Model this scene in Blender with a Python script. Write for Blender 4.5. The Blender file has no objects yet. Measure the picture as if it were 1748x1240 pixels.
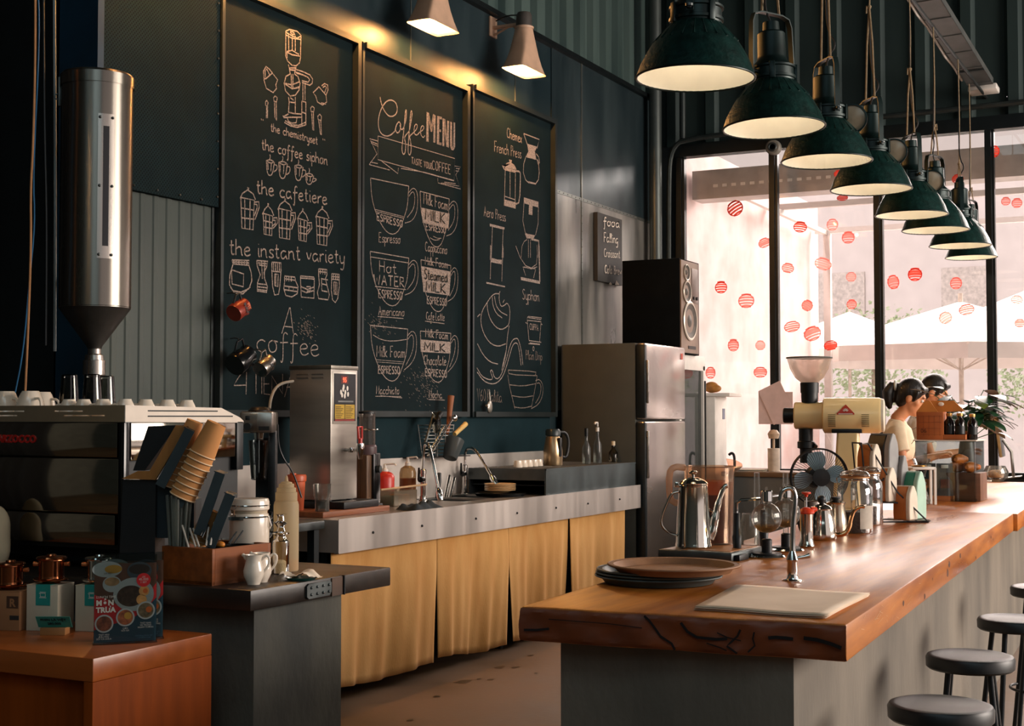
import bpy, bmesh, math, random
from math import pi, sin, cos, tan, radians, sqrt, atan2
from mathutils import Vector, Matrix
random.seed(7)
SC = bpy.context.scene
COL = SC.collection

# ------------------------------------------------------------------ camera
EYE = 1.40
YAW, PITCH, FPX = radians(27.06), radians(2.195), 2400.0
cam_d = bpy.data.cameras.new('camera'); cam_d.sensor_width = 36.0; cam_d.lens = FPX / 1748 * 36
cam_d.clip_start = .05; cam_d.clip_end = 200
cam = bpy.data.objects.new('camera', cam_d); COL.objects.link(cam)
cam.location = (0, 0, EYE); cam.rotation_euler = (pi / 2 + PITCH, 0, YAW)
SC.camera = cam
cam_d.dof.use_dof = False

# ------------------------------------------------------------------ view / world
SC.view_settings.view_transform = 'Standard'
SC.view_settings.look = 'None'
SC.view_settings.exposure = 0.0
SC.view_settings.gamma = 1.0
SC.view_settings.use_curve_mapping = False
w = bpy.data.worlds.new('overcast_sky'); SC.world = w; w.use_nodes = True
bgn = w.node_tree.nodes['Background']
bgn.inputs[0].default_value = (1.0, .875, .85, 1); bgn.inputs[1].default_value = .84

def light(kind, name, loc, power, color, size=.1, size_y=None, target=None, spread=None):
    d = bpy.data.lights.new(name, kind); d.energy = power; d.color = color
    if kind == 'AREA':
        d.shape = 'RECTANGLE'; d.size = size; d.size_y = size_y or size
        if spread: d.spread = spread
    else:
        
        if kind == 'SUN': d.angle = size
        else: d.shadow_soft_size = size
    o = bpy.data.objects.new(name, d); COL.objects.link(o); o.location = loc
    if target:
        o.rotation_euler = (Vector(target) - Vector(loc)).to_track_quat('-Z', 'Y').to_euler()
    return o
# daylight: sky over the street above the far windows, the open shop front on the right; the hall pair is unseen teal fill added behind the camera
light('AREA', 'sky_light_street', (-.8, 24, 9.6), 9000, (1, .93, .90), 18, 7, (-1.6, 5, 1))
light('AREA', 'shop_front_light', (6.6, 8.4, 3.0), 1000, (1, .88, .78), 6, 3.2, (-3.8, 7.0, .9))
light('AREA', 'hall_fill', (2.5, -2.6, 4.6), 40, (.72, .92, 1.0), 4, 2, (-2.6, 5, 1.2))
light('AREA', 'hall_top_fill', (-1, -1.5, 6.0), 60, (.70, .92, 1.0), 5, 2, (-1, -1.6, 0))  # added overhead fill to brighten the floor and back wall, no known lamp
su = light('SUN', 'street_sun', (0, -10, 20), 2.3, (1, .90, .91), radians(3)); su.rotation_euler = (radians(38), 0, radians(-8))

# ------------------------------------------------------------------ pixel -> place (frame 1748x1240)
FWD = Vector((-sin(YAW) * cos(PITCH), cos(YAW) * cos(PITCH), sin(PITCH)))
RGT = Vector((cos(YAW), sin(YAW), 0)); UPV = RGT.cross(FWD)
ORG = Vector((0, 0, EYE))
def ray(px, py): return FWD * FPX + RGT * (px - 874) + UPV * (620 - py)
def atz(px, py, z):
    r = ray(px, py); return ORG + r * ((z - EYE) / r.z)
def atx(px, py, x):
    r = ray(px, py); return ORG + r * (x / r.x)
def aty(px, py, y):
    r = ray(px, py); return ORG + r * (y / r.y)
def atd(px, py, d):
    r = ray(px, py); return ORG + r * (d / (FPX * cos(PITCH)))
def ppm(p):                                                    # pixels per metre at a place
    return FPX / (Vector(p) - ORG).dot(FWD)

# ------------------------------------------------------------------ materials
def lin(h):
    h = h.lstrip('#'); out = []
    for i in (0, 2, 4):
        c = int(h[i:i + 2], 16) / 255
        out.append(c / 12.92 if c <= .04045 else ((c + .055) / 1.055) ** 2.4)
    return (*out, 1)
MATS = {}
def mk(name, col, rough=.5, metal=0.0, var=.12, scale=14.0, bump=0.0, spec=.5, coat=0.0, stretch=(1, 1, 1), col2=None, rvar=0.0, sub=0.0, detail=4, bscale=None, coat_rough=.12):
    if name in MATS: return MATS[name]
    m = bpy.data.materials.new(name); m.use_nodes = True; MATS[name] = m
    nt = m.node_tree; N = nt.nodes; L = nt.links
    b = N['Principled BSDF']
    tc = N.new('ShaderNodeTexCoord'); mp = N.new('ShaderNodeMapping'); mp.inputs['Scale'].default_value = stretch
    L.new(tc.outputs['Object'], mp.inputs[0])
    nz = N.new('ShaderNodeTexNoise'); nz.inputs['Scale'].default_value = scale; nz.inputs['Detail'].default_value = detail
    L.new(mp.outputs[0], nz.inputs['Vector'])
    c1 = lin(col) if isinstance(col, str) else (*col, 1)
    if col2: c2 = lin(col2)
    else: c2 = tuple(max(0, c * (1 - 2 * var)) for c in c1[:3]) + (1,); c1 = tuple(min(1, c * (1 + var)) for c in c1[:3]) + (1,)
    rp = N.new('ShaderNodeValToRGB'); rp.color_ramp.elements[0].position = .3; rp.color_ramp.elements[1].position = .7
    rp.color_ramp.elements[0].color = c2; rp.color_ramp.elements[1].color = c1
    L.new(nz.outputs['Fac'], rp.inputs[0]); L.new(rp.outputs[0], b.inputs['Base Color'])
    b.inputs['Roughness'].default_value = rough; b.inputs['Metallic'].default_value = metal
    b.inputs['Specular IOR Level'].default_value = spec
    if coat: b.inputs['Coat Weight'].default_value = coat; b.inputs['Coat Roughness'].default_value = coat_rough
    if sub: b.inputs['Subsurface Weight'].default_value = sub; b.inputs['Subsurface Radius'].default_value = (.02, .008, .004)
    if rvar:
        mr = N.new('ShaderNodeMapRange'); mr.inputs[1].default_value = .3; mr.inputs[2].default_value = .7
        mr.inputs[3].default_value = max(.02, rough - rvar); mr.inputs[4].default_value = rough + rvar
        L.new(nz.outputs['Fac'], mr.inputs[0]); L.new(mr.outputs[0], b.inputs['Roughness'])
    if bump:
        n2 = N.new('ShaderNodeTexNoise'); n2.inputs['Scale'].default_value = bscale or scale * 3; n2.inputs['Detail'].default_value = 3
        L.new(mp.outputs[0], n2.inputs['Vector'])
        bp = N.new('ShaderNodeBump'); bp.inputs['Strength'].default_value = bump; bp.inputs['Distance'].default_value = .01
        L.new(n2.outputs['Fac'], bp.inputs['Height']); L.new(bp.outputs[0], b.inputs['Normal'])
    return m
def glassm(name, tint='#f4f4f2', gloss=.9, rough=.02, body=0.0, body_col='#ffffff', ior=1.5):
    """thin clear glass: see-through with a fresnel sheen, optional frosted body"""
    if name in MATS: return MATS[name]
    m = bpy.data.materials.new(name); m.use_nodes = True; MATS[name] = m
    nt = m.node_tree; N = nt.nodes; L = nt.links
    for n in list(N):
        if n.type != 'OUTPUT_MATERIAL': N.remove(n)
    out = [n for n in N if n.type == 'OUTPUT_MATERIAL'][0]
    tr = N.new('ShaderNodeBsdfTransparent')
    tc = N.new('ShaderNodeTexCoord'); nz = N.new('ShaderNodeTexNoise'); nz.inputs['Scale'].default_value = 9
    L.new(tc.outputs['Object'], nz.inputs['Vector'])
    rp = N.new('ShaderNodeValToRGB'); c = lin(tint)
    rp.color_ramp.elements[0].color = tuple(x * .96 for x in c[:3]) + (1,); rp.color_ramp.elements[1].color = c
    L.new(nz.outputs['Fac'], rp.inputs[0]); L.new(rp.outputs[0], tr.inputs[0])
    gl = N.new('ShaderNodeBsdfGlossy'); gl.inputs['Roughness'].default_value = rough
    fr = N.new('ShaderNodeFresnel'); fr.inputs['IOR'].default_value = ior
    mu = N.new('ShaderNodeMath'); mu.operation = 'MULTIPLY'; mu.inputs[1].default_value = gloss
    L.new(fr.outputs[0], mu.inputs[0])
    mx = N.new('ShaderNodeMixShader'); L.new(mu.outputs[0], mx.inputs[0]); L.new(tr.outputs[0], mx.inputs[1]); L.new(gl.outputs[0], mx.inputs[2])
    last = mx
    if body:
        df = N.new('ShaderNodeBsdfDiffuse'); df.inputs[0].default_value = lin(body_col)
        tl = N.new('ShaderNodeBsdfTranslucent'); tl.inputs[0].default_value = lin(body_col)
        ad = N.new('ShaderNodeMixShader'); ad.inputs[0].default_value = .5; L.new(df.outputs[0], ad.inputs[1]); L.new(tl.outputs[0], ad.inputs[2])
        m2 = N.new('ShaderNodeMixShader'); m2.inputs[0].default_value = body
        L.new(mx.outputs[0], m2.inputs[1]); L.new(ad.outputs[0], m2.inputs[2]); last = m2
    L.new(last.outputs[0], out.inputs[0])
    return m
def emit(name, col, strength):
    if name in MATS: return MATS[name]
    m = bpy.data.materials.new(name); m.use_nodes = True; MATS[name] = m
    nt = m.node_tree; b = nt.nodes['Principled BSDF']
    b.inputs['Base Color'].default_value = lin(col); b.inputs['Emission Color'].default_value = lin(col); b.inputs['Emission Strength'].default_value = strength
    return m
def woodm(name, c1, c2, rough=.4, axis='Y', scale=3.0, coat=0.0, bump=.05, ring=9.0, rvar=.0, spec=.5, crough=.12):
    if name in MATS: return MATS[name]
    m = bpy.data.materials.new(name); m.use_nodes = True; MATS[name] = m
    nt = m.node_tree; N = nt.nodes; L = nt.links; b = N['Principled BSDF']
    tc = N.new('ShaderNodeTexCoord'); mp = N.new('ShaderNodeMapping')
    s = {'X': (.12, 1, 1), 'Y': (1, .12, 1), 'Z': (1, 1, .12)}[axis]; mp.inputs['Scale'].default_value = s
    L.new(tc.outputs['Object'], mp.inputs[0])
    n1 = N.new('ShaderNodeTexNoise'); n1.inputs['Scale'].default_value = scale; n1.inputs['Detail'].default_value = 5; n1.inputs['Distortion'].default_value = .6
    n2 = N.new('ShaderNodeTexNoise'); n2.inputs['Scale'].default_value = scale * ring; n2.inputs['Detail'].default_value = 6
    L.new(mp.outputs[0], n1.inputs['Vector']); L.new(mp.outputs[0], n2.inputs['Vector'])
    ma = N.new('ShaderNodeMix'); ma.data_type = 'FLOAT'; ma.inputs[0].default_value = .45
    L.new(n1.outputs['Fac'], ma.inputs[2]); L.new(n2.outputs['Fac'], ma.inputs[3])
    rp = N.new('ShaderNodeValToRGB'); rp.color_ramp.elements[0].position = .36; rp.color_ramp.elements[1].position = .64
    rp.color_ramp.elements[0].color = lin(c2); rp.color_ramp.elements[1].color = lin(c1)
    L.new(ma.outputs[0], rp.inputs[0]); L.new(rp.outputs[0], b.inputs['Base Color'])
    b.inputs['Roughness'].default_value = rough; b.inputs['Specular IOR Level'].default_value = spec
    if coat: b.inputs['Coat Weight'].default_value = coat; b.inputs['Coat Roughness'].default_value = crough
    if rvar:
        mr = N.new('ShaderNodeMapRange'); mr.inputs[1].default_value = .35; mr.inputs[2].default_value = .65
        mr.inputs[3].default_value = max(.02, rough - rvar); mr.inputs[4].default_value = rough + rvar
        L.new(n1.outputs['Fac'], mr.inputs[0]); L.new(mr.outputs[0], b.inputs['Roughness'])
    bp = N.new('ShaderNodeBump'); bp.inputs['Strength'].default_value = bump; bp.inputs['Distance'].default_value = .01
    L.new(n2.outputs['Fac'], bp.inputs['Height']); L.new(bp.outputs[0], b.inputs['Normal'])
    return m

# ------------------------------------------------------------------ mesh building
class MB:
    def __init__(s): s.v = []; s.f = []; s.M = Matrix.Identity(4)
    def at(s, loc=(0, 0, 0), rz=0, rx=0, ry=0):
        s.M = Matrix.Translation(Vector(loc)) @ Matrix.Rotation(rz, 4, 'Z') @ Matrix.Rotation(ry, 4, 'Y') @ Matrix.Rotation(rx, 4, 'X'); return s
    def add(s, vs, fs):
        o = len(s.v); s.v += [tuple(s.M @ Vector(v)) for v in vs]; s.f += [tuple(i + o for i in f) for f in fs]; return s
    def quad(s, a, b, c, d): return s.add([a, b, c, d], [(0, 1, 2, 3)])
    def box(s, x0, x1, y0, y1, z0, z1, bev=0.0, seg=2):
        if x0 > x1: x0, x1 = x1, x0
        if y0 > y1: y0, y1 = y1, y0
        if z0 > z1: z0, z1 = z1, z0
        vs = [(x, y, z) for z in (z0, z1) for y in (y0, y1) for x in (x0, x1)]
        fs = [(0, 2, 3, 1), (4, 5, 7, 6), (0, 1, 5, 4), (2, 6, 7, 3), (0, 4, 6, 2), (1, 3, 7, 5)]
        if bev <= 0: return s.add(vs, fs)
        bm = bmesh.new(); bv = [bm.verts.new(v) for v in vs]
        for f in fs: bm.faces.new([bv[i] for i in f])
        bmesh.ops.bevel(bm, geom=list(bm.edges), offset=min(bev, .49 * min(x1 - x0, y1 - y0, z1 - z0)), segments=seg, profile=.5, affect='EDGES')
        bm.verts.index_update(); s.add([v.co[:] for v in bm.verts], [[v.index for v in f.verts] for f in bm.faces]); bm.free(); return s
    def prism(s, pts, z0, z1, bev=0.0):
        n = len(pts); vs = [(p[0], p[1], z0) for p in pts] + [(p[0], p[1], z1) for p in pts]
        fs = [tuple(range(n - 1, -1, -1)), tuple(range(n, 2 * n))] + [(i, (i + 1) % n, n + (i + 1) % n, n + i) for i in range(n)]
        if bev <= 0: return s.add(vs, fs)
        bm = bmesh.new(); bv = [bm.verts.new(v) for v in vs]
        for f in fs: bm.faces.new([bv[i] for i in f])
        bmesh.ops.recalc_face_normals(bm, faces=bm.faces)
        bmesh.ops.bevel(bm, geom=list(bm.edges), offset=bev, segments=2, profile=.5, affect='EDGES')
        bm.verts.index_update(); s.add([v.co[:] for v in bm.verts], [[v.index for v in f.verts] for f in bm.faces]); bm.free(); return s
    def prism_x(s, pts, x0, x1):                            # outline in (y, z), pushed along x
        n = len(pts); vs = [(x0, *p) for p in pts] + [(x1, *p) for p in pts]
        return s.add(vs, [tuple(range(n - 1, -1, -1)), tuple(range(n, 2 * n))] + [(i, (i + 1) % n, n + (i + 1) % n, n + i) for i in range(n)])
    def prism_y(s, pts, y0, y1):                            # outline in (x, z), pushed along y
        n = len(pts); vs = [(p[0], y0, p[1]) for p in pts] + [(p[0], y1, p[1]) for p in pts]
        return s.add(vs, [tuple(range(n)), tuple(range(2 * n - 1, n - 1, -1))] + [(i, n + i, n + (i + 1) % n, (i + 1) % n) for i in range(n)])
    def lathe(s, prof, n=32, c=(0, 0, 0), cap0=False, cap1=False, sx=1.0, sy=1.0):
        vs = []; fs = []; rows = len(prof)
        for r, z in prof:
            for k in range(n):
                a = 2 * pi * k / n; vs.append((c[0] + r * cos(a) * sx, c[1] + r * sin(a) * sy, c[2] + z))
        for i in range(rows - 1):
            for k in range(n):
                k2 = (k + 1) % n; fs.append((i * n + k, i * n + k2, (i + 1) * n + k2, (i + 1) * n + k))
        if cap0: fs.append(tuple(range(n - 1, -1, -1)))
        if cap1: fs.append(tuple((rows - 1) * n + k for k in range(n)))
        return s.add(vs, fs)
    def cyl(s, p0, p1, r0, r1=None, n=16, cap=True):
        return s.tube([p0, p1], [r0, r0 if r1 is None else r1], n, cap)
    def tube(s, pts, r, n=8, cap=True, closed=False, flat=None):
        P = [Vector(p) for p in pts]; m = len(P)
        R = list(r) if isinstance(r, (list, tuple)) else [r] * m
        if len(R) != m: R = [R[min(len(R) - 1, round(i * (len(R) - 1) / (m - 1)))] for i in range(m)]
        T = []
        for i in range(m):
            if closed: t = P[(i + 1) % m] - P[i - 1]
            else: t = P[min(i + 1, m - 1)] - P[max(i - 1, 0)]
            T.append(t.normalized() if t.length > 1e-9 else Vector((0, 0, 1)))
        u = T[0].orthogonal().normalized() if flat is None else (Vector(flat) - T[0] * Vector(flat).dot(T[0])).normalized()
        vs = []; fs = []
        for i in range(m):
            u = (u - T[i] * u.dot(T[i])); u = u.normalized() if u.length > 1e-6 else T[i].orthogonal().normalized()
            w_ = T[i].cross(u); ri = R[i]; ra, rb = ri if isinstance(ri, tuple) else (ri, ri)
            for k in range(n):
                a = 2 * pi * k / n + (pi / n if n == 4 else 0); vs.append(tuple(P[i] + u * (ra * cos(a)) + w_ * (rb * sin(a))))
        for i in range(m if closed else m - 1):
            j = (i + 1) % m
            for k in range(n):
                k2 = (k + 1) % n; fs.append((i * n + k, i * n + k2, j * n + k2, j * n + k))
        if cap and not closed: fs.append(tuple(range(n - 1, -1, -1))); fs.append(tuple((m - 1) * n + k for k in range(n)))
        return s.add(vs, fs)
    def sphere(s, c, r, n=20, m=12, sc=(1, 1, 1)):
        vs = [(c[0], c[1], c[2] - r * sc[2])]; fs = []
        for i in range(1, m):
            b = -pi / 2 + pi * i / m
            for k in range(n):
                a = 2 * pi * k / n; vs.append((c[0] + r * cos(b) * cos(a) * sc[0], c[1] + r * cos(b) * sin(a) * sc[1], c[2] + r * sin(b) * sc[2]))
        vs.append((c[0], c[1], c[2] + r * sc[2])); t = len(vs) - 1
        for k in range(n):
            fs.append((0, 1 + (k + 1) % n, 1 + k)); fs.append((t, 1 + (m - 2) * n + k, 1 + (m - 2) * n + (k + 1) % n))
        for i in range(m - 2):
            for k in range(n):
                k2 = (k + 1) % n; fs.append((1 + i * n + k, 1 + i * n + k2, 1 + (i + 1) * n + k2, 1 + (i + 1) * n + k))
        return s.add(vs, fs)
    def ribbon(s, pts, wd, nrm, off=0.0):                    # flat stroke lying on a plane with normal nrm
        P = [Vector(p) for p in pts]; nv = Vector(nrm).normalized(); vs = []; fs = []; m = len(P)
        for i in range(m):
            t = (P[min(i + 1, m - 1)] - P[max(i - 1, 0)]); t = t.normalized() if t.length > 1e-9 else nv.orthogonal()
            sd = nv.cross(t) * wd / 2; vs += [tuple(P[i] + sd + nv * off), tuple(P[i] - sd + nv * off)]
        for i in range(m - 1): fs.append((2 * i, 2 * i + 1, 2 * i + 3, 2 * i + 2))
        return s.add(vs, fs)
    def torus(s, c, R, r, n=32, m=8, ax='Z'):
        pts = []
        for k in range(n):
            a = 2 * pi * k / n; x, y = R * cos(a), R * sin(a)
            pts.append({'Z': (c[0] + x, c[1] + y, c[2]), 'Y': (c[0] + x, c[1], c[2] + y), 'X': (c[0], c[1] + x, c[2] + y)}[ax])
        return s.tube(pts, r, m, closed=True)
    def build(s, name, mat, parent=None, smooth=True, ang=38):
        me = bpy.data.meshes.new(name); me.from_pydata(s.v, [], s.f); me.validate()
        bm = bmesh.new(); bm.from_mesh(me); bmesh.ops.recalc_face_normals(bm, faces=bm.faces); bm.to_mesh(me); bm.free()
        me.materials.append(mat)
        if smooth:
            me.polygons.foreach_set('use_smooth', [True] * len(me.polygons)); me.set_sharp_from_angle(angle=radians(ang))
        me.update()
        o = bpy.data.objects.new(name, me); COL.objects.link(o)
        if parent: o.parent = parent
        return o
def tag(o, label=None, cat=None, group=None, kind=None):
    if label: o['label'] = label
    if cat: o['category'] = cat
    if group: o['group'] = group
    if kind: o['kind'] = kind
    return o
def thing(name, label, cat, loc=(0, 0, 0), rz=0, group=None):
    o = bpy.data.objects.new(name, None); COL.objects.link(o); o.empty_display_size = .05
    o.location = loc; o.rotation_euler = (0, 0, rz); return tag(o, label, cat, group)
KIDS = {}
def kids(o): return [c for c in bpy.data.objects if c.parent == o]
def dup(o, loc=None, rz=None, label=None, group=None, parent=None):
    c = o.copy(); COL.objects.link(c)
    if parent: c.parent = parent
    if loc is not None: c.location = loc
    if rz is not None: c.rotation_euler = (0, 0, rz)
    if label: c['label'] = label
    if group: c['group'] = group
    for k in kids(o): dup(k, parent=c)
    return c
def struct(o): o['kind'] = 'structure'; return o
def arc(c, r, a0, a1, n, plane='XZ'):
    out = []
    for i in range(n + 1):
        a = radians(a0 + (a1 - a0) * i / n); x, y = r * cos(a), r * sin(a)
        out.append({'XZ': (c[0] + x, c[1], c[2] + y), 'YZ': (c[0], c[1] + x, c[2] + y), 'XY': (c[0] + x, c[1] + y, c[2])}[plane])
    return out
def smoothline(P, it=2, closed=False):
    P = [tuple(p) for p in P]
    for _ in range(it):
        if len(P) < 3: return P
        Q = [P[0]]
        for a, b in zip(P[:-1], P[1:]):
            Q.append(tuple(x * .75 + y * .25 for x, y in zip(a, b))); Q.append(tuple(x * .25 + y * .75 for x, y in zip(a, b)))
        Q.append(P[-1]); P = Q
    return P
FONTC = {}
def lettering(text, size, mat, parent, M, bold=0.0, name='lettering', extr=.0004, align='CENTER', shear=0.0):
    """printed words as a thin mesh of their own, laid by the matrix M (x along the line, y up, z out)"""
    cu = bpy.data.curves.new(name, 'FONT'); cu.body = text; cu.size = size; cu.align_x = align; cu.offset = bold; cu.extrude = extr; cu.shear = shear; cu.resolution_u = 2
    to = bpy.data.objects.new('tmp', cu); COL.objects.link(to)
    bpy.context.view_layer.update()
    me = bpy.data.meshes.new_from_object(to.evaluated_get(bpy.context.evaluated_depsgraph_get()))
    bpy.data.objects.remove(to); bpy.data.curves.remove(cu)
    me.name = name; me.transform(M); me.materials.clear(); me.materials.append(mat)
    o = bpy.data.objects.new(name, me); COL.objects.link(o); o.parent = parent; return o
def frame_m(o, x, y):                                          # matrix from origin, x direction, y (up) direction
    x = Vector(x).normalized(); y = Vector(y); z = x.cross(y).normalized(); y = z.cross(x)
    m = Matrix.Identity(4)
    for i in range(3): m[i][0], m[i][1], m[i][2], m[i][3] = x[i], y[i], z[i], o[i]
    return m
# ------------------------------------------------------------------ shared materials
STEEL = mk('brushed_steel', '#b9b4ae', .34, 1.0, .06, 30, .02, stretch=(1, .05, 1), rvar=.08)
STEEL_V = mk('brushed_steel_upright', '#a9a29a', .28, 1.0, .08, 22, .015, stretch=(1, 1, .06), rvar=.08)
STEEL_D = mk('dull_steel', '#5f6464', .45, .9, .12, 12, .03, rvar=.1)
CHROME = mk('chrome', '#d8d6d2', .09, 1.0, .04, 6)
BLACK = mk('black_plastic', '#0c1114', .45, 0, .2, 20)
BLACKG = mk('black_gloss', '#090d10', .18, 0, .2, 10)
WHITE_P = mk('white_plastic', '#e2dcd4', .4, 0, .04, 12)
CERAM = mk('cream_ceramic', '#e6d8c6', .16, 0, .04, 8, coat=.4)
CONC = mk('bar_concrete', '#80776a', .75, 0, .0, 2.2, .25, col2='#565149', stretch=(1, 1, .45), bscale=40, detail=8)
CONC_D = mk('counter_concrete', '#625f54', .75, 0, .0, 3.0, .25, col2='#2e3232', stretch=(1, 1, .5), bscale=40, detail=8)
CARD = mk('kraft_card', '#b3713f', .8, 0, .1, 9, .05)
CLEAR = glassm('clear_glass', '#f6f6f3', body=.045, body_col='#e8e4dc')
CLEARP = glassm('clear_acrylic', '#eef2f2', .7)
PAPER = mk('aged_paper', '#d9cbb8', .8, 0, .06, 6, .04)
INK = mk('dark_ink', '#2b2420', .8)
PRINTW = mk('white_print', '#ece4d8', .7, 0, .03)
RED = mk('red_plastic', '#c22a1a', .35, 0, .08)
# ------------------------------------------------------------------ room shell
FLOORM = mk('floor_concrete', '#74583c', .55, 0, .0, 1.6, .08, col2='#54402c', detail=9, bscale=30, rvar=.12)
WALLM = mk('dark_steel_sheet', '#203338', .45, .2, .0, 2.4, .06, col2='#12232a', stretch=(1, 1.2, .25), rvar=.14, detail=6, bscale=6)
WALLL = mk('scuffed_steel_sheet', '#a09c94', .38, .45, .0, 2.6, .10, col2='#595b59', stretch=(1, 1.6, .35), rvar=.12, detail=6, bscale=5)
CORR = mk('corrugated_grey_sheet', '#4f625e', .55, .2, .0, 3, .03, col2='#3a4c4a', stretch=(1, 1, .2), rvar=.1)
CORRD = mk('corrugated_dark_sheet', '#39443f', .55, .3, .0, 3, .03, col2='#2b3533', stretch=(1, 1, .2))
DARK = mk('near_black_paint', '#0b1418', .6, 0, .2, 6)
FRAME = mk('black_window_steel', '#141b1d', .4, .4, .15, 8)
CEILM = mk('dark_roof_sheet', '#1a2224', .7, .1, .2, 4)

b = MB().box(-7, 9, -4, 11.9, -.12, 0); struct(b.build('floor', FLOORM))
cr = MB()                                                        # saw-cut joints and spill marks on the concrete
cr.box(-3.6, 9, 5.02, 5.032, 0, .0012); cr.box(-2.32, -2.308, 3, 11, 0, .0012)
struct(cr.build('trim_floor_joints', mk('joint_dark', '#2c241d', .8)))
sp = MB()
for (px, py, r) in [(852, 1140, .055), (790, 1165, .07), (880, 1140, .04), (745, 1190, .03), (818, 1160, .02), (905, 1120, .03), (838, 1161, .03), (700, 1230, .03), (915, 1150, .018)]:
    p = atz(px, py, 0); n = 14; vs = []
    for k in range(n):
        a = 2 * pi * k / n; q = r * random.uniform(.55, 1.1); vs.append((p.x + q * cos(a) * .6, p.y + q * sin(a), .0015))
    sp.add(vs, [tuple(range(n))])
struct(sp.build('trim_floor_stains', mk('spill_dark', '#17120e', .3)))
struct(MB().box(-7, 9, -4, 13.2, 6.3, 6.4).build('ceiling', CEILM))
struct(MB().box(-7, 9, -4.2, -4, 0, 6.3).build('wall_back', mk('hall_back_wall', '#3d4644', .7, 0, .15, 2)))
struct(MB().box(-4.75, -4.55, 4.73, 11.7, 0, 4.22).build('wall_left', WALLM))
struct(MB().box(-7, -6.9, -4, 4.73, 0, 6.3).build('wall_left_far', mk('hall_plaster', '#6b6a60', .8, 0, .1, 2)))
struct(MB().box(-6.9, -4.55, 4.73, 4.8, 0, 6.3).build('wall_left_return', DARK))
def corrug(name, mat, p0, du, n, pitch, z0, z1, out, depth=.035, rib=.35):
    """ribbed sheet: profile runs along du from p0, ribs stand out along 'out'"""
    P = []; u = 0
    for i in range(n):
        for t, h in ((0, 0), (.5 - rib / 2 - .08, 0), (.5 - rib / 2, 1), (.5 + rib / 2, 1), (.5 + rib / 2 + .08, 0)):
            P.append(((i + t) * pitch, h * depth))
    P.append((n * pitch, 0)); vs = []; fs = []
    for a, h in P:
        x = p0[0] + du[0] * a + out[0] * h; y = p0[1] + du[1] * a + out[1] * h; vs += [(x, y, z0), (x, y, z1)]
    for i in range(len(P) - 1): fs.append((2 * i, 2 * i + 2, 2 * i + 3, 2 * i + 1))
    return MB().add(vs, fs).build(name, mat, ang=20)
struct(corrug('wall_left_upper', CORR, (-4.66, 3.6), (0, 1), 31, .262, 4.22, 6.3, (1, 0), .05, .4))
struct(MB().box(-4.66, -4.5, 4.73, 11.7, 4.2, 4.235).build('trim_1', FRAME))
struct(MB().box(-4.66, -4.45, 3.0, 11.7, 5.3, 5.5).build('trim_2', FRAME))
# scuffed lighter sheet beside the third board, with its seams and the other panel joints
struct(MB().box(-4.549, -4.54, 9.55, 11.56, 1.45, 3.11).build('wall_left_sheet', WALLL))
struct(MB().box(-4.549, -4.541, 9.55, 11.56, 3.125, 4.2).build('wall_left_sheet_upper', mk('steel_sheet_upper', '#39474a', .4, .4, .0, 2.2, .08, col2='#1e2c32', stretch=(1, 1.4, .3), rvar=.12, bscale=5)))
sm = MB()
sm.box(-4.545, -4.536, 9.5, 11.56, 3.105, 3.13); sm.box(-4.545, -4.535, 10.085, 10.105, 1.4, 4.2)
for y in (6.05, 7.5, 8.95, 10.095): sm.box(-4.552, -4.545, y, y + .008, 3.6, 4.2)
for i in range(26): sm.sphere((-4.535, 10.095, 1.5 + i * .062), .004, 6, 4); sm.sphere((-4.535, 9.6 + i * .075, 3.118), .004, 6, 4)
struct(sm.build('trim_3', mk('sheet_seam', '#6d716c', .4, .7, .1)))
# perforated sheet between boards and splashback, perforated upper panel, corrugated lower panel (left end)
def perf(name, c1, c2, sc):
    m = mk(name, c1, .8, .0, .1, 5, spec=.08)
    nt = m.node_tree; N = nt.nodes; L = nt.links; b = N['Principled BSDF']
    tc = N.new('ShaderNodeTexCoord'); vo = N.new('ShaderNodeTexVoronoi'); vo.inputs['Scale'].default_value = sc; vo.inputs['Randomness'].default_value = 0
    mp = N.new('ShaderNodeMapping'); mp.inputs['Rotation'].default_value = (radians(45), 0, 0); L.new(tc.outputs['Object'], mp.inputs[0]); L.new(mp.outputs[0], vo.inputs['Vector'])
    lt = N.new('ShaderNodeMath'); lt.operation = 'LESS_THAN'; lt.inputs[1].default_value = .3; L.new(vo.outputs['Distance'], lt.inputs[0])
    src = b.inputs['Base Color'].links[0].from_socket; mx = N.new('ShaderNodeMix'); mx.data_type = 'RGBA'
    L.new(lt.outputs[0], mx.inputs[0]); L.new(src, mx.inputs[6]); mx.inputs[7].default_value = lin(c2); L.new(mx.outputs[2], b.inputs['Base Color'])
    return m
PERF = perf('perforated_teal_sheet', '#1b2e33', '#091316', 70)
PERFD = perf('perforated_dark_sheet', '#16272b', '#091215', 70)
struct(MB().box(-4.549, -4.535, 5.72, 9.5, 1.0, 1.46).build('wall_left_perforated', PERF))
struct(MB().box(-4.549, -4.50, 4.73, 5.575, 2.45, 4.2).build('wall_left_mesh_panel', PERFD))
struct(corrug('wall_left_corrugated', mk('corrugated_olive_sheet', '#434c46', .5, .1, .0, 3, .03, col2='#333d39', stretch=(1, 1, .2), rvar=.1), (-4.538, 4.74), (0, 1), 9, .092, 0.3, 2.45, (1, 0), .006, .3))
rv = MB()
for i in range(12): rv.sphere((-4.495, 5.56, 2.5 + i * .14), .006, 6, 4)
for i in range(6): rv.sphere((-4.495, 4.8 + i * .16, 2.47), .006, 6, 4)
rv.box(-4.55, -4.53, 5.565, 5.582, .5, 4.2)
struct(rv.build('trim_4', STEEL_D))
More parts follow.
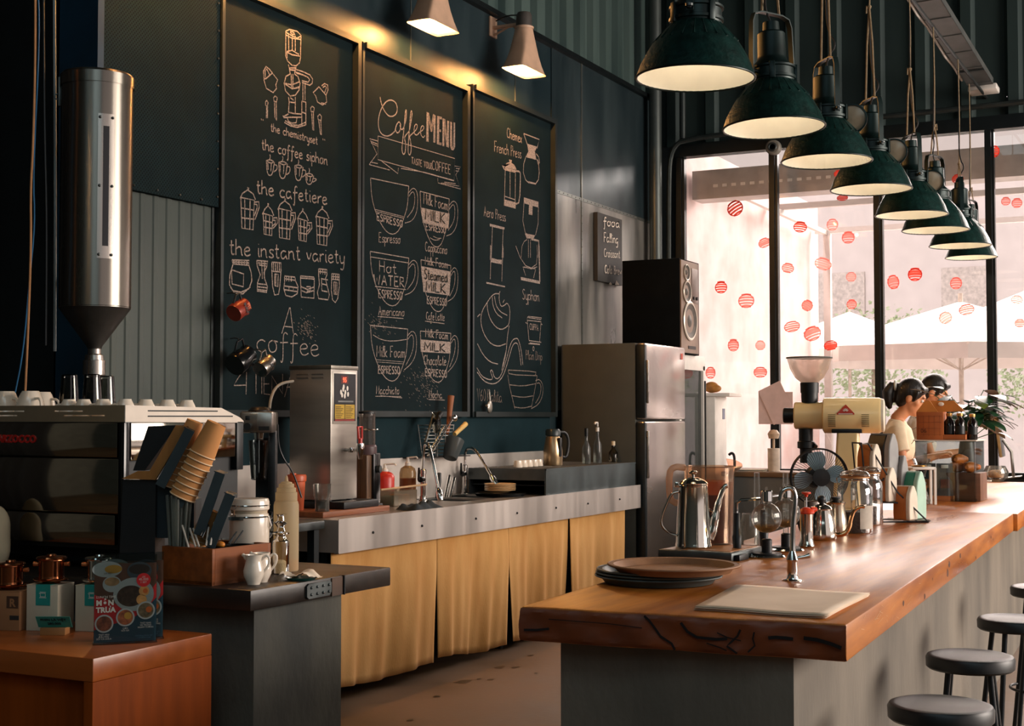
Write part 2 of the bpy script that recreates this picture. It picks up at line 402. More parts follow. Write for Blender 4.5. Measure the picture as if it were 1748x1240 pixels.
# blue painted steel column and hanging dark cloth at the left end
struct(MB().box(-4.70, -4.47, 4.69, 4.729, 0, 6.3).build('wall_column_blue', mk('blue_column_paint', '#153a50', .5, .1, .2, 3, .05)))
vs = []; n = 90
for i in range(n + 1):
    y = 1.2 + i * (3.15 / n); x = -4.95 + .05 * sin(i * .9) + .02 * sin(i * 2.3); vs += [(x, y, .1), (x, y, 5.5)]
bc = MB().add(vs, [(2 * i, 2 * i + 2, 2 * i + 3, 2 * i + 1) for i in range(n)]).build('dark_curtain', mk('black_cloth', '#070b0d', .9, 0, .2, 6))
tag(bc, 'black floor-length cloth hanging behind the steel hopper at the left edge', 'curtain')
# far wall with the window openings
WY = 11.7
MX = [-4.29, -3.45, -2.565, -1.68, -.80, .08, .96, 1.84, 2.72]      # mullion centres
ZS, ZT = .93, 3.69
PINS = [(1448, 63), (1536, 48), (1535, 133), (1619, 175), (1722, 166), (1481, 138), (1612, 162)]
HOLE = mk('corrugated_far_sheet', '#2f403e', .6, .2, .0, 3, .03, col2='#1f2e2e', stretch=(1, 1, .2))
nt = HOLE.node_tree; N = nt.nodes; L = nt.links; bs = N['Principled BSDF']
ge = N.new('ShaderNodeNewGeometry'); prev = None
for px, py in PINS:                                                  # pinholes in the sheet that let the sky through
    p = aty(px, py, WY); di = N.new('ShaderNodeVectorMath'); di.operation = 'DISTANCE'; di.inputs[1].default_value = (p.x, p.y - .02, p.z)
    L.new(ge.outputs['Position'], di.inputs[0]); lt = N.new('ShaderNodeMath'); lt.operation = 'GREATER_THAN'; lt.inputs[1].default_value = .013; L.new(di.outputs['Value'], lt.inputs[0])
    if prev is None: prev = lt.outputs[0]
    else:
        mu = N.new('ShaderNodeMath'); mu.operation = 'MULTIPLY'; L.new(prev, mu.inputs[0]); L.new(lt.outputs[0], mu.inputs[1]); prev = mu.outputs[0]
L.new(prev, bs.inputs['Alpha'])
struct(corrug('wall_far_upper', HOLE, (-4.91, WY), (1, 0), 38, .36, ZT + .1, 6.3, (0, -1), .045, .22))
struct(MB().box(-4.55, 9, WY - .03, WY + .12, 0, ZS).build('wall_far_lower', mk('far_wall_paint', '#5b6160', .6, 0, .1, 3)))
struct(MB().box(-4.55, MX[0], WY - .03, WY + .1, ZS, ZT + .12).build('wall_far_left', DARK))
struct(MB().box(MX[-1], 9, WY - .03, WY + .1, ZS, ZT + .12).build('wall_far_right', DARK))
hb = MB().box(MX[0] - .04, MX[-1] + .05, WY - .06, WY + .06, ZT, ZT + .11).box(MX[0] - .04, MX[-1] + .05, WY - .05, WY + .05, ZS - .02, ZS + .03)
struct(hb.build('trim_5', FRAME))
tn = 6
for i, x in enumerate(MX):
    struct(MB().box(x - .035, x + .012, WY - .05, WY + .05, ZS, ZT + .03).box(x + .016, x + .034, WY - .03, WY + .03, ZS, ZT).build('trim_%d' % tn, FRAME)); tn += 1
WGL = glassm('window_glass', '#fbf7f4', .8, .01)
STK = [glassm('red_sticker', '#ffb0a0', .1, .4, .92, '#ee4a38'), glassm('faded_red_sticker', '#ffc0b4', .1, .4, .75, '#f08074'), glassm('pale_pink_sticker', '#ffd0c6', .1, .4, .7, '#f3a89c')]
WIN = []
for i in range(8):
    wn = bpy.data.objects.new('window_%d' % (i + 1), None); COL.objects.link(wn); wn.location = ((MX[i] + MX[i + 1]) / 2, WY, 0); struct(wn); WIN.append(wn)
    hw = (MX[i + 1] - MX[i]) / 2
    MB().box(-hw + .02, hw - .02, .006, .014, ZS + .02, ZT).build('pane', WGL, wn)
# red leaf marks stuck on the panes: (x, y, half width, half height, tone, tilt)
for px, py, a, b_, tn_, tl in [(1255, 356, 13, 13, 0, 30), (1231, 491, 10, 10, 0, 0), (1274, 514, 13, 12, 1, 0), (1305, 415, 10, 8, 1, 20), (1366, 388, 11, 9, 0, -10), (1421, 384, 9, 10, 2, 0),
        (1448, 406, 10, 10, 1, 0), (1345, 458, 10, 8, 1, -15), (1405, 451, 14, 10, 2, -20), (1378, 522, 9, 9, 1, -30), (1352, 558, 13, 9, 1, 10), (1387, 570, 14, 12, 1, 20), (1418, 590, 11, 8, 0, 10),
        (1454, 520, 8, 8, 1, 0), (1453, 473, 8, 8, 2, 0), (1438, 338, 9, 5, 0, 0), (1252, 590, 9, 10, 1, 0), (1298, 636, 11, 9, 1, 0), (1213, 637, 8, 10, 1, 0), (1298, 590, 8, 8, 2, 0),
        (1562, 469, 11, 11, 0, 0), (1525, 482, 9, 12, 1, 10), (1632, 484, 9, 10, 1, 0), (1650, 529, 12, 9, 1, 10), (1614, 543, 10, 10, 2, 30), (1697, 259, 8, 10, 0, 0), (1717, 344, 7, 7, 1, 0),
        (1736, 347, 8, 8, 1, 0), (1736, 512, 9, 7, 1, -10), (1741, 552, 8, 7, 1, 0), (1635, 306, 9, 8, 0, 0), (1432, 297, 8, 6, 0, 0), (1243, 806, 7, 8, 1, 0)]:
    p = aty(px, py, WY - .002); k = 1 / ppm(p); rx, rz = a * k * 1.08, b_ * k; ta = radians(tl)
    i = max(0, min(7, sum(1 for x in MX[1:] if x < p.x))); wx = (MX[i] + MX[i + 1]) / 2
    m = MB(); n = 18
    def E(r0, a0): x = r0 * rx * cos(a0); z = r0 * rz * sin(a0); return (p.x - wx + x * cos(ta) - z * sin(ta), .0, p.z + x * sin(ta) + z * cos(ta))
    for j in range(5):                                               # scribbled strokes that make the leaf
        t = -.8 + j * .4; h = sqrt(max(.02, 1 - t * t))
        pts = [(p.x - wx + rx * (u * h * cos(ta) - (t + .12 * (1 - u * u)) * sin(ta) * rz / rx), 0, p.z + rz * ((t + .12 * (1 - u * u)) * cos(ta)) + rx * u * h * sin(ta)) for u in (-1, -.6, -.2, .2, .6, 1)]
        m.ribbon(pts, rz * random.uniform(.22, .42), (0, -1, 0), .004)
    m.ribbon([E(.95, 2 * pi * q / n) for q in range(n + 1)], rz * .16, (0, -1, 0), .004)
    m.build('leaf_sticker', STK[tn_], WIN[i])
# corner pipe, conduits along the window head
struct(MB().cyl((-4.44, 11.45, 0), (-4.44, 11.45, 6.3), .055, n=20).build('wall_corner_pipe', mk('grey_pipe', '#4d5452', .4, .5, .1, 6)))
pp = MB(); A = aty(1165, 160, 11.6); pp.cyl((A.x, 11.6, 3.84), (A.x, 11.6, 6.28), .028)
pp.tube(smoothline([(-4.36, 11.55, 1.4), (-4.36, 11.55, 3.5), (-4.33, 11.55, 3.75), (-4.2, 11.55, 3.84), (-2, 11.55, 3.86), (2, 11.55, 3.9)], 2), .022)
tag(pp.build('conduit', mk('conduit_steel', '#3d4443', .4, .6, .1)), 'dark metal conduit pipe bending along the head of the windows', 'pipe')
J = aty(1322, 253, 11.645)
t = thing('junction_box', 'round grey junction box at the top of the first window post', 'junction box', J)
MB().lathe([(.065, 0), (.065, .05), (.055, .06), (.03, .062)], 20, cap0=True).at(rx=0).build('cover', mk('junction_grey', '#7d786e', .5), t).rotation_euler = (pi / 2, 0, 0)
r = MB().torus((0, -.062, 0), .032, .008, ax='Y').build('ring', STEEL_D, t)
# ------------------------------------------------------------------ cable tray
TE, TS = atd(1674, 146, 11.0), atd(1520, -95, 9.0)
t = thing('cable_tray', 'galvanised cable tray slanting down toward the far wall above the pendant lamps', 'cable tray', TE)
td = (TS - TE); tl = td.length; t.rotation_mode = 'QUATERNION'; t.rotation_quaternion = frame_m((0, 0, 0), td.cross(Vector((0, 0, 1))), td).to_3x3().to_quaternion()
m = MB().box(-.095, .095, 0, tl, 0, .004).box(-.095, -.091, 0, tl, 0, .05).box(.091, .095, 0, tl, 0, .05)
for i in range(10): m.box(-.095, .095, .05 + i * .3, .068 + i * .3, -.006, 0)
m.build('tray', mk('galvanised', '#6f7270', .45, .6, .1, 8), t)
MB().tube([(.12 , .1 + i * .25, .02 + .012 * sin(i * 2.1)) for i in range(10)], .011).build('cable', WHITE_P, t)
MB().box(-.11, .11, -.16, -.04, -.02, .03, .01).build('end_plate', WHITE_P, t)
for y in (.3, 1.6): MB().box(-.1, .1, y, y + .02, -.012, -.006).build('cross_bar', STEEL_D, t)
tag(MB().tube([(-1.69, 4.2, 3.96), (-1.70, 11.75, 3.96)], .012, 8).build('lamp_rail', mk('rail_dark_pipe', '#2a3030', .5, .4)), 'thin dark pipe that the pendant lamp ropes hang from', 'rail')
# ------------------------------------------------------------------ fixed counters
# steel sink counter along the left wall
CT = thing('sink_counter', 'long stainless steel sink counter below the chalk menus', 'counter', (-3.845, 5.69, 0))
c = MB(); c.box(-.66, -.004, 0, 1.6, .855, .9); c.box(-.66, -.58, 1.6, 3.9, .855, .9); c.box(-.2, -.004, 1.6, 3.9, .855, .9); c.box(-.58, -.2, 2.3, 3.9, .855, .9); c.box(-.58, -.2, 1.93, 1.97, .855, .9)
c.build('worktop', STEEL, CT)
MB().box(-.004, .0, 0, 3.9, .742, .905).box(-.66, 0, -.003, 0, .742, .9).box(-.03, 0, 0, 3.9, .738, .742).build('apron', mk('apron_steel', '#cbc2bb', .45, .65, .08, 2.2, .03, stretch=(1, 3, .3), rvar=.1, bscale=2.5), CT)
MB().box(-.69, -.66, 0, 3.8, .9, 1.15).build('splashback', mk('splash_steel', '#d8d0c8', .4, .5, .08, 2.5, .03, stretch=(1, 1.5, .4), rvar=.1, bscale=3), CT)
for y0, y1 in ((1.6, 1.93), (1.97, 2.3)):
    s = MB().box(-.58, -.57, y0, y1, .68, .89).box(-.21, -.2, y0, y1, .68, .89).box(-.58, -.2, y0, y0 + .01, .68, .89).box(-.58, -.2, y1 - .01, y1, .68, .89).box(-.58, -.2, y0, y1, .67, .68)
    s.build('sink_bowl', STEEL_D, CT)
sc_ = MB()
for y in (.3, .78, 1.38, 1.9, 2.45, 2.95, 3.5): sc_.sphere((.003, y, .82), .007, 8, 6)
sc_.build('screw', BLACK, CT)
lg = MB()
for y in (.06, 1.9, 3.7):
    for x in (-.12, -.62): lg.box(x - .02, x + .02, y - .02, y + .02, 0, .86)
lg.box(-.64, -.1, .04, 3.8, .25, .28)
lg.build('under_frame', DARK, CT)
# linen skirt of the counter: separate cloths with slits between
LINEN = mk('linen_cloth', '#dba866', .9, 0, .0, 5, .15, col2='#c68e4c', stretch=(1, 1.5, .4), bscale=120)
def cloth(y0, y1, zb0, zb1, lab, seed, gap0, gap1):
    random.seed(seed); vs = []; nu, nv = 60, 18
    ph = [random.uniform(0, 6.28) for _ in range(4)]
    for j in range(nv + 1):
        v = j / nv
        for i in range(nu + 1):
            u = i / nu; yy0 = y0 + gap0 * max(0, v - .35); yy1 = y1 - gap1 * max(0, v - .35); y = yy0 + (yy1 - yy0) * u
            amp = .003 + .015 * v
            x = amp * (sin(u * 9 + ph[0]) + .6 * sin(u * 21 + ph[1]) + .3 * sin(u * 43 + ph[2] + v * 2))
            zb = zb0 + (zb1 - zb0) * u + .012 * sin(u * 7 + ph[3]); vs.append((-3.9 + x, y, .80 + (zb - .80) * v))
    fs = [(j * (nu + 1) + i, j * (nu + 1) + i + 1, (j + 1) * (nu + 1) + i + 1, (j + 1) * (nu + 1) + i) for j in range(nv) for i in range(nu)]
    o = MB().add(vs, fs).build('linen_curtain', LINEN, ang=180); so = o.modifiers.new('s', 'SOLIDIFY'); so.thickness = .003
    tag(o, lab, 'curtain', 'linen cloths below the sink counter')
cloth(5.70, 6.72, .075, .05, 'widest linen cloth at the left end of the skirt under the steel counter', 1, 0, .05)
cloth(6.725, 7.57, .07, .03, 'second linen cloth from the left, between the two dark slits under the steel counter', 2, .03, .1)
cloth(7.575, 8.45, .05, .03, 'linen cloth half hidden behind the front corner of the wooden bar', 3, .08, .05)
cloth(8.455, 9.42, .05, .03, 'linen cloth at the fridge end of the steel counter', 4, .02, 0)
random.seed(11)
# left peninsula: dark slab on a concrete block
DSLAB = woodm('dark_stained_slab', '#2e221a', '#191310', .42, 'X', 3, .08, .05, rvar=.08)
PN = thing('left_counter', 'short concrete counter with a dark wooden slab top at left', 'counter', (-2.42, 3.15, 0))
MB().prism([(-1.9, 0), (0, 0), (.024, .69), (-1.9, .69)], .862, .92, .004).build('slab', DSLAB, PN)
MB().box(-1.85, -.03, .055, .49, 0, .862).build('base', CONC_D, PN)
hp = MB()
MBp = [(.003, .25), (.004, .43)]
hp.prism_x([(.245, .875), (.255, .868), (.36, .868), (.37, .878), (.37, .905), (.36, .912), (.255, .912), (.245, .905)], .008, .016)
for y in (.265, .295, .325, .355):
    for z in (.88, .9): hp.sphere((.017, y, z), .0045, 8, 5)
hp.build('hinge_plate', STEEL_D, PN)
MB().box(.0, .0165, .372, .43, .863, .917).build('wood_patch', woodm('patch_wood', '#5d4230', '#3f2c20', .5, 'Y'), PN)
MB().box(.002, .022, .430, .434, .862, .9205).build('slab_joint', DARK, PN)
# big bar: thick varnished slab on concrete
BARW = woodm('varnished_bar_wood', '#d2802e', '#8c4412', .40, 'Y', 2.6, .28, .10, rvar=.14, crough=.24, spec=.45)
BAREND = mk('bar_end_grain', '#8a4420', .5, 0, .0, 5, .2, col2='#5c2a12', detail=8, stretch=(1, 1, 1.2), bscale=14)
BR = thing('wooden_bar', 'long bar with a thick varnished wooden slab on a concrete base', 'bar counter', (-.80, 3.27, 0))
def barx(y, side): return (-.0415 * y) if side else (-.812 - .0415 * y)
n = 24; top = [(-.812, -.065)]
edge = []
for i in range(n + 1):
    u = i / n; y = -.065 + .068 * u + .004 * sin(u * 17) ; edge.append((-.812 + .812 * u, y))
poly = edge + [(barx(4.1, 1), 4.1), (barx(4.1, 0), 4.1)]
sl = MB().prism(poly, .832, .92, .006).build('slab', BARW, BR)
MB().prism([(barx(4.108, 1) + .02, 4.108), (barx(7.7, 1) + .02, 7.7), (barx(7.7, 0), 7.7), (barx(4.108, 0), 4.108)], .832, .919, .005).build('slab', BARW, BR)
EG = MB(); vs = []                                              # worn end of the slab: rough sawn face with checks
nu, nv = 60, 10
for j in range(nv + 1):
    for i in range(nu + 1):
        u = i / nu; v = j / nv; y = -.065 + .068 * u + .004 * sin(u * 17); y -= .010 + .0025 * sin(u * 31 + v * 5) + .002 * sin(u * 67 - v * 9)
        if v in (0, 1): y += .006
        vs.append((-.812 + .812 * u, y, .835 + .081 * v))
EG.add(vs, [(j * (nu + 1) + i, j * (nu + 1) + i + 1, (j + 1) * (nu + 1) + i + 1, (j + 1) * (nu + 1) + i) for j in range(nv) for i in range(nu)])
EG.build('end_face', BAREND, BR)
ck = MB()
def crack(pts, wd):
    ck = MB(); ck.ribbon([(-.812 + .812 * u, -.0795 + .068 * u + .004 * sin(u * 17) - .0025 * sin(u * 31 + v * 5), .835 + .081 * v) for u, v in pts], wd, (0.08, -1, 0), .0025); ck.build('crack', mk('crack_black', '#120806', .9), BR)
crack([(.405, .98), (.42, .85), (.44, .6), (.455, .4), (.49, .2), (.5, .02)], .006); crack([(.7, .75), (.69, .55), (.67, .35), (.66, .25), (.69, .05)], .005)
crack([(.74, .7), (.735, .5), (.74, .3), (.72, .1)], .004); crack([(.52, .85), (.54, .6), (.57, .45), (.63, .43), (.66, .46)], .007)
crack([(.78, .55), (.8, .58), (.83, .57), (.85, .55)], .008); crack([(.88, .6), (.92, .58), (.96, .5), (.99, .4)], .009); crack([(.02, .35), (.06, .36), (.1, .42)], .006)
crack([(.6, .3), (.64, .2), (.66, .12)], .003); crack([(.1, .72), (.3, .7), (.4, .62)], .002); crack([(.63, .62), (.66, .5), (.7, .42)], .003)
MB().prism([(-.745, .03), (-.135, .03), (barx(7.6, 1) - .135, 7.6), (barx(7.6, 0) + .06, 7.6)], 0, .832).build('base', CONC, BR)
# scratches and dents along the front edge
sx = MB()
for k in range(60):
    y = random.uniform(.05, 4.0); z = random.uniform(.85, .91); l = random.uniform(.01, .07); dz = random.uniform(-.012, .012)
    sx.ribbon([(barx(y, 1) + .0007, y, z), (barx(y + l, 1) + .0007, y + l, z + dz)], .0012, (1, .04, 0), .0004)
sx.build('scratch', mk('pale_scratch', '#c99a6c', .6), BR)
st_ = MB()
for k in range(9):
    y = random.uniform(.1, 3.2); z = random.uniform(.845, .9); r = random.uniform(.006, .02); q = 10
    st_.add([(barx(y, 1) + .0012, y + r * 1.2 * cos(2 * pi * i / q) * random.uniform(.4, 1), z + r * sin(2 * pi * i / q) * random.uniform(.5, 1.1)) for i in range(q)], [tuple(range(q))])
st_.build('dark_stain', mk('edge_stain', '#4a2410', .6), BR)
# ------------------------------------------------------------------ chalk menus on the left wall
GL = {'a': "4,4 2.5,5 .5,4 0,2 1,0 2.5,.3 4,2 4,5 4,1 5,0", 'b': "0,9 0,0 2,0 4,1 4,3.5 2.5,5 0,3.5", 'c': "4,4.2 2.5,5 .6,4 0,2.2 1,.3 2.6,0 4.4,.8",
'd': "4,4 2.5,5 .5,4 0,2 1,0 2.5,.3 4,2 4,9 4,1 5,0", 'e': "0,2.4 4,3 3.4,4.7 2,5 .4,4 0,2 1,.2 2.6,0 4.4,1", 'f': "3.6,8 2.6,9 1.5,8 1.4,4 1.4,-3 .6,-4 .3,-3|0,4.4 3.8,4.8",
'g': "4,4 2.5,5 .5,4 0,2 1,0 2.5,.4 4,2 4,5 4,-3 2.5,-4 .5,-3.4", 'h': "0,9 0,0|0,3.4 2,5 3.6,4.4 3.8,.8 4.6,0", 'i': ".5,5 .5,.8 1.4,0|.5,7 .6,7.5", 'k': "0,9 0,0|3.4,5 0,2.2 3.8,0",
'l': "0,1 1.6,7.5 1.2,9 .3,8.5 .2,1 1.4,0", 'm': "0,5 0,0|0,3.4 1.4,5 2.6,4.6 2.8,0|2.8,3.4 4.2,5 5.4,4.6 5.6,.5 6.4,0", 'n': "0,5 0,0|0,3.4 1.8,5 3.4,4.4 3.6,.6 4.4,0", 'o': "2,5 .4,4.2 0,2.4 .8,.3 2.2,0 3.8,1 4,3 3.2,4.6 2,5 4.6,4.6",
'p': "0,5 0,-4|0,3.8 2,5 3.8,4 4,2 2.8,.2 0,.8", 'r': "0,5 0,0|0,3.2 1.4,4.8 3,4.8", 's': "3.4,4.4 2,5 .4,4.2 .8,3 3,2 3.4,.8 2,0 0,.6", 't': "1.2,8 1.2,1 2.2,0 3.2,.6|0,5.2 2.8,5.4", 'u': "0,5 .2,.8 1.6,0 3.2,1 3.6,5 3.6,.8 4.4,0",
'v': "0,5 1.8,0 3.6,5", 'w': "0,5 1.2,0 2.6,4 4,0 5.2,5", 'x': "0,5 3.6,0|3.6,5 0,0", 'y': "0,5 .4,1 1.8,0 3.4,1.2|3.8,5 3.4,-2.6 2.2,-4 .6,-3.2",
'A': "0,0 2.4,9 4.8,0|1,3.4 3.9,3.4", 'B': "0,0 0,9 3,8.6 3.2,5.4 0,4.8 3.8,4 3.8,.6 0,0", 'C': "4.6,7.6 3,9 .8,7.6 0,4.4 .9,1 3,0 4.8,1.2", 'D': "0,0 0,9 3,8 4.4,4.6 3.2,.8 0,0", 'E': "4,9 0,9 0,0 4,0|0,4.6 3,4.6", 'F': "4,9 0,9 0,0|0,4.6 3,4.6",
'H': "0,9 0,0|4.2,9 4.2,0|0,4.6 4.2,4.6", 'I': "0,9 0,0", 'K': "0,9 0,0|4,9 0,4 4.4,0", 'L': "0,9 0,0 3.8,0", 'M': "0,0 .4,9 2.8,3 5.2,9 5.6,0", 'N': "0,0 0,9 4.4,0 4.4,9", 'O': "2.4,9 .5,7.6 0,4.5 .7,1 2.4,0 4.3,1.2 4.8,4.5 4.2,7.8 2.4,9",
'P': "0,0 0,9 3.4,8.4 3.6,5 0,4.4", 'R': "0,0 0,9 3.4,8.4 3.4,5.2 0,4.6 4,0", 'S': "4,7.8 2.2,9 .2,7.4 .8,5.4 3.6,3.8 4,1.4 2,0 0,1.2", 'T': "0,9 4.6,9|2.3,9 2.3,0", 'U': "0,9 .2,1.4 2,0 4,1.2 4.4,9", 'V': "0,9 2.2,0 4.4,9", 'W': "0,9 1.4,0 3,6 4.6,0 6,9", 'Y': "0,9 2.2,4.5 4.4,9|2.2,4.5 2.2,0",
'6': "3.6,8.4 1.4,7 0,3 .8,.3 2.4,0 4,1.4 3.6,4 1.8,4.8 .2,3", '0': "2,9 .3,7 0,4.5 .4,1.6 2,0 3.7,1.6 4,4.5 3.6,7.4 2,9", '"': "0,9 .4,7|1.2,9 1.6,7", '&': "4,0 .6,7 1.6,9 2.8,7.4 .2,2.6 1.4,0 4,3", '5': "3.6,9 .4,9 .2,5.4 2.4,5.6 3.8,3.6 3,.8 1.2,0 0,.8", '9': "3.6,6 2,4.6 .3,6 .6,8.4 2.2,9 3.7,7.6 3.4,0"}
def pts(s): return [tuple(float(q) for q in p.split(',')) for p in s.split()]
def glyph_lines(text, caps_narrow=1.0):
    out = []; x = 0
    for ch in text:
        if ch == ' ': x += 4; continue
        g = GL.get(ch)
        if not g: x += 4; continue
        mxx = 0
        for st in g.split('|'):
            P = pts(st); mxx = max(mxx, max(p[0] for p in P)); 
            if ch.islower() or ch in 'CSOU60"&59': P = smoothline(P, 2)
            out.append([(x + p[0], p[1]) for p in P])
        x += mxx + (1.1 if ch.islower() else 1.7)
    return out, x - 1.2
CHALK = mk('chalk', '#b5a296', .95, 0, .0, 110, col2='#5a5450', detail=2)
CHALKD = mk('faint_chalk', '#8f7d70', .95, 0, .0, 60, col2='#4c4744', detail=2)
BOARD = perf('blackboard_mesh', '#132124', '#0a1416', 120)
BFR = mk('board_frame_steel', '#2e3637', .42, .5, .1, 6)
class Chalk:
    """strokes drawn on a board: read off the photo, laid on the board's own plane x = X (normal +x)"""
    def __init__(s, X, y0): s.X = X; s.y0 = y0; s.m = MB(); s.d = MB(); s.dark = MB(); s.dust = MB()
    def src(s, ox, oy, k): s.o = (ox, oy, k); return s
    def p(s, x, y):
        ox, oy, k = s.o; q = atx(ox + x / k, oy + y / k, s.X); return Vector((0, q.y - s.y0, q.z))
    def line(s, st, wd=.008, it=0, mb=None, closed=False):
        for one in st.split('|'):
            P = pts(one)
            if closed: P = P + [P[0]]
            P = smoothline(P, it); (mb or s.m).ribbon([s.p(*q) for q in P], wd * .78, (1, 0, 0), .0015 + random.random() * .0008)
    def fill(s, st, mb=None, off=.0012):
        P = pts(st); m = (mb or s.m); m.add([(s.p(*q) + Vector((off, 0, 0)))[:] for q in P], [tuple(range(len(P)))])
    def text(s, t, a, b, h, wd=.007, mb=None, slant=0.0, off=0.0022):
        A = s.p(*a); B = s.p(*b); ls, W = glyph_lines(t); ux = (B - A) / W
        ha = (s.p(a[0], a[1] - h) - A).z / 9
        for l in ls:
            (mb or s.m).ribbon([A + ux * (x + slant * y) + Vector((0, 0, ha * y)) for x, y in l], wd * .78, (1, 0, 0), off + random.random() * .0008)
    def build(s, parent):
        if s.m.v: s.m.build('chalk_drawing', CHALK, parent, smooth=False)
        if s.d.v: s.d.build('faint_chalk_drawing', CHALKD, parent, smooth=False)
        if s.dust.v: tag(s.dust.build('chalk_dust', CHALKD, parent, smooth=False), kind='stuff')
        if s.dark.v: s.dark.build('dark_lettering', BOARD, parent, smooth=False)
def board(name, y0, y1, z0, z1, lab):
    t = thing(name, lab, 'chalkboard', (-4.55, y0, 0), 0, 'framed chalk menus on the wall')
    w = y1 - y0
    MB().box(.0, .035, .03, w - .03, z0 + .03, z1 - .03).build('panel', BOARD, t)
    MB().box(0, .06, 0, .022, z0, z1).box(0, .075, w - .035, w, z0, z1).box(0, .075, .022, w - .035, z0, z0 + .035).box(0, .075, .022, w - .035, z1 - .035, z1).build('frame', BFR, t)
    return t
BX = -4.515
# board 1 --------------------------------------------------------
t1 = board('chalkboard', 5.585, 6.835, 1.40, 3.605, 'left framed chalkboard with coffee siphon drawing and hanging cups')
c = Chalk(BX, 5.585); c.src(370, 0, 3.4444)
c.line("404,184 425,174 470,184 493,208 490,340 484,370 465,388 440,384 415,360 403,330 404,184|404,190 430,205 470,225 494,212|404,205 440,225 490,232|420,200 422,300|442,200 442,300|460,212 460,300|410,304 440,296 480,320|410,306 440,322 486,330|410,304 412,340|430,184 450,190 460,205 440,200 430,190", .009)
c.line("420,380 424,400 465,400 462,384|424,410 462,414|426,400 430,435|460,400 456,435", .01)
c.line("430,435 405,450 394,490 402,535 430,565 460,560 482,530 488,490 475,450 455,436|436,435 438,520|446,435 446,525|398,490 440,500 486,480|400,494 440,522 484,516|456,520 486,510", .009)
c.line("460,408 500,420 545,440 562,465 560,490 545,502 500,485 500,475 535,484 545,470 535,455 495,436 462,424|465,430 500,440", .009)
c.line("505,488 505,590|517,490 517,590|498,595 498,740|522,600 522,735|498,595 522,602|498,660 522,668|420,570 424,600 420,660|460,570 460,665|424,600 460,605|430,575 450,590|418,660 450,668 500,672|388,688 420,670|386,680 392,692 430,690 500,690|410,690 420,715 440,725 465,722 470,690|395,720 430,740 470,750 522,735|400,710 440,735 480,738 520,720", .009)
c.line("285,460 275,470 290,520 330,545 350,520 345,500 356,470 325,430 285,465|276,465 272,420 288,392 305,405 325,430|284,455 282,420 292,405 308,440", .009)
c.line("600,510 565,545 580,565 590,600 620,618 645,600 640,560 600,512|615,505 632,492 650,500 652,530 640,560|622,515 636,505 643,515 632,545|612,606 640,612", .009)
c.line("292,590 285,600 285,620 295,625 300,605 292,590|292,625 290,695|297,625 296,695|342,565 332,575 335,595 350,600 354,575 342,565|338,600 340,690 350,710 348,600|560,625 550,635 552,655 568,658 572,635 560,625|556,658 562,765 568,768 566,660|603,672 592,685 595,705 612,708 614,685 603,672|598,708 608,790 614,795 610,710", .009)
c.text('the chemistryset', (315, 772), (590, 850), 50, .008); c.text('"', (258, 738), (275, 742), 40, .007); c.text('"', (620, 855), (638, 860), 40, .007)
c.text('the coffee siphon', (262, 880), (648, 972), 66, .009)
for x, y, w_, h_ in [(290, 945, 48, 90), (362, 955, 52, 98), (456, 975, 50, 90), (520, 1025, 48, 62)]:
    c.line(f"{x},{y} {x+4},{y+h_*.75} {x+w_*.35},{y+h_} {x+w_*.75},{y+h_*.9} {x+w_},{y+8}|{x},{y} {x+w_*.5},{y-6} {x+w_},{y+8} {x+w_*.5},{y+16} {x},{y}|{x+w_},{y+24} {x+w_+16},{y+28} {x+w_+14},{y+h_*.6} {x+w_-6},{y+h_*.75}|{x+w_*.4},{y-8} {x+w_*.5},{y-22} {x+w_*.42},{y-36}|{x+8},{y+12} {x+10},{y+h_*.6}|{x+w_*.6},{y+16} {x+w_*.55},{y+h_*.7}", .008, 1)
c.text('the cafetiere', (232, 1138), (645, 1205), 84, .010)
c.src(370, 300, 2.952)
for x, y, w_, h_, sp in [(120, 110, 68, 155, 1), (232, 190, 48, 105, 0), (310, 165, 62, 148, 1), (408, 215, 46, 110, 1), (500, 205, 58, 140, 0)]:
    s_ = .06 * w_
    c.line(f"{x},{y} {x+5},{y+h_} {x+w_*.9},{y+h_+8} {x+w_},{y+14} {x},{y}|{x-4},{y+6} {x+8},{y-20} {x+w_*.5},{y-38} {x+w_-6},{y-18} {x+w_+6},{y+12}|{x+w_*.5},{y-38} {x+w_*.5},{y-50} {x+w_*.58},{y-48} {x+w_*.54},{y-38}|{x+w_*.28},{y+10} {x+w_*.3},{y+h_}|{x+w_*.68},{y+14} {x+w_*.66},{y+h_+4}|{x},{y+h_*.34} {x+w_},{y+h_*.34+12}|{x+2},{y+h_*.66} {x+w_},{y+h_*.66+8}|{x+w_},{y+24} {x+w_+22},{y+22} {x+w_+24},{y+50} {x+w_*1.05},{y+h_*.72}|{x+w_},{y+34} {x+w_+13},{y+36} {x+w_+14},{y+52} {x+w_},{y+h_*.6}", .009)
c.text('the instant variety', (62, 398), (640, 445), 82, .010)
c.line("75,425 80,445 160,452 162,428 75,425|78,435 160,440|84,426 84,446|96,426 96,447|110,427 110,448|124,428 124,449|138,428 138,450|150,428 150,451|80,447 64,500 62,550 80,580 120,588 160,570 175,530 172,490 160,452|72,474 134,496 132,560 76,546 72,474|66,560 90,594 130,596 168,560", .009)
c.line("200,428 256,432 250,460 236,490 240,520 254,560 250,588 202,582 204,540 218,500 202,455 200,428|206,440 250,444|210,450 246,456|204,545 252,550|204,560 252,566|204,574 250,580|225,432 228,520|240,434 238,520", .009)
c.line("276,436 322,440 322,480 316,560 310,598 290,602 280,560 276,480 276,436|284,438 284,480|294,438 294,482|304,440 304,482|314,440 314,482|277,482 322,486|290,496 308,498 306,560 290,556 290,496|296,500 296,556", .009)
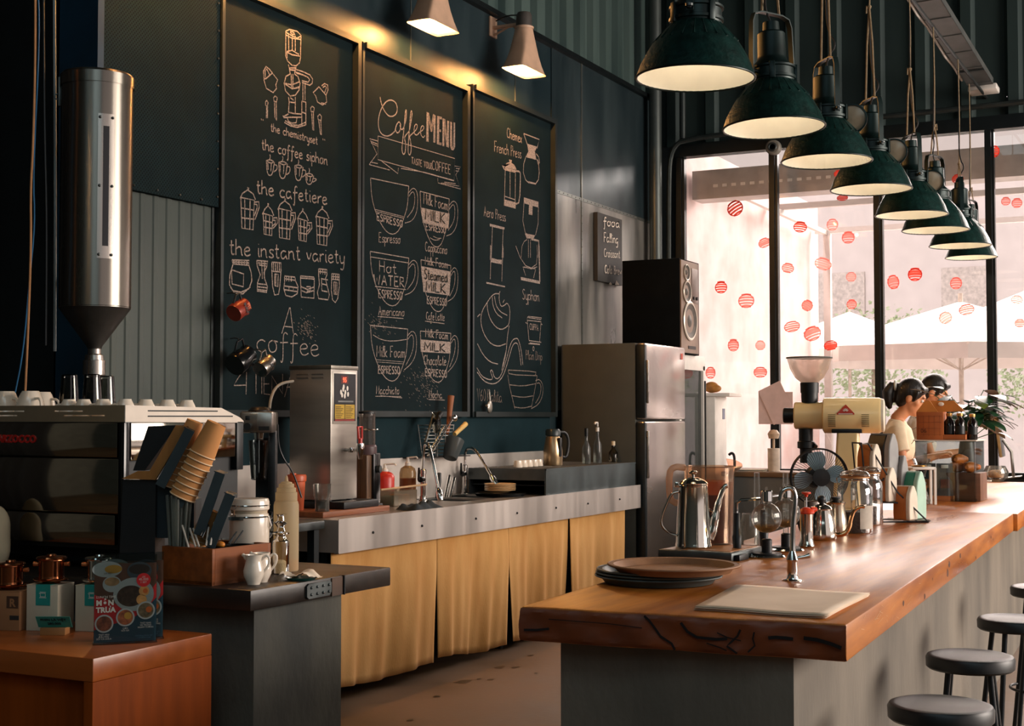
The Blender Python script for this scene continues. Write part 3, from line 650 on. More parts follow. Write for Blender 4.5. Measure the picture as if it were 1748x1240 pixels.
c.line("340,506 392,512 396,532 408,560 404,595 376,612 346,604 336,570 340,536 340,506|342,520 394,528|350,508 350,532|362,508 362,534|374,510 374,534|338,556 408,566|338,575 404,585|362,560 384,562 384,582 362,578 362,560", .009)
c.line("420,506 488,512 490,520 488,618 424,612 420,506|422,516 488,522|424,560 456,574 488,562|426,580 450,590 486,580|450,560 470,560 472,580 452,582", .009)
c.line("512,470 554,474 554,500 546,520 556,560 566,600 560,626 512,620 506,590 516,550 512,500 512,470|512,484 554,488|520,472 520,496|532,474 532,498|544,474 544,500|526,520 558,526|526,545 556,552|528,580 556,586|526,516 528,582", .009)
c.line("578,494 616,498 616,560 608,620 596,640 582,626 576,580 578,494|578,508 616,512|586,496 586,520|598,496 598,522|608,498 608,522|578,522 616,526|588,536 604,538 604,600 590,598 588,536|596,540 596,600", .009)
c.line("365,665 326,796|368,664 384,796|340,760 380,764", .007, 0)
c.text('coffee', (198, 885), (512, 912), 112, .008)
c.line("120,1000 100,1030 84,1058 148,1056|148,990 146,1104|196,985 196,1100|225,1000 225,1100|232,1050 262,1050|236,1004 236,1100 266,1104|276,1110 276,1010 330,1100 330,1000|340,1116 372,1000 400,1116|350,1066 392,1066", .007)
c.d.v or None
for _ in range(90):                                                # chalk dust in the mesh
    x, y = random.gauss(445, 25), random.gauss(765, 35); c.line(f"{x:.0f},{y:.0f} {x+5:.0f},{y+5:.0f}", .004, 0, c.dust)
c.build(t1)
# board 2 --------------------------------------------------------
t2 = board('chalkboard', 6.87, 8.15, 1.40, 3.60, 'middle framed chalkboard headed Coffee MENU with six drawn cups')
c = Chalk(BX, 6.87); c.src(610, 60, 3.645)
c.line("140,385 148,430 170,480 200,510 235,500 250,465 240,420 210,402 180,410 150,450 130,510 128,570 145,615 180,632 210,620 232,598", .010, 2)
c.line("232,598 240,560 258,535 270,560 262,600 245,612 236,590|262,560 275,600 300,540 305,470 298,462 290,560 280,660 274,710 282,745 296,735 300,680 290,640 300,620 322,600 335,520 340,475 330,470 324,560 316,660 312,730 324,752 334,720 330,660 320,630 345,610", .010, 2)
c.line("345,610 368,585 372,560 360,552 350,580 352,615 368,625 385,605|385,605 408,590 414,570 400,562 390,590 394,625 410,640 418,625", .009, 2)
for a in ("430,480 428,662 440,664 440,520 455,600 462,602 474,530 472,668 482,670 484,500 470,492 458,560 442,485 430,480", "496,505 494,678 522,684 522,672 506,668 506,600 518,602 518,590 506,588 508,520 524,524 524,512 496,505", "530,520 528,690 538,692 540,580 552,694 566,700 568,535 558,533 556,640 544,524 530,520", "578,540 576,690 584,712 596,716 606,695 606,545 598,543 596,690 588,700 586,542 578,540"):
    c.line(a, .005); c.fill(a, c.d)
for a in ("436,485 434,660", "478,500 477,666", "502,512 500,674", "534,525 533,686", "562,540 561,694", "582,545 580,690", "602,548 601,694"): c.line(a, .012)
c.line("127,628 604,768 600,908 126,775 127,628|75,645 127,660|80,655 120,740 72,806|72,806 200,840|80,790 126,800|80,660 126,680|84,672 126,692|150,785 250,862 254,826|604,815 640,820 610,870 640,958 500,920 498,890|612,830 634,832|610,845 630,848|520,920 630,940|540,915 610,925|270,830 420,855 600,905", .006)
c.text('TASTE YOUR', (335, 800), (462, 838), 40, .007); c.text('COFFEE', (462, 836), (578, 866), 58, .008)
def cup(x0, yl, x1, yr, bot, hx, band=None):
    """wide cup: rim from (x0,yl) to (x1,yr), bottom at y=bot, handle out to hx"""
    w_ = x1 - x0; h_ = bot - yl
    c.line(f"{x0},{yl} {x1},{yr}", .007)
    c.line(f"{x0},{yl} {x0+w_*.03},{yl+h_*.35} {x0+w_*.14},{yl+h_*.62} {x0+w_*.30},{yl+h_*.85} {x0+w_*.45},{bot-8} {x0+w_*.62},{bot+2} {x0+w_*.76},{bot-h_*.08} {x0+w_*.88},{bot-h_*.3} {x0+w_*.97},{yl+h_*.5} {x1},{yr}", .007, 1)
    c.line(f"{x1},{yr+40} {x1+(hx-x1)*.5},{yr+6} {hx},{yr+40} {hx-4},{yr+h_*.45} {x1+(hx-x1)*.4},{yr+h_*.62} {x1-w_*.1},{bot-h_*.2}", .006, 2)
    c.line(f"{x1},{yr+64} {x1+(hx-x1)*.45},{yr+28} {hx-18},{yr+60} {hx-24},{yr+h_*.4} {x1-w_*.04},{bot-h_*.3}", .006, 2)
cup(80, 890, 318, 940, 1240, 375); c.line("108,1085 285,1130|110,1096 284,1140", .005); c.text('ESPRESSO', (120, 1152), (280, 1198), 44, .010)
cup(388, 972, 570, 1020, 1320, 625); c.text('Milk Foam', (410, 1050), (560, 1092), 70, .008)
c.fill("397,1074 572,1112 566,1205 405,1168"); c.text('MILK', (420, 1148), (545, 1176), 66, .011, c.dark, off=.005); c.text('ESPRESSO', (425, 1212), (548, 1236), 42, .010)
c.src(610, 380, 3.645)
c.text('Espresso', (132, 122), (265, 132), 60, .007); c.text('Cappuccino', (420, 178), (556, 198), 60, .007)
c.line("450,95 480,112 510,106|470,86 500,100 520,98", .006, 1)
cup(78, 180, 318, 222, 520, 378); c.line("80,214 316,252|108,398 300,418", .006); c.text('Hot', (135, 306), (240, 322), 70, .008); c.text('WATER', (100, 385), (290, 402), 62, .011); c.text('ESPRESSO', (130, 468), (278, 482), 52, .010)
c.text('Americano', (130, 576), (290, 584), 55, .007); c.line("125,585 285,598", .006)
cup(394, 232, 580, 268, 556, 626); c.text('Milk Foam', (420, 262), (560, 286), 52, .008); c.fill("398,272 580,306 572,455 410,432"); c.text('Steamed', (414, 352), (558, 374), 66, .009, c.dark, off=.005); c.text('MILK', (425, 425), (548, 442), 60, .011, c.dark, off=.005); c.text('ESPRESSO', (432, 505), (555, 520), 46, .010)
c.text('Cafe Latte', (426, 606), (540, 612), 50, .007); c.line("418,614 540,630", .006)
cup(80, 640, 312, 664, 988, 368); c.line("96,700 150,732 220,740 305,728", .006, 1); c.text('Milk Foam', (118, 836), (295, 842), 70, .008); c.line("112,854 285,868|114,868 285,880", .004); c.text('ESPRESSO', (128, 940), (262, 944), 48, .010)
c.text('Macchiato', (116, 1068), (258, 1070), 52, .007); c.line("110,1082 270,1084|140,1078 276,1092", .006)
cup(390, 676, 580, 690, 996, 628); c.text('Milk Foam', (422, 712), (562, 730), 52, .008); c.fill("390,728 580,744 578,816 394,806"); c.text('MILK', (415, 795), (545, 806), 50, .011, c.dark, off=.005); c.text('Chocolate', (412, 886), (550, 890), 62, .008); c.text('ESPRESSO', (420, 955), (555, 966), 46, .010)
c.text('Mocha', (444, 1092), (524, 1096), 50, .007); c.line("442,1102 542,1106", .006)
for _ in range(140):
    x, y = random.gauss(410, 60), random.gauss(1000, 70); c.line(f"{x:.0f},{y:.0f} {x+6:.0f},{y+6:.0f}", .004, 0, c.dust)
for _ in range(70):
    x, y = random.gauss(130, 40), random.gauss(630, 40); c.line(f"{x:.0f},{y:.0f} {x+6:.0f},{y+6:.0f}", .004, 0, c.dust)
c.build(t2)
# board 3 --------------------------------------------------------
t3 = board('chalkboard', 8.215, 9.51, 1.40, 3.635, 'right framed chalkboard with french press and pour-over kettle drawings')
c = Chalk(BX, 8.215); c.src(800, 140, 4.131)
c.text('Chemex', (268, 392), (372, 432), 72, .008); c.text('French Press', (180, 492), (368, 540), 76, .008); c.text('Aero Press', (106, 946), (258, 985), 72, .008)
c.line("386,364 496,406 480,470|386,364 412,440|412,440 480,460|400,534 386,580 384,640 400,690 420,710 470,720 490,690 496,640 490,560 480,545|420,704 468,716", .010)
c.fill("412,440 480,460 466,490 476,550 400,530 420,490"); c.line("474,505 492,530 498,570 488,580 480,545", .010)
c.fill("232,590 250,605 256,585 270,570 286,566 284,546 304,552 300,570 320,585 334,612 256,596"); c.line("236,590 252,620|256,600 334,615", .012)
c.fill("256,604 330,622 330,642 256,624"); c.line("256,615 250,850|290,630 290,810|328,640 326,850|248,805 328,832", .009); c.line("330,628 358,632 364,650 358,850 330,862", .016, 1); c.fill("250,828 330,850 330,894 248,872")
c.fill("388,814 492,846 490,886 388,856"); c.fill("424,866 450,872 448,940 422,934"); c.line("388,850 380,980 396,1060 410,1075|490,880 488,1000 470,1080", .008); c.fill("395,1068 468,1082 456,1106 408,1104")
c.line("440,1108 492,1122 494,1240", .022); c.line("368,1240 374,1160 390,1125 410,1112|420,1112 420,1240|434,1112 434,1240|480,1150 484,1240", .007)
c.fill("148,1000 252,1026 250,1042 148,1018"); c.line("166,1020 158,1240|242,1040 234,1240|152,1150 150,1240|242,1170 242,1240", .008)
c.src(800, 420, 4.131)
c.line("158,0 150,235|240,0 232,250|152,0 150,100", .008); c.fill("160,84 200,96 232,98 232,130 200,124 156,114"); c.fill("124,254 256,284 254,292 124,266")
c.line("494,0 500,255", .022); c.line("366,230 500,258", .028); c.line("330,0 360,80 400,140 440,156 476,130 482,60|380,150 470,162|384,160 400,210|470,168 456,226|388,148 440,162 480,148", .008)
c.text('Syphon', (378, 378), (495, 392), 76, .008)
c.line("214,338 180,336 150,365 128,400 96,450 82,510 90,580 120,650 160,695 210,710 260,690|128,400 130,450 150,520 190,575 230,592 270,570 286,540 290,440 270,400 250,420 225,430 212,380 214,338|165,360 168,420 195,480 235,508|180,355 190,420 220,465 270,490|212,340 220,320|250,380 240,400|284,560 270,650 262,760 240,850|60,500 80,480|60,690 100,770 150,820 205,834|56,860 90,920 140,945 170,940 156,900 150,880 164,875 178,930 210,940 240,880 270,780 290,700 310,660 340,650 352,670 370,740 380,840|58,890 100,950 150,975 200,968 240,920 265,850 290,760 308,700 330,680 350,700 368,845|232,880 240,830 262,740", .009, 1)
c.line("412,505 508,520 512,508 420,498 412,505|412,505 410,525 508,535|412,530 424,670|508,535 498,680|424,668 510,680|430,684 500,694|420,690 500,696|400,540 412,550|508,550 518,556", .008)
c.text('CUPPA', (428, 590), (490, 600), 44, .007); c.text('Plain Drip', (402, 800), (515, 810), 66, .006, c.d); c.line("455,708 448,725 455,745 462,725 455,708", .007, 1)
c.line("276,876 476,886 468,910|276,880 284,908 482,916|274,910 284,980 310,1090 325,1150|482,916 468,1000 445,1120 440,1140|284,980 380,990 470,972|300,1056 380,1070 452,1058|318,1136 380,1146 445,1130|470,950 500,940 524,985 520,1060 490,1120 440,1148|478,970 500,965 510,1000 500,1060 470,1110", .008, 1, c.d)
c.text('V60', (58, 1092), (118, 1096), 86, .006, c.d); c.text('Kalita', (130, 1096), (232, 1106), 86, .006, c.d)
c.build(t3)
# small food board on the scuffed sheet
fb = thing('food_board', 'small grey chalk sign headed food hanging on the scuffed metal sheet', 'chalkboard', (-4.54, 10.47, 0))
q0 = atx(1020, 362, -4.5); q1 = atx(1062, 490, -4.5)
fb.location = (-4.535, q0.y, 0); W_ = q1.y - q0.y
MB().box(.0, .035, 0, W_, q1.z + .01, q0.z).build('panel', mk('grey_sign_board', '#34322f', .7, .1, .1, 7), fb)
c = Chalk(-4.4985, q0.y); c.src(940, 320, 4.132); c.m = MB(); 
c.text('food', (370, 268), (482, 285), 60, .012); c.text('Falling', (374, 385), (470, 396), 66, .010); c.text('Croissant', (374, 490), (486, 500), 60, .008); c.text('Cold Brew', (380, 605), (496, 618), 58, .012); c.text('2', (460, 440), (470, 440), 30)
c.fill("410,680 420,668 430,680 430,690 415,688"); c.fill("455,675 462,655 475,675 484,690 450,690")
c.m.build('chalk_lettering', mk('bright_chalk', '#e6d8c8', .9, 0, .05, 60), fb, smooth=False)
for k in kids(fb):
    if 'chalk' in k.name: k.location = (.0375, 0, 0)
for tt in (t1, t2, t3):
    for k in kids(tt):
        if k.name.startswith(('chalk', 'faint', 'dark')): k.location = (.0352, 0, 0)
# ------------------------------------------------------------------ horn lamps above the boards
HORN = mk('beige_lamp_enamel', '#c9a58a', .5, 0, .08, 8); HORNI = mk('lamp_inner_white', '#efe6c8', .5, 0, .03)
BULB = emit('warm_bulb', '#ffd890', 18)
def horn_lamp(y, lab):
    t = thing('wall_lamp', lab, 'lamp', (-4.3, y, 3.79), 0, 'horn lamps above the chalk menus')
    def ring(hx, hy, z, k=24, sq=1.0):
        out = []
        for i in range(k):
            a = 2 * pi * i / k + pi / k; ca, sa = cos(a), sin(a)
            e = 2 / (2 + 8 * sq); x = hx * math.copysign(abs(ca) ** e, ca); yy = hy * math.copysign(abs(sa) ** e, sa); out.append((x, yy, z))
        return out
    def shell(rows):
        vs = [v for r in rows for v in r]; k = len(rows[0])
        return MB().add(vs, [(i * k + j, i * k + (j + 1) % k, (i + 1) * k + (j + 1) % k, (i + 1) * k + j) for i in range(len(rows) - 1) for j in range(k)])
    lv = [(.088, .188, -.012, 1), (.083, .18, 0, 1), (.074, .148, .05, .9), (.068, .115, .11, .7), (.064, .09, .18, .4), (.062, .072, .25, .1), (.06, .062, .29, 0)]
    shell([ring(a, b, z, sq=s) for a, b, z, s in lv]).build('shade', HORN, t)
    shell([ring(a - .004, b - .004, z, sq=s) for a, b, z, s in lv[1:]] + [ring(.004, .004, .29, sq=0)]).build('reflector', HORNI, t)
    MB().lathe([(.066, .285), (.068, .30), (.058, .305)], 24).build('collar', HORN, t)
    MB().lathe([(.056, .3), (.054, .38), (.046, .4), (0, .402)], 24).build('cap', mk('lamp_cap_grey', '#4a4541', .6, .2), t)
    MB().box(-.25, -.05, -.02, .02, .315, .335, .004).box(-.25, -.235, -.05, .05, .26, .4, .003).tube([(-.24, 0, .27), (-.12, .0, .318)], .008).build('bracket', HORN, t)
    MB().tube(smoothline([(-.24, .03, .38), (-.15, .03, .41), (-.03, .0, .39)], 2), .005).build('cable', BLACK, t)
    MB().lathe([(.0, .02), (.024, .03), (.03, .055), (.02, .12), (.016, .24)], 16).build('bulb', BULB, t)
    l = light('POINT', 'lamp_light', (-.03, -.0, .0), 34, (1, .45, .13), .016); l.parent = t
    return t
horn_lamp(7.36, 'left beige horn lamp in view, above the middle chalkboard')
horn_lamp(8.60, 'right beige horn lamp, above the right chalkboard')
horn_lamp(6.15, 'beige horn lamp above the left chalkboard, at the top edge')
horn_lamp(5.0, 'beige horn lamp nearest the steel hopper, above the picture edge')
# ------------------------------------------------------------------ left end: hopper, cords
HOP = mk('hopper_steel', '#8d877e', .3, 1.0, .05, 26, .0, stretch=(1, 1, .04), rvar=.04)
HOP.node_tree.nodes['Principled BSDF'].inputs['Anisotropic'].default_value = .8
HOP.node_tree.nodes['Principled BSDF'].inputs['Anisotropic Rotation'].default_value = .25
hp_ = aty(162, 527, 4.3); R_ = .142
t = thing('coffee_hopper', 'tall stainless steel coffee bean hopper with a cone bottom and slot window', 'hopper', (hp_.x, 4.3, 0))
MB().lathe([(R_, 1.84), (R_, 2.745)], 56).build('body', HOP, t)
MB().lathe([(R_ + .004, 2.74), (R_ + .004, 2.785), (R_ - .004, 2.795), (0, 2.8)], 56).build('lid', HOP, t)
MB().lathe([(R_ + .001, 1.845), (R_ - .004, 1.835), (.03, 1.685), (.028, 1.675)], 48).build('cone', mk('cone_steel', '#565450', .45, .9, .06, 20), t)
MB().lathe([(.026, 1.69), (.026, 1.655), (.036, 1.65), (.038, 1.63), (.044, 1.628), (.044, 1.57), (.036, 1.56), (.03, 1.50), (.0, 1.50)], 28).build('spout', STEEL_V, t)
MB().box(-.05, -.03, -.01, .01, 1.595, 1.61, .003).build('slide_gate', BLACK, t)
aw = radians(-32)
def on_drum(a, z, dr=.0): return ((R_ + dr) * cos(a), (R_ + dr) * sin(a), z)
m = MB(); wi = MB(); sc_ = MB()
z0, z1 = 2.03, 2.61
for i in range(6):
    pass
def drum_patch(mb, a0, a1, z0, z1, dr, n=6):
    vs = []
    for i in range(n + 1):
        a = a0 + (a1 - a0) * i / n; vs += [on_drum(a, z0, dr), on_drum(a, z1, dr)]
    mb.add(vs, [(2 * i, 2 * i + 2, 2 * i + 3, 2 * i + 1) for i in range(n)])
m = MB(); drum_patch(m, aw - .22, aw + .22, z0, z1, .004); wf = m.build('window_plate', STEEL_V, t)
wi = MB(); drum_patch(wi, aw - .08, aw + .08, z0 + .05, z1 - .05, .0055); wi.build('slot_window', BLACKG, wf)
for z in (z0 + .015, (z0 + z1) / 2, z1 - .015):
    for a in (aw - .17, aw + .17): MB().sphere(on_drum(a, z, .006), .006, 8, 6).build('screw', STEEL_D, wf)
MB().box(-.012, .012, -R_ - .012, -R_, 2.66, 2.78, .003).torus((0, -R_ - .012, 2.70), .012, .003, 12, 6, 'X').at(rz=0).build('clasp', STEEL_D, t).rotation_euler = (0, 0, radians(-52))
for z in (2.5, 1.95): MB().box(-.02, .02, .12, .66, z, z + .04).build('wall_bracket', STEEL_D, t).rotation_euler = (0, 0, radians(50))
def cordline(pxs, Y, r, mat, name, lab):
    P = [aty(x, y, Y) for x, y in pxs]; o = MB().tube(smoothline([tuple(p) for p in P], 2), r, 6).build(name, mat); return tag(o, lab, 'cable')
cordline([(60, -40), (60, 110), (56, 260), (52, 320), (53, 420), (48, 560), (42, 690)], 4.0, .0045, mk('tan_cord', '#a8764a', .6), 'hanging_cord', 'tan cord hanging down at the far left beside the steel hopper')
cordline([(64, -40), (68, 60), (56, 300), (60, 380), (50, 480), (40, 600), (24, 680)], 4.05, .003, mk('blue_cord', '#1f5d86', .5), 'hanging_cord', 'thin blue cable hanging behind the tan cord at the far left')
cordline([(74, -40), (76, 220), (80, 380), (78, 590)], 4.1, .004, BLACK, 'hanging_cord', 'black cable hanging between the tan cord and the steel hopper')
cordline([(92, -40), (94, 300), (93, 600)], 4.35, .008, STEEL_D, 'wall_pipe', 'slim grey pipe running up beside the blue column')
# ------------------------------------------------------------------ espresso machine on the left counter
MIR = mk('polished_panel', '#a39b8f', .07, 1.0, .05, 3, .012, bscale=3)
EM = thing('espresso_machine', 'large espresso machine seen from behind, polished steel panels under a slotted white rail', 'espresso machine', (-3.02, 3.30, .92))
bw, bd = .98, .58
MB().box(-bw, -.02, .02, bd, .07, .463).build('housing', BLACK, EM)
for (z0, z1, x1) in ((.355, .462, -.028), (.182, .351, -.022), (.085, .178, -.034)):
    MB().box(-bw + .02, x1, .0, .02, z0, z1, .003).build('rear_panel', MIR, EM)
MB().box(-.022, .0, .0, .025, .07, .463, .002).build('corner_post', BLACKG, EM)
MB().box(-.004, .001, .03, bd - .035, .345, .462, .002).build('side_panel', MIR, EM)
MB().box(-.02, .004, bd - .035, bd, .3, .465, .002).build('side_trim', BLACK, EM)
def slotted(x0, x1, z0, z1, slots, y0, y1):
    m = MB(); xs = sorted({x0, x1, *[s[0] for s in slots], *[s[1] for s in slots]}); zs = sorted({z0, z1, *[s[2] for s in slots], *[s[3] for s in slots]})
    for a, b_ in zip(xs[:-1], xs[1:]):
        for c_, d_ in zip(zs[:-1], zs[1:]):
            if any(s[0] - 1e-6 <= a and b_ <= s[1] + 1e-6 and s[2] - 1e-6 <= c_ and d_ <= s[3] + 1e-6 for s in slots): continue
            m.box(a, b_, y0, y1, c_, d_)
    return m
slotted(-bw, .0, .464, .516, [(-.29, -.17, .496, .5), (-.25, -.08, .482, .486), (-.56, -.42, .496, .5), (-.6, -.45, .482, .486)], 0, .004).build('rear_rail', mk('rail_steel', '#c9b698', .3, .8, .04), EM)
# tapering white side rail (outline in y,z) with two slots
WR = mk('white_enamel', '#e4d6c6', .35, 0, .04)
sr = MB().prism_x([(0, .464), (0, .516), (bd - .12, .510), (bd - .02, .478), (bd, .466), (bd, .46)], .0, .004)
rail = sr.build('side_rail', WR, EM)
sl_ = MB().box(.004, .0052, .10, .44, .497, .501).box(.004, .0052, .10, .52, .480, .484); sl_.build('rail_slot', DARK, rail)
MB().box(-bw, 0, .004, bd, .462, .466).build('cup_tray', STEEL_D, EM)
for (x, y) in ((-.06, .07), (-.06, bd - .06), (-bw + .06, .07)): MB().cyl((x, y, 0), (x, y, .08), .022, .018).build('foot', BLACK, EM)
MB().box(-.9, -.03, .1, bd - .1, .03, .075).build('drip_base', DARK, EM)
e0 = aty(62, 756, 3.30)
lettering('LA MARZOCCO', .034, mk('red_badge', '#b02018', .4), EM, Matrix.Translation((e0.x + 3.02, -.0015, e0.z - .92)) @ Matrix.Rotation(pi / 2, 4, 'X'), .0012, align='RIGHT', extr=.002)
# cups and glasses on top of the machine
def cup_part(t, r, h, handle=True):
    MB().lathe([(r * .52, h), (r * .55, h - .004), (r * .6, h - .007), (r * .78, h * .7), (r * .95, h * .35), (r, 0), (r - .003, 0), (r * .9, h * .4), (r * .5, h - .012), (0, h - .012)], 28).build('bowl', CERAM, t)
    MB().lathe([(r * .52, h), (r * .46, h), (r * .45, h - .006), (0, h - .007)], 28).build('foot_ring', CERAM, t)
    if handle: MB().tube(smoothline([(r * .7, 0, h * .75), (r * 1.25, 0, h * .74), (r * 1.42, 0, h * .5), (r * 1.2, 0, h * .28), (r * .92, 0, h * .3)], 2), [.0045] * 14 if False else .0045, 8).build('handle', CERAM, t)
ec = thing('espresso_cup', 'x', 'cup', (0, 0, 0), radians(200)); cup_part(ec, .036, .070)
spots = [('row', 214), ('row', 249), ('row', 286), ('row', 319), ('rear', 143), ('rear', 176), ('rear', 118)]
labs = ['upturned espresso cup nearest the rear corner of the machine top', 'second upturned espresso cup along the right-hand rail of the machine', 'third upturned espresso cup along the right-hand rail of the machine', 'upturned espresso cup furthest along the right-hand rail, near its tapered end',
        'low upturned cup just below the front glass tumbler on the machine', 'upturned espresso cup right of the glass tumblers on the machine', 'low upturned cup below the left glass tumbler on the machine']
for i, (k_, px) in enumerate(spots):
    p = atx(px, 690, -3.09) if k_ == 'row' else aty(px, 692, 3.37)
    o = ec if i == 0 else dup(ec); o.location = (p.x, p.y, 1.386); o['label'] = labs[i]; o['group'] = 'espresso cups on the machine'
bc_ = thing('cappuccino_cup', 'x', 'cup'); cup_part(bc_, .053, .100)
for i, (px, Y, rz, lab) in enumerate([(52, 3.44, -.3, 'large upturned cream cup with its handle toward the glass tumblers'), (10, 3.44, -.2, 'large upturned cream cup at the left edge of the picture')]):
    o = bc_ if i == 0 else dup(bc_); p = aty(px, 690, Y); o.location = (p.x, Y, 1.386); o.rotation_euler = (0, 0, rz); o['label'] = lab; o['group'] = 'large cups on the machine'
bc3 = dup(bc_); p = aty(72, 690, 3.6); bc3.location = (p.x, 3.6, 1.386); bc3.rotation_euler = (0, 0, .1); bc3['label'] = 'large upturned cream cup behind the one with its handle toward the tumblers'
tg = thing('glass_tumbler', 'x', 'glass')
MB().lathe([(.0, .157), (.023, .157), (.026, .154), (.037, 0), (.0345, 0), (.0235, .146), (0, .146)], 24).build('glass', glassm('tumbler_glass', '#c9cac6', 1.0, .03), tg)
for i, (px, Y, lab) in enumerate([(157, 3.55, 'upturned glass tumbler standing right under the hopper spout'), (118, 3.55, 'upturned glass tumbler left of the one under the hopper spout'), (181, 3.72, 'upturned glass tumbler partly hidden behind the one under the spout')]):
    o = tg if i == 0 else dup(tg); p = aty(px, 690, Y); o.location = (p.x, Y, 1.386); o['label'] = lab; o['group'] = 'glass tumblers on the machine'
# ------------------------------------------------------------------ paper cup dispenser behind the caddy
DW = woodm('dispenser_wood', '#b07a3c', '#8a5a28', .45, 'Z', 3, 0, .04)
DO = atd(266, 700, 4.14); S = 1 / ppm(DO)
D = thing('cup_dispenser', 'black cup dispenser with a sloping wooden top and slanted black channels', 'cup dispenser', (DO.x, DO.y, .92), YAW)
def q(px, py): return ((px - 266) * S, (986 - py) * S)                 # outline of the dispenser's own front view
MB().prism_y([q(211, 815), q(267, 815), q(267, 986), q(205, 986)], .0, .115).build('box', BLACK, D)
MB().prism_y([q(211, 813), q(238, 800), q(258, 800), q(302, 722), q(322, 724), q(268, 815)], -.012, .002).build('wooden_front', DW, D)
MB().prism_y([q(225, 800), q(245, 800), q(300, 722), q(250, 724)], .02, .12).build('magazine', BLACK, D)
MB().prism_y([q(267, 815), q(290, 832), q(330, 850), q(330, 915), q(267, 915)], .02, .115).build('lower_body', mk('dark_slate_metal', '#28343a', .4, .3, .1, 8), D)
CHM = mk('channel_metal', '#39464b', .4, .3, .1, 10)
for a, b_, yy in (((272, 822), (322, 726), .0), ((302, 855), (347, 760), .0), ((338, 905), (374, 800), -.005), ((358, 925), (392, 836), -.01)):
    A = q(*a); B = q(*b_); L_ = sqrt((B[0] - A[0]) ** 2 + (B[1] - A[1]) ** 2); an = atan2(B[1] - A[1], B[0] - A[0])
    m = MB().at((A[0], yy, A[1]), ry=-an).box(0, L_, -.03, .05, -.002, .002).box(0, L_, -.032, -.028, -.028, .002).box(L_ - .003, L_, -.03, .05, -.02, .006); m.build('channel', CHM, D)
KR = mk('kraft_paper_cup', '#c98a4e', .75, 0, .06, 12); RIMM = mk('cup_rim', '#e8c9a0', .6)
pc = thing('paper_cup', 'x', 'cup')
MB().lathe([(.0, .0), (.027, 0), (.0295, .002), (.039, -.1), (.0375, -.1), (.0285, -.004)], 28).build('cup_wall', KR, pc)
MB().torus((0, 0, -.1), .0395, .0022, 28, 8).build('rim', RIMM, pc)
def stack(a, b_, n, dep, which, r):
    """nested upturned cups from the top (px a) down the channel (px b_)"""
    A = q(*a); B = q(*b_); an = atan2(A[0] - B[0], A[1] - B[1])
    for i in range(n):
        u = i / max(1, n - 1); x = A[0] + (B[0] - A[0]) * u; z = A[1] + (B[1] - A[1]) * u
        o = pc if not stack.first else dup(pc); stack.first = True
        loc = Vector((DO.x, DO.y, .92)) + Matrix.Rotation(YAW, 3, 'Z') @ Vector((x, dep, z)); o.location = loc
        o.rotation_mode = 'QUATERNION'; o.rotation_quaternion = (Matrix.Rotation(YAW, 3, 'Z') @ Matrix.Rotation(an, 3, 'Y')).to_quaternion(); o.scale = (r, r, r)
        o['label'] = ('kraft paper cup on top of the %s slanted stack' if i == 0 else 'kraft paper cup nested in the %s slanted stack, below its top cup') % which
        o['group'] = 'paper cups in the dispenser'
stack.first = False
stack((329, 716), (304, 782), 7, .03, 'left', .82)
stack((371, 720), (338, 792), 8, -.01, 'right', .98)
stack((361, 868), (352, 888), 4, .02, 'small low', .7)
lm = MB()
# ------------------------------------------------------------------ wooden caddy with straws
n0 = atz(362, 1001, .92); 
CW = woodm('caddy_wood', '#94501f', '#61300f', .55, 'Y', 4, .0, .04, spec=.3)
cd = thing('wooden_caddy', 'reddish wooden caddy box holding straws and stirrers on the left counter', 'caddy', (n0.x, n0.y, .92), radians(-5))
lx, ly, hh = .2, .245, .104
m = MB().box(-lx, 0, 0, .012, 0, hh, .001).box(-lx, 0, ly - .012, ly, 0, hh, .001).box(-lx, -lx + .012, .012, ly - .012, 0, hh).box(-.012, 0, .012, ly - .012, 0, hh).box(-lx, 0, 0, ly, 0, .01)
m.build('box', CW, cd)
MB().box(-lx + .012, -.012, .012, ly - .012, .01, .075).build('insert', DARK, cd)
for (x, y, r) in ((-.055, .062, .036), (-.06, .17, .045)):
    MB().lathe([(r, .025), (r, 0), (r - .006, 0), (r - .008, .02)], 24, (x, y, .076), sx=1.0).build('cup_well', BLACKG, cd)
SW = mk('white_straw', '#cfc4b6', .5); SB = mk('black_stirrer', '#10100f', .4)
def rod(a, b_, r, mat, nm, lab, cat, grp, up=None):
    o = MB().tube([a, b_], r, 8).build(nm, mat); tag(o, lab, cat, grp); return o
def caddy_rod(i, pxa, pxb, mat, nm, lab, cat, grp, r=.003):
    A = atd(*pxa, 4.08); B = atd(*pxb, 4.1); rod(A, B, r, mat, nm, lab, cat, grp)
for i, (a, b_) in enumerate([((322, 935), (311, 897)), ((334, 934), (324, 902)), ((340, 934), (330, 902)), ((352, 932), (356, 900)), ((359, 931), (366, 892))]):
    caddy_rod(i, a, b_, SW, 'straw', 'short white straw standing in the wooden caddy', 'straw', 'white straws in the caddy')
for i, (a, b_) in enumerate([((390, 928), (404, 908)), ((392, 929), (402, 911)), ((400, 928), (415, 906)), ((342, 915), (350, 900)), ((345, 918), (356, 896))]):
    caddy_rod(i, a, b_, SB, 'stirrer', 'black stirrer stick poking out of the wooden caddy', 'stirrer', 'black stirrers in the caddy', .0022)
tag(MB().at(atd(376, 930, 4.12)).sphere((0, 0, 0), .012, 12, 8, (1.3, 1, .8)).build('orange_sweet', mk('orange_wrap', '#d8842c', .4)), 'small orange wrapped sweet in the wooden caddy', 'sweet')
STW = glassm('translucent_straw', '#d8dcd4', .5, .2, .45, '#b9bcb4')
sp_ = MB().tube([(0, 0, 0), (0, 0, .165)], .0032, 8).build('straw', STW)
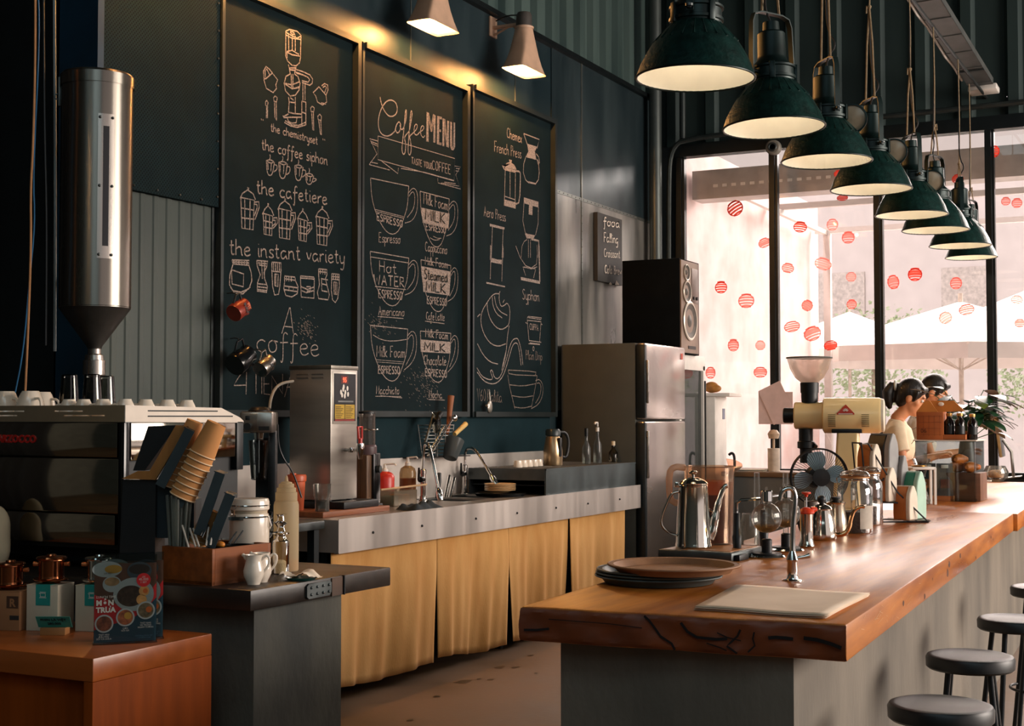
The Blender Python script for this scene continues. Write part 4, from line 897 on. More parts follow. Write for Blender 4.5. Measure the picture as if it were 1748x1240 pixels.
for i in range(34):
    o = sp_ if i == 0 else dup(sp_)
    a = random.uniform(0, 2 * pi); r = .027 * sqrt(random.random()); P = atd(306, 700, 4.13)
    o.location = (P.x + r * cos(a), P.y + r * sin(a), .996 + random.uniform(0, .012)); o.rotation_euler = (radians(-6) * r * sin(a) / .036, radians(6) * r * cos(a) / .036, 0)
    tag(o, 'long translucent straw in the dense upright bundle behind the wooden caddy', 'straw', 'bundle of clear straws')
# canister, squeeze bottle, cruets, creamers, napkin
P = atd(426, 800, 4.28)
t = thing('canister', 'cream ceramic canister with a wire clip lid behind the wooden caddy', 'canister', (P.x, P.y, .92), YAW)
MB().lathe([(.0, 0), (.056, 0), (.06, .006), (.061, .17), (.058, .185), (.054, .188)], 36).build('body', CERAM, t)
MB().lathe([(.058, .197), (.061, .2), (.061, .222), (.057, .232), (0, .235)], 36, cap0=True).build('lid', CERAM, t)
MB().lathe([(.054, .186), (.055, .197)], 32).build('seal', mk('rubber_seal', '#b8a88f', .7), t)
MB().torus((0, 0, .178), .0615, .0025, 36, 6).torus((0, 0, .212), .0622, .002, 36, 6).tube(smoothline([(-.03, -.055, .178), (-.034, -.062, .196), (-.026, -.06, .214)], 1), .002).tube([(.062, -.01, .178), (.07, -.012, .15), (.064, 0, .14)], .002).box(-.05, -.005, -.066, -.062, .17, .18).build('wire_clip', CHROME, t)
P = atz(488, 975, .92)
t = thing('squeeze_bottle', 'tall cloudy squeeze bottle with a stepped cap and yellow sauce at its bottom', 'bottle', P)
SQ = glassm('cloudy_plastic', '#e8dcc4', .4, .3, .72, '#dccbaa')
MB().lathe([(0, 0), (.037, 0), (.039, .004), (.039, .205), (.036, .216), (.03, .22)], 32).build('body', SQ, t)
MB().lathe([(.034, .218), (.034, .244), (.030, .246), (.030, .258), (.024, .26), (.024, .27), (.018, .272), (.017, .276), (.006, .279), (.003, .296), (0, .296)], 28, cap0=True).build('cap', SQ, t)
MB().lathe([(0, .002), (.0365, .002), (.0365, .036), (0, .036)], 28).build('sauce', mk('yellow_sauce', '#d99a3a', .3), t)
CR = glassm('cruet_glass', '#e9e4d8', 1.0, .02)
cz = thing('cruet', 'clear glass cruet with a flanged pour neck in front of the squeeze bottle', 'bottle', atz(479, 980, .92), 0, 'glass cruets')
MB().lathe([(0, 0), (.023, 0), (.0255, .003), (.026, .09), (.025, .1), (.018, .106), (.014, .115), (.018, .118), (.026, .122), (.026, .126), (.014, .13), (.01, .142), (.018, .152), (.022, .156), (.012, .162), (.01, .176), (.014, .18), (.018, .182)], 28).build('glass', CR, cz)
MB().lathe([(0, .003), (.022, .003), (.022, .034), (.01, .042), (0, .04)], 20).build('sugar', mk('white_sugar', '#e2cfae', .9, 0, .05, 80, .3), cz)
c2 = dup(cz); c2.location = atz(469, 972, .92); c2['label'] = 'clear glass cruet half hidden behind the front cruet'
CRM = mk('creamer_porcelain', '#e6d9c8', .14, 0, .03, 8, coat=.5)
j = thing('creamer_jug', 'small white creamer jug in front, beside the wooden caddy', 'jug', atz(433, 998, .92), radians(-2), 'white creamers')
MB().lathe([(0, 0), (.018, 0), (.019, .003), (.022, .01), (.029, .025), (.030, .04), (.025, .058), (.0225, .07), (.025, .082), (.026, .085), (.0235, .084), (.02, .07), (.022, .058), (.026, .04), (0, .01)], 28).build('body', CRM, j)
MB().tube(smoothline([(-.017, 0, .072), (-.026, 0, .08), (-.034, 0, .086)], 1), [(.008, .011), (.007, .009), (.005, .006), (.003, .003)], 10).build('spout', CRM, j)
MB().tube(smoothline([(.022, 0, .07), (.036, 0, .084), (.046, 0, .074), (.042, 0, .052), (.027, 0, .034)], 2), .0035, 8).build('handle', CRM, j)
j2 = dup(j); j2.location = atz(446, 994, .92); j2['label'] = 'white creamer jug tucked behind the front creamer'
for jj in (j, j2): jj.rotation_euler = (0, 0, YAW)
P = atz(514, 990, .92); t = thing('napkin_dish', 'small dark green dish under a crumpled napkin on the left counter', 'dish', P)
MB().lathe([(0, .0), (.04, 0), (.047, .006), (.045, .007), (0, .004)], 28).build('dish', mk('green_glaze', '#1d4a44', .25), t)
vs = []; n = 14; random.seed(5)
for a in range(n + 1):
    for b_ in range(n + 1):
        u, v = a / n - .5, b_ / n - .5; vs.append((u * .11 + .004 * sin(v * 9), v * .085 + .003 * sin(u * 11), .012 + .007 * sin(u * 8 + v * 3) + .006 * abs(v * 2) * sin(u * 5 + 1) + .004 * random.random()))
nk = MB().add(vs, [(a * (n + 1) + b_, a * (n + 1) + b_ + 1, (a + 1) * (n + 1) + b_ + 1, (a + 1) * (n + 1) + b_) for a in range(n) for b_ in range(n)]).build('napkin', mk('cream_napkin', '#e3d6c2', .85), ang=60)
nk.location = (P.x, P.y, .922); tag(nk, 'crumpled cream paper napkin lying on the dark green dish', 'napkin')
# ------------------------------------------------------------------ orange wood cabinet and what stands on it
OW = woodm('orange_veneer', '#924310', '#723208', .6, 'Z', 3.0, .0, .02, crough=.3, spec=.1)
OWT = woodm('orange_veneer_top', '#a0521f', '#824014', .34, 'X', 3.0, .15, .02, crough=.15)
cb = thing('wooden_cabinet', 'orange-brown wooden cabinet at the bottom left corner', 'cabinet', (-2.482, 2.612, 0))
MB().box(-1.2, 0, 0, .45, .752, .81, .003).build('top', OWT, cb)
MB().box(-.03, 0, 0, .45, 0, .752, .002).build('side_panel', OW, cb)
MB().box(-1.2, -.03, .03, .048, 0, .752).build('front_panel', OW, cb)
MB().box(-1.2, -.03, .44, .45, 0, .752).build('back_panel', OW, cb)
MB().box(-.0305, -.028, .004, .03, .70, .74).build('edge_chip', DARK, cb)
KRB = mk('brown_box_card', '#9a6a44', .8, 0, .08, 8, .04); WHB = mk('white_box_card', '#cdbfa8', .8, 0, .06, 8, .04); TEAL = mk('teal_label', '#1f8f86', .5, 0, .06)
def pack(px, py, w_, dpt, h_, mat, lab, teal, nm='gift_box'):
    p = atz(px, py, .81); t = thing(nm, lab, 'box', p, radians(14), 'boxed coffee drippers')
    MB().box(-w_, 0, 0, dpt, 0, h_, .0015).build('carton', mat, t)
    MB().box(-w_, 0, -.0005, dpt, h_ - .002, h_ + .0006).build('lid', mat, t)
    if teal:
        lb = MB().box(-w_ * .70, -w_ * .24, -.0012, .0, h_ * .56, h_ + .0008).box(-w_ * .70, -w_ * .24, -.0012, dpt * .4, h_ + .0004, h_ + .0014).build('label', TEAL, t)
        ic = MB(); x0 = -w_ * .47; z0 = h_ * .78; g = w_ * .1
        for l in ([(-g, g * .9), (g, g * .9)], [(-g * .8, g * .6), (g * .8, g * .6)], [(-g * .8, g * .6), (-g * .8, -g * .4)], [(g * .8, g * .6), (g * .8, -g * .4)], [(-g * .8, -g * .4), (g * .8, -g * .4)], [(-g * 1.1, -g * .7), (g * 1.1, -g * .7)], [(-g * 1.2, g * .6), (-g * .8, g * .4)]):
            ic.ribbon([(x0 + a, -.0016, z0 + b_) for a, b_ in l], .0013, (0, -1, 0))
        ic.build('dripper_icon', PRINTW, lb)
    return t, p
bx2, p2_ = pack(98, 1079, .096, .085, .126, WHB, 'white carton with a teal label in the middle, under the copper dripper', True)
bx3, p3_ = pack(182, 1080, .096, .085, .126, WHB, 'white carton with a teal label partly hidden behind the menu stands', True)
bx1, p1_ = pack(33, 1078, .12, .085, .108, KRB, 'brown carton at the left edge of the cabinet', False)
MB().box(-.03, -.002, -.0012, 0, .03, .042).build('barcode', INK, bx1); MB().box(-.04, -.004, -.0012, 0, .062, .095).build('print_patch', mk('brown_print', '#4a2f1c', .8), bx1)
lettering('R', .03, KRB, bx1, Matrix.Translation((-.022, -.0014, .067)) @ Matrix.Rotation(pi / 2, 4, 'X'), .001)
COP = mk('copper', '#b06a45', .18, 1.0, .08, 10)
def phin(nm, lab, loc, mat, rz):
    t = thing(nm, lab, 'coffee dripper', loc, rz, 'metal coffee drippers')
    MB().lathe([(0, .0), (.024, 0), (.026, .006), (.047, .009), (.049, .012), (.046, .014), (.035, .014), (.034, .02)], 36).build('base_plate', mat, t)
    MB().lathe([(.034, .016), (.0345, .062), (.0375, .064), (.037, .067), (.033, .065), (.031, .02), (0, .02)], 36).build('chamber', mat, t)
    MB().lathe([(.0405, .066), (.0415, .069), (.039, .073), (.014, .076), (.012, .08), (0, .081)], 36, cap0=True).build('lid', mat, t)
    for s in (-1, 1): MB().cyl((s * .036, 0, .052), (s * .05, 0, .053), .0055, .0065, 12).build('knob', mk('copper_knob', '#c9733f', .4, .6), t)
    return t
k = Vector((-.05, .05, 0))
d1 = phin('coffee_dripper', 'copper drip filter on the middle white carton', p2_ + Vector((-.055, .03, .1275)), COP, YAW)
phin('coffee_dripper', 'polished steel drip filter on the white carton by the menu stands', p3_ + Vector((-.055, .03, .1275)), CHROME, YAW)
phin('coffee_dripper', 'copper drip filter on the brown carton at the left edge', p1_ + Vector((-.068, .03, .1095)), COP, YAW)
p = atz(92, 1084, .81); t = thing('price_tag', 'teal price card propped in a small wooden block before the cartons', 'price tag', p, YAW)
MB().box(-.034, .034, -.012, .03, 0, .02, .001).build('block', woodm('block_wood', '#b27a46', '#8a5a30', .5, 'X'), t)
MB().at((.0, .0, .02), rx=radians(40)).box(-.042, .05, 0, .001, 0, .042).build('card', mk('teal_card', '#2f9a8e', .5, 0, .04), t)
M0 = Matrix.Translation((.004, -.001, .02)) @ Matrix.Rotation(radians(40), 4, 'X') @ Matrix.Rotation(pi / 2, 4, 'X')
lettering('PHIN LÀ VIỆT', .0115, mk('navy_print', '#0f2a33', .6), t, M0 @ Matrix.Translation((0, .026, .0004)), .0002); lettering('280.000', .0115, MATS['navy_print'], t, M0 @ Matrix.Translation((0, .011, .0004)), .0002)
# acrylic menu stands
NAVY = mk('menu_navy', '#1a4656', .5, 0, .05); MRED = mk('menu_red', '#e0282c', .5, 0, .05); MTAB = mk('menu_table_brown', '#6a4330', .6, 0, .2, 20); MBOWL = mk('menu_bowl_grey', '#b9bdb8', .5, 0, .05)
def menu_stand(lab, base, rz):
    t = thing('menu_stand', lab, 'menu stand', base, rz, 'lunch menu stands')
    W, H = .158, .208
    MB().box(-W / 2 - .002, W / 2 + .002, -.012, .035, 0, .004, .001).build('base', CLEARP, t)
    MB().box(-W / 2, W / 2, -.004, -.0025, .004, H + .022).box(-W / 2, W / 2, .0025, .004, .004, H + .022).build('acrylic', CLEARP, t)
    pr = MB().box(-W / 2 + .001, W / 2 - .001, -.001, .001, .005, H).build('menu_sheet', NAVY, t)
    lay = [0]
    def P2(u, v, l): return ((u - .5) * (W - .002), -.0012 - l * .00022, .005 + v * (H - .005))
    def poly(uv, mat, nm, l):
        MB().add([P2(u, v, l) for u, v in uv], [tuple(range(len(uv)))]).build(nm, mat, pr, smooth=False)
    def disc(u, v, r, mat, nm, l, sy=1.0, n=26):
        asp = (W - .002) / (H - .005); poly([(u + r * cos(2 * pi * i / n), v + r * sy * asp * sin(2 * pi * i / n)) for i in range(n)], mat, nm, l)
    poly([(0, .5), (.2, .47), (.5, .42), (.8, .45), (1, .56), (1, 1), (0, 1)], MTAB, 'photo_area', 0)
    poly([(0, .16), (.15, .19), (.4, .25), (.65, .31), (.85, .42), (1, .55), (1, .74), (.85, .58), (.6, .47), (.35, .48), (.15, .57), (0, .61)], MRED, 'red_band', 1)
    disc(.2, .93, .24, MBOWL, 'plate', 2, .55); disc(.3, .93, .14, mk('menu_yellow', '#c9963a', .6, 0, .1, 30), 'noodles', 3, .5)
    disc(.72, .9, .2, mk('menu_dark_bowl', '#4a565c', .5), 'bowl', 2, .75); disc(.72, .92, .17, mk('menu_broth', '#3a2c22', .5), 'broth', 3, .5)
    disc(.28, .74, .15, MBOWL, 'bowl', 2, .9); disc(.28, .77, .12, mk('menu_rice', '#b98f62', .6, 0, .2, 60), 'rice', 3, .6)
    disc(.63, .60, .33, MBOWL, 'bowl', 4, .85); disc(.58, .58, .22, mk('menu_meat', '#4d3526', .6, 0, .3, 90), 'meat', 5, .8); disc(.80, .64, .085, mk('menu_egg', '#d9a05c', .4, 0, .15, 60), 'egg', 6); disc(.76, .53, .085, MATS['menu_egg'], 'egg', 6); disc(.82, .64, .04, mk('menu_yolk', '#cf6a2a', .4), 'yolk', 7)
    disc(.79, .78, .115, MRED, 'badge', 8)
    foods = ('#8a4a2e', '#b0623a', '#7d6a4a')
    for i, (u, v) in enumerate(((.16, .24), (.5, .31), (.83, .39))):
        disc(u, v, .15, MBOWL, 'dish_rim', 8); disc(u, v, .125, mk('menu_food_%d' % i, foods[i], .6, 0, .3, 90), 'dish_food', 9)
    disc(.88, .4, .05, MATS['menu_yolk'], 'egg_half', 10); disc(.54, .33, .06, MATS['menu_yellow'], 'garnish', 10)
    def word(s, u, v, sz, mat=PRINTW, al='CENTER', bold=0):
        a = P2(u, v, 11); lettering(s, sz, mat, pr, Matrix.Translation(a) @ Matrix.Rotation(pi / 2, 4, 'X'), bold, extr=.0001, align=al)
    word('LUNCH TIME', .03, .565, .0085, al='LEFT'); word('MÓN', .03, .475, .0185, al='LEFT', bold=.0009); word('TRƯA', .03, .385, .0185, al='LEFT', bold=.0009)
    word('chỉ', .79, .81, .007); word('45.000', .79, .775, .009); word('1 SET', .79, .74, .007)
    for u, v, ls in ((.16, .09, ('THỊT HEO', 'ĐẬU PHỤ', 'SỐT CÀ CHUA')), (.5, .16, ('CƠM', 'GỎI GÀ')), (.83, .22, ('THỊT KHO', 'VÀ TRỨNG', 'NGÂM TƯƠNG'))):
        for i, s_ in enumerate(ls): word(s_, u, v - i * .027, .0058)
    word('CHỈ BÁN TRƯA TỪ', .8, .06, .005, mk('blue_print', '#4f8296', .6)); word('11:30 ĐẾN 13:30', .8, .035, .005, MATS['blue_print'])
    word('LÀ VIỆT', .22, .87, .006, INK)
    return t
p = Vector((-2.575, 2.825, .81)); menu_stand('front acrylic stand with a red and navy lunch menu', p, radians(45))
menu_stand('second acrylic menu stand, mostly hidden behind the front one', p + Vector((-.025, .055, 0)), radians(45))
p = aty(-4, 893, 3.225)
t = thing('steam_cloth', 'folded cream cloth cut by the left edge, in front of the espresso machine', 'cloth', (p.x, p.y, .92))
m = MB().sphere((0, 0, .1), .06, 20, 14, (.8, .58, 1.67)); m.v = [(x * (1 + .12 * sin(z * 45)), y, max(z, 0)) for x, y, z in m.v]; m.build('fold', mk('cream_cloth', '#d9c3a0', .8, 0, .06, 8), t)
# ------------------------------------------------------------------ hanging things on the boards
def pitcher(nm, lab, px, py, sz, mat, tilt, rz, r=.045, h=.09, txt=None):
    p = atx(px, py, -4.40); t = thing(nm, lab, 'pitcher', p, 0, 'milk pitchers hung on the left chalkboard')
    t.rotation_mode = 'QUATERNION'; t.rotation_quaternion = (Matrix.Rotation(rz, 3, 'Z') @ Matrix.Rotation(tilt, 3, 'X')).to_quaternion()
    MB().lathe([(0, -h / 2), (r * .96, -h / 2), (r, -h / 2 + .006), (r * .98, 0), (r * .8, h * .32), (r * .86, h / 2), (r * .83, h / 2), (r * .76, h * .3), (r * .94, 0), (r * .94, -h / 2 + .008), (0, -h / 2 + .008)], 32).build('body', mat, t)
    MB().tube([(0, -r * .75, h * .4), (0, -r * 1.5, h * .45), (0, -r * 1.6, h * .1), (0, -r * .98, -h * .25)], .005, 8).build('handle', mat if not txt else BLACK, t)
    MB().tube([(0, r * .7, h * .3), (0, r * .95, h * .42), (0, r * 1.15, h * .56)], [(.012, .02), (.012, .016), (.006, .008)], 10).build('spout', mat, t)
    MB().tube(smoothline([(-.02, -r * 1.3, h * .47), (-.05, -r * 1.45, h * .62), (-.1, -r * 1.3, h * .7)], 1), .003).build('hook', STEEL_D, t)
    return t
rm = pitcher('milk_pitcher', 'red milk pitcher hanging tilted on the left chalkboard', 408, 528, 1, mk('red_enamel', '#8f3020', .35, .2, .08), radians(-60), radians(0), .045, .098, True)
for i, (s_, z) in enumerate((('PIT', .018), ('BLACK', -.004))):
    lettering(s_, .026 if i == 0 else .02, mk('pitcher_orange_print', '#d8693a', .5) if i == 0 else BLACK, rm, Matrix.Translation((.046, -.002, z)) @ frame_m((0, 0, 0), (0, 1, 0), (0, 0, 1)), .001)
pitcher('milk_pitcher', 'black milk pitcher hanging below the red one', 412, 614, 1, BLACKG, radians(-60), 0, .058, .125)
sp2 = pitcher('milk_pitcher', 'polished steel milk pitcher with a small skull print, right of the black one', 452, 624, 1, STEEL_V, radians(-58), 0, .044, .095)
em = MB()
for a, b_ in (((-.012, .012), (.012, -.012)), ((-.012, -.012), (.012, .012))): em.ribbon([(.0455, a[0], a[1]), (.0455, b_[0], b_[1])], .003, (1, 0, 0))
em.add([(.0457, .008 * cos(2 * pi * i / 14), .004 + .009 * sin(2 * pi * i / 14)) for i in range(14)], [tuple(range(14))]); em.build('emblem', BLACK, sp2)
p = atx(836, 690, -4.47); t = thing('steel_scoop', 'small steel scoop hanging on the bottom of the right chalkboard', 'scoop', p)
MB().sphere((0, 0, -.02), .034, 18, 10, (.35, 1, 1.25)).build('bowl', mk('scoop_steel', '#b0aaa0', .35, .8, .1), t)
MB().tube([(0, 0, .02), (0, -.008, .08)], (.006)).torus((0, -.009, .09), .008, .002, 14, 6, 'X').cyl((0, -.05, -.01), (0, -.03, -.015), .008).build('handle', MATS['scoop_steel'], t)
# ------------------------------------------------------------------ back table with the drink mixer
t = thing('side_table', 'dark steel table between the espresso counter and the sink counter', 'table', (-4.2, 5.15, 0))
MB().box(-.32, .3, -.62, .50, .86, .9, .004).build('top', STEEL_D, t)
for (x, y) in ((-.28, -.58), (.26, -.58), (-.28, .46), (.26, .46)): MB().box(x - .02, x + .02, y - .02, y + .02, 0, .86).build('leg', DARK, t)
P = Vector((-4.06, 5.34, .9)); t = thing('drink_mixer', 'steel drink mixer with a clear hanging cup, left of the water boiler', 'mixer', P, YAW)
MB().box(-.075, .075, -.06, .09, 0, .035, .01).build('base', BLACK, t)
MB().box(.04, .075, .02, .08, .03, .44, .008).build('column', BLACK, t)
hd = MB().box(-.08, .075, -.07, .09, .425, .525, .012).build('motor_head', STEEL_V, t)
MB().box(-.052, -.03, -.073, -.069, .485, .505, .002).build('switch', BLACK, hd); MB().cyl((-.04, -.07, .455), (-.04, -.09, .455), .017, n=20).build('knob', BLACK, hd)
MB().box(.01, .06, -.0715, -.069, .437, .456).build('vent', BLACK, hd)
MB().lathe([(.05, .52), (.052, .53), (.04, .545), (0, .548)], 28).build('cap', BLACK, hd)
MB().lathe([(.025, .43), (.02, .39)], 16).tube([(0, 0, .40), (0, 0, .24)], .004).lathe([(.0, .24), (.018, .236), (0, .23)], 12).build('spindle', CHROME, t)
MB().lathe([(0, .205), (.032, .205), (.036, .21), (.05, .39), (.048, .39), (.034, .215), (0, .212)], 28).build('mixing_cup', glassm('smoke_glass', '#d4d8d8', .9, .03), t)
MB().box(-.03, .03, .085, .088, .06, .4).build('cable_cover', DARK, t)
tag(MB().tube(smoothline([tuple(atd(460, 698, 6.55)), tuple(atd(462, 680, 6.6)), tuple(atd(470, 662, 6.7)), tuple(atd(482, 654, 6.8)), tuple(atd(500, 651, 6.95))], 2), .007).build('hose', mk('grey_hose', '#7d776c', .6)), 'grey hose curving from the drink mixer up to the water boiler', 'hose')
tag(MB().tube(smoothline([tuple(atd(474, 725, 6.6)), tuple(atd(475, 760, 6.55)), tuple(atd(484, 785, 6.55)), tuple(atd(500, 805, 6.6)), tuple(atd(515, 850, 6.62))], 2), .004).build('power_cord', BLACK), 'black power cord of the drink mixer drooping toward the boiler', 'cord')
# ------------------------------------------------------------------ water boiler
t = thing('cutting_board', 'wooden board under the black drip tray of the water boiler', 'board', (-4.0, 5.78, .9))
MB().box(-.42, .0, 0, .62, 0.0, .028, .004).build('plank', woodm('board_wood', '#9a5a34', '#6e3c22', .5, 'Y'), t)
B_ = thing('water_boiler', 'tall stainless steel water boiler with a red tap and a digital panel', 'water boiler', (-4.108, 6.0, .928))
MB().box(-.26, .085, -.0, .33, 0, .038, .006).build('drip_tray', BLACK, B_)
MB().box(-.258, 0, 0, .245, .045, .722, .003).build('body', mk('boiler_steel', '#c6beb4', .36, .7, .0, 2.5, .05, col2='#8e8880', stretch=(.3, .3, 2.2), rvar=.08, bscale=3), B_)
MB().box(-.262, .004, -.004, .249, .717, .738, .003).build('lid', mk('lid_steel', '#8f8a80', .4, 1, .05), B_)
vs_ = MB()
for x in (-.215, -.12):
    for z in (.672, .690): vs_.box(x, x + .075, -.003, 0, z, z + .004)
vs_.build('vent_slot', STEEL, B_)
pn = MB().box(.0, .003, .015, .23, .435, .706, .001).build('panel_border', mk('panel_white_metal', '#cfc8bd', .3, .6, .03), B_)
MB().box(.003, .0045, .022, .223, .45, .696).build('black_face', mk('panel_black', '#141a20', .3, .0, .2), pn)
MB().box(.0045, .0052, .085, .150, .645, .686).build('display', emit('display_red_glow', '#5a1410', .05), pn)
FX = frame_m((0, 0, 0), (0, 1, 0), (0, 0, 1))
lettering('95', .036, emit('display_red', '#ff5a3a', 1.6), pn, Matrix.Translation((.0056, .118, .652)) @ FX, .0008)
ic = MB()
for (y, z) in ((.085, .60), (.105, .615), (.125, .6), (.145, .62), (.095, .585), (.12, .58), (.15, .59), (.11, .628)): ic.sphere((.0045, y, z), .011, 10, 6, (.1, .8, 1.2))
ic.build('steam_icon', PRINTW, pn); MB().box(.0045, .005, .06, .2, .548, .556).build('print_line', mk('grey_print', '#7f8280', .6), pn)
yl = MB().box(.0046, .0054, .03, .118, .462, .536).box(.0046, .0054, .124, .212, .462, .536).build('yellow_notice', mk('yellow_label', '#c09a2c', .6), pn)
nl = MB()
for k in range(7):
    for y0 in (.036, .13): nl.box(.0055, .0058, y0, y0 + .05 + .02 * ((k * 7) % 3) / 2, .468 + k * .009, .471 + k * .009)
nl.build('notice_text', INK, yl); MB().box(.0046, .0054, .03, .212, .45, .46).build('red_strip', mk('label_red', '#8f2a20', .6), pn)
tp = MB().cyl((0, .13, .30), (.09, .13, .30), .009, n=14).lathe([(.016, -.012), (.018, 0), (.016, .012)], 16, (.04, .13, .30)).lathe([(.02, .03), (.022, .018), (.018, -.02), (.011, -.045), (.009, -.052), (0, -.052)], 18, (.095, .13, .305), cap0=True)
tp.build('tap', CHROME, B_)
MB().tube([(.095, .13, .33), (.095, .13, .36)], .012).tube([(.095, .115, .36), (.092, .112, .42), (.092, .148, .42), (.095, .145, .36)], .007, closed=True).build('red_handle', RED, B_)
MB().tube([(.04, .11, .30), (.04, .16, .30)], .006).build('valve', CHROME, B_)
for i, (x, y) in enumerate(((-.23, .03), (-.03, .03), (-.23, .215), (-.03, .215))): MB().cyl((x, y, .037), (x, y, .047), .015).build('foot', BLACK, B_)
t = thing('travel_cup', 'orange reusable coffee cup standing before the water boiler', 'cup', atz(506, 881, .9))
OC = mk('orange_silicone', '#d0623a', .5, 0, .05)
MB().lathe([(0, 0), (.032, 0), (.034, .003), (.044, .175)], 32).build('body', OC, t); MB().lathe([(.044, .172), (.049, .176), (.05, .2), (.046, .208), (.02, .209), (0, .206)], 32, cap0=True).box(-.014, .014, -.04, -.02, .205, .217, .003).build('lid', mk('orange_lid', '#c85a32', .4, 0, .05), t)
t = thing('water_glass', 'faceted glass of water standing in front of the steel boiler', 'glass', atz(550, 883, .9))
MB().lathe([(0, 0), (.033, 0), (.035, .004), (.037, .09), (.043, .1), (.046, .165), (.0435, .165), (.041, .102), (.034, .09), (.032, .014), (0, .012)], 10).build('glass', CLEAR, t)
MB().lathe([(0, .014), (.0325, .014), (.0335, .085), (0, .085)], 20).build('water', glassm('water', '#dfe4e4', .8, .0), t)
P = Vector((-4.2, atx(624, 850, -4.2).y, .9)); t = thing('hopper_grinder', 'black countertop grinder with a clear cylinder, right behind the water boiler', 'grinder', P); t.scale = (.68, .68, .98)
MB().box(-.09, .09, -.09, .12, 0, .03, .008).build('base', BLACK, t); MB().box(-.075, .06, -.075, .0, .03, .30, .01).build('wooden_front', woodm('striped_wood', '#7a5536', '#3c2a1c', .5, 'Z', 6), t); MB().box(-.07, .08, .0, .1, .03, .31, .01).build('body', BLACKG, t)
MB().cyl((.08, .05, .22), (.11, .05, .22), .02, n=18).build('knob', STEEL_D, t)
MB().lathe([(.075, .30), (.078, .31), (.078, .345), (.07, .355)], 32, (0, .02, 0), cap0=True).build('collar', mk('plum_plastic', '#5a4546', .4), t)
MB().lathe([(.066, .35), (.066, .53)], 32, (0, .02, 0)).build('clear_hopper', glassm('hopper_smoke', '#d8d0c8', .9, .03, .08, '#c8b8b0'), t); MB().lathe([(.07, .528), (.07, .54), (0, .546)], 32, (0, .02, 0)).build('lid', BLACK, t); MB().torus((.0, .03, .44), .085, .004, 32, 8).build('wire_ring', CHROME, t)
# ------------------------------------------------------------------ things round the sink
def soap(lab, loc, h, r, mat, capm, cat='bottle', liquid=None, nm='soap_bottle', cap_big=False):
    t = thing(nm, lab, cat, loc)
    MB().lathe([(0, 0), (r * .94, 0), (r, .004), (r, h * .62), (r * .85, h * .72), (r * .38, h * .78)], 24).build('body', mat, t)
    if liquid: MB().lathe([(0, .003), (r * .93, .003), (r * .93, h * .5), (0, h * .5)], 20).build('liquid', liquid, t)
    if cap_big: MB().lathe([(r * 1.02, h * .55), (r, h * .66), (r * .7, h * .75), (r * .3, h * .78)], 24, cap0=True).build('shoulder', RED, t)
    MB().lathe([(r * .36, h * .77), (r * .36, h * .84), (r * .2, h * .86), (r * .16, h * .96), (0, h * .97)], 16, cap0=True).tube([(0, 0, h * .95), (r * 1.1, .01, h * .97), (r * 1.25, .01, h * .93)], .005).build('pump', capm, t)
    return t
AMB = glassm('amber_liquid', '#b8642c', .6, .05, .5, '#b0602a')
soap('soap pump bottle with a bright red shoulder in front of the splashback', (-4.38, atx(657, 850, -4.38).y, .9), .235, .055, RED, WHITE_P, cap_big=True)
soap('clear pump bottle of amber soap beside the red one', (-4.36, atx(696, 850, -4.36).y, .9), .27, .05, glassm('soap_plastic', '#d8c9b0', .6, .1, .25, '#c8a070'), WHITE_P, liquid=AMB)
t = thing('sponge_box', 'clear plastic tub of coloured sponges at the edge of the sink', 'tub', (-4.22, 6.80, .9))
MB().box(-.07, .07, -.12, .13, 0, .004).box(-.07, -.067, -.12, .13, 0, .085).box(.067, .07, -.12, .13, 0, .085).box(-.07, .07, -.12, -.117, 0, .085).box(-.07, .07, .127, .13, 0, .085).build('tub', glassm('cloudy_tub', '#dcd6ca', .6, .15, .2, '#c0b4a2'), t)
tag(MB().box(-4.27, -4.19, 6.72, 6.80, .905, .955, .008).build('sponge', mk('blue_sponge', '#3f6a74', .9, 0, .1, 40, .3)), 'blue sponge in the clear plastic tub', 'sponge'); tag(MB().box(-4.27, -4.18, 6.815, 6.91, .905, .96, .01).build('sponge', mk('yellow_sponge', '#c98a34', .9, 0, .1, 40, .3)), 'yellow sponge in the clear plastic tub', 'sponge')
tag(MB().tube([(-4.26, 6.72, .99), (-4.14, 7.02, 1.01)], (.006)).build('spatula', mk('pale_wood', '#c4a27a', .6)), 'pale wooden spatula lying across the sponge tub', 'spatula')
random.seed(3); vs = []; nn = 16
for a in range(nn + 1):
    for b_ in range(nn + 1):
        u, v = a / nn, b_ / nn; e = min(1, 6 * min(u, v, 1 - u, 1 - v)); vs.append((-3.99 + .13 * u, 6.44 + .3 * v, .903 + e * (.022 + .012 * sin(u * 9 + v * 4) + .01 * sin(v * 17))))
tag(MB().add(vs, [(a * (nn + 1) + b_, a * (nn + 1) + b_ + 1, (a + 1) * (nn + 1) + b_ + 1, (a + 1) * (nn + 1) + b_) for a in range(nn) for b_ in range(nn)]).build('dish_cloth', mk('navy_cloth', '#16242c', .9, 0, .15, 30, .2), ang=60), 'dark blue cloth bunched on the front edge of the sink counter', 'cloth')
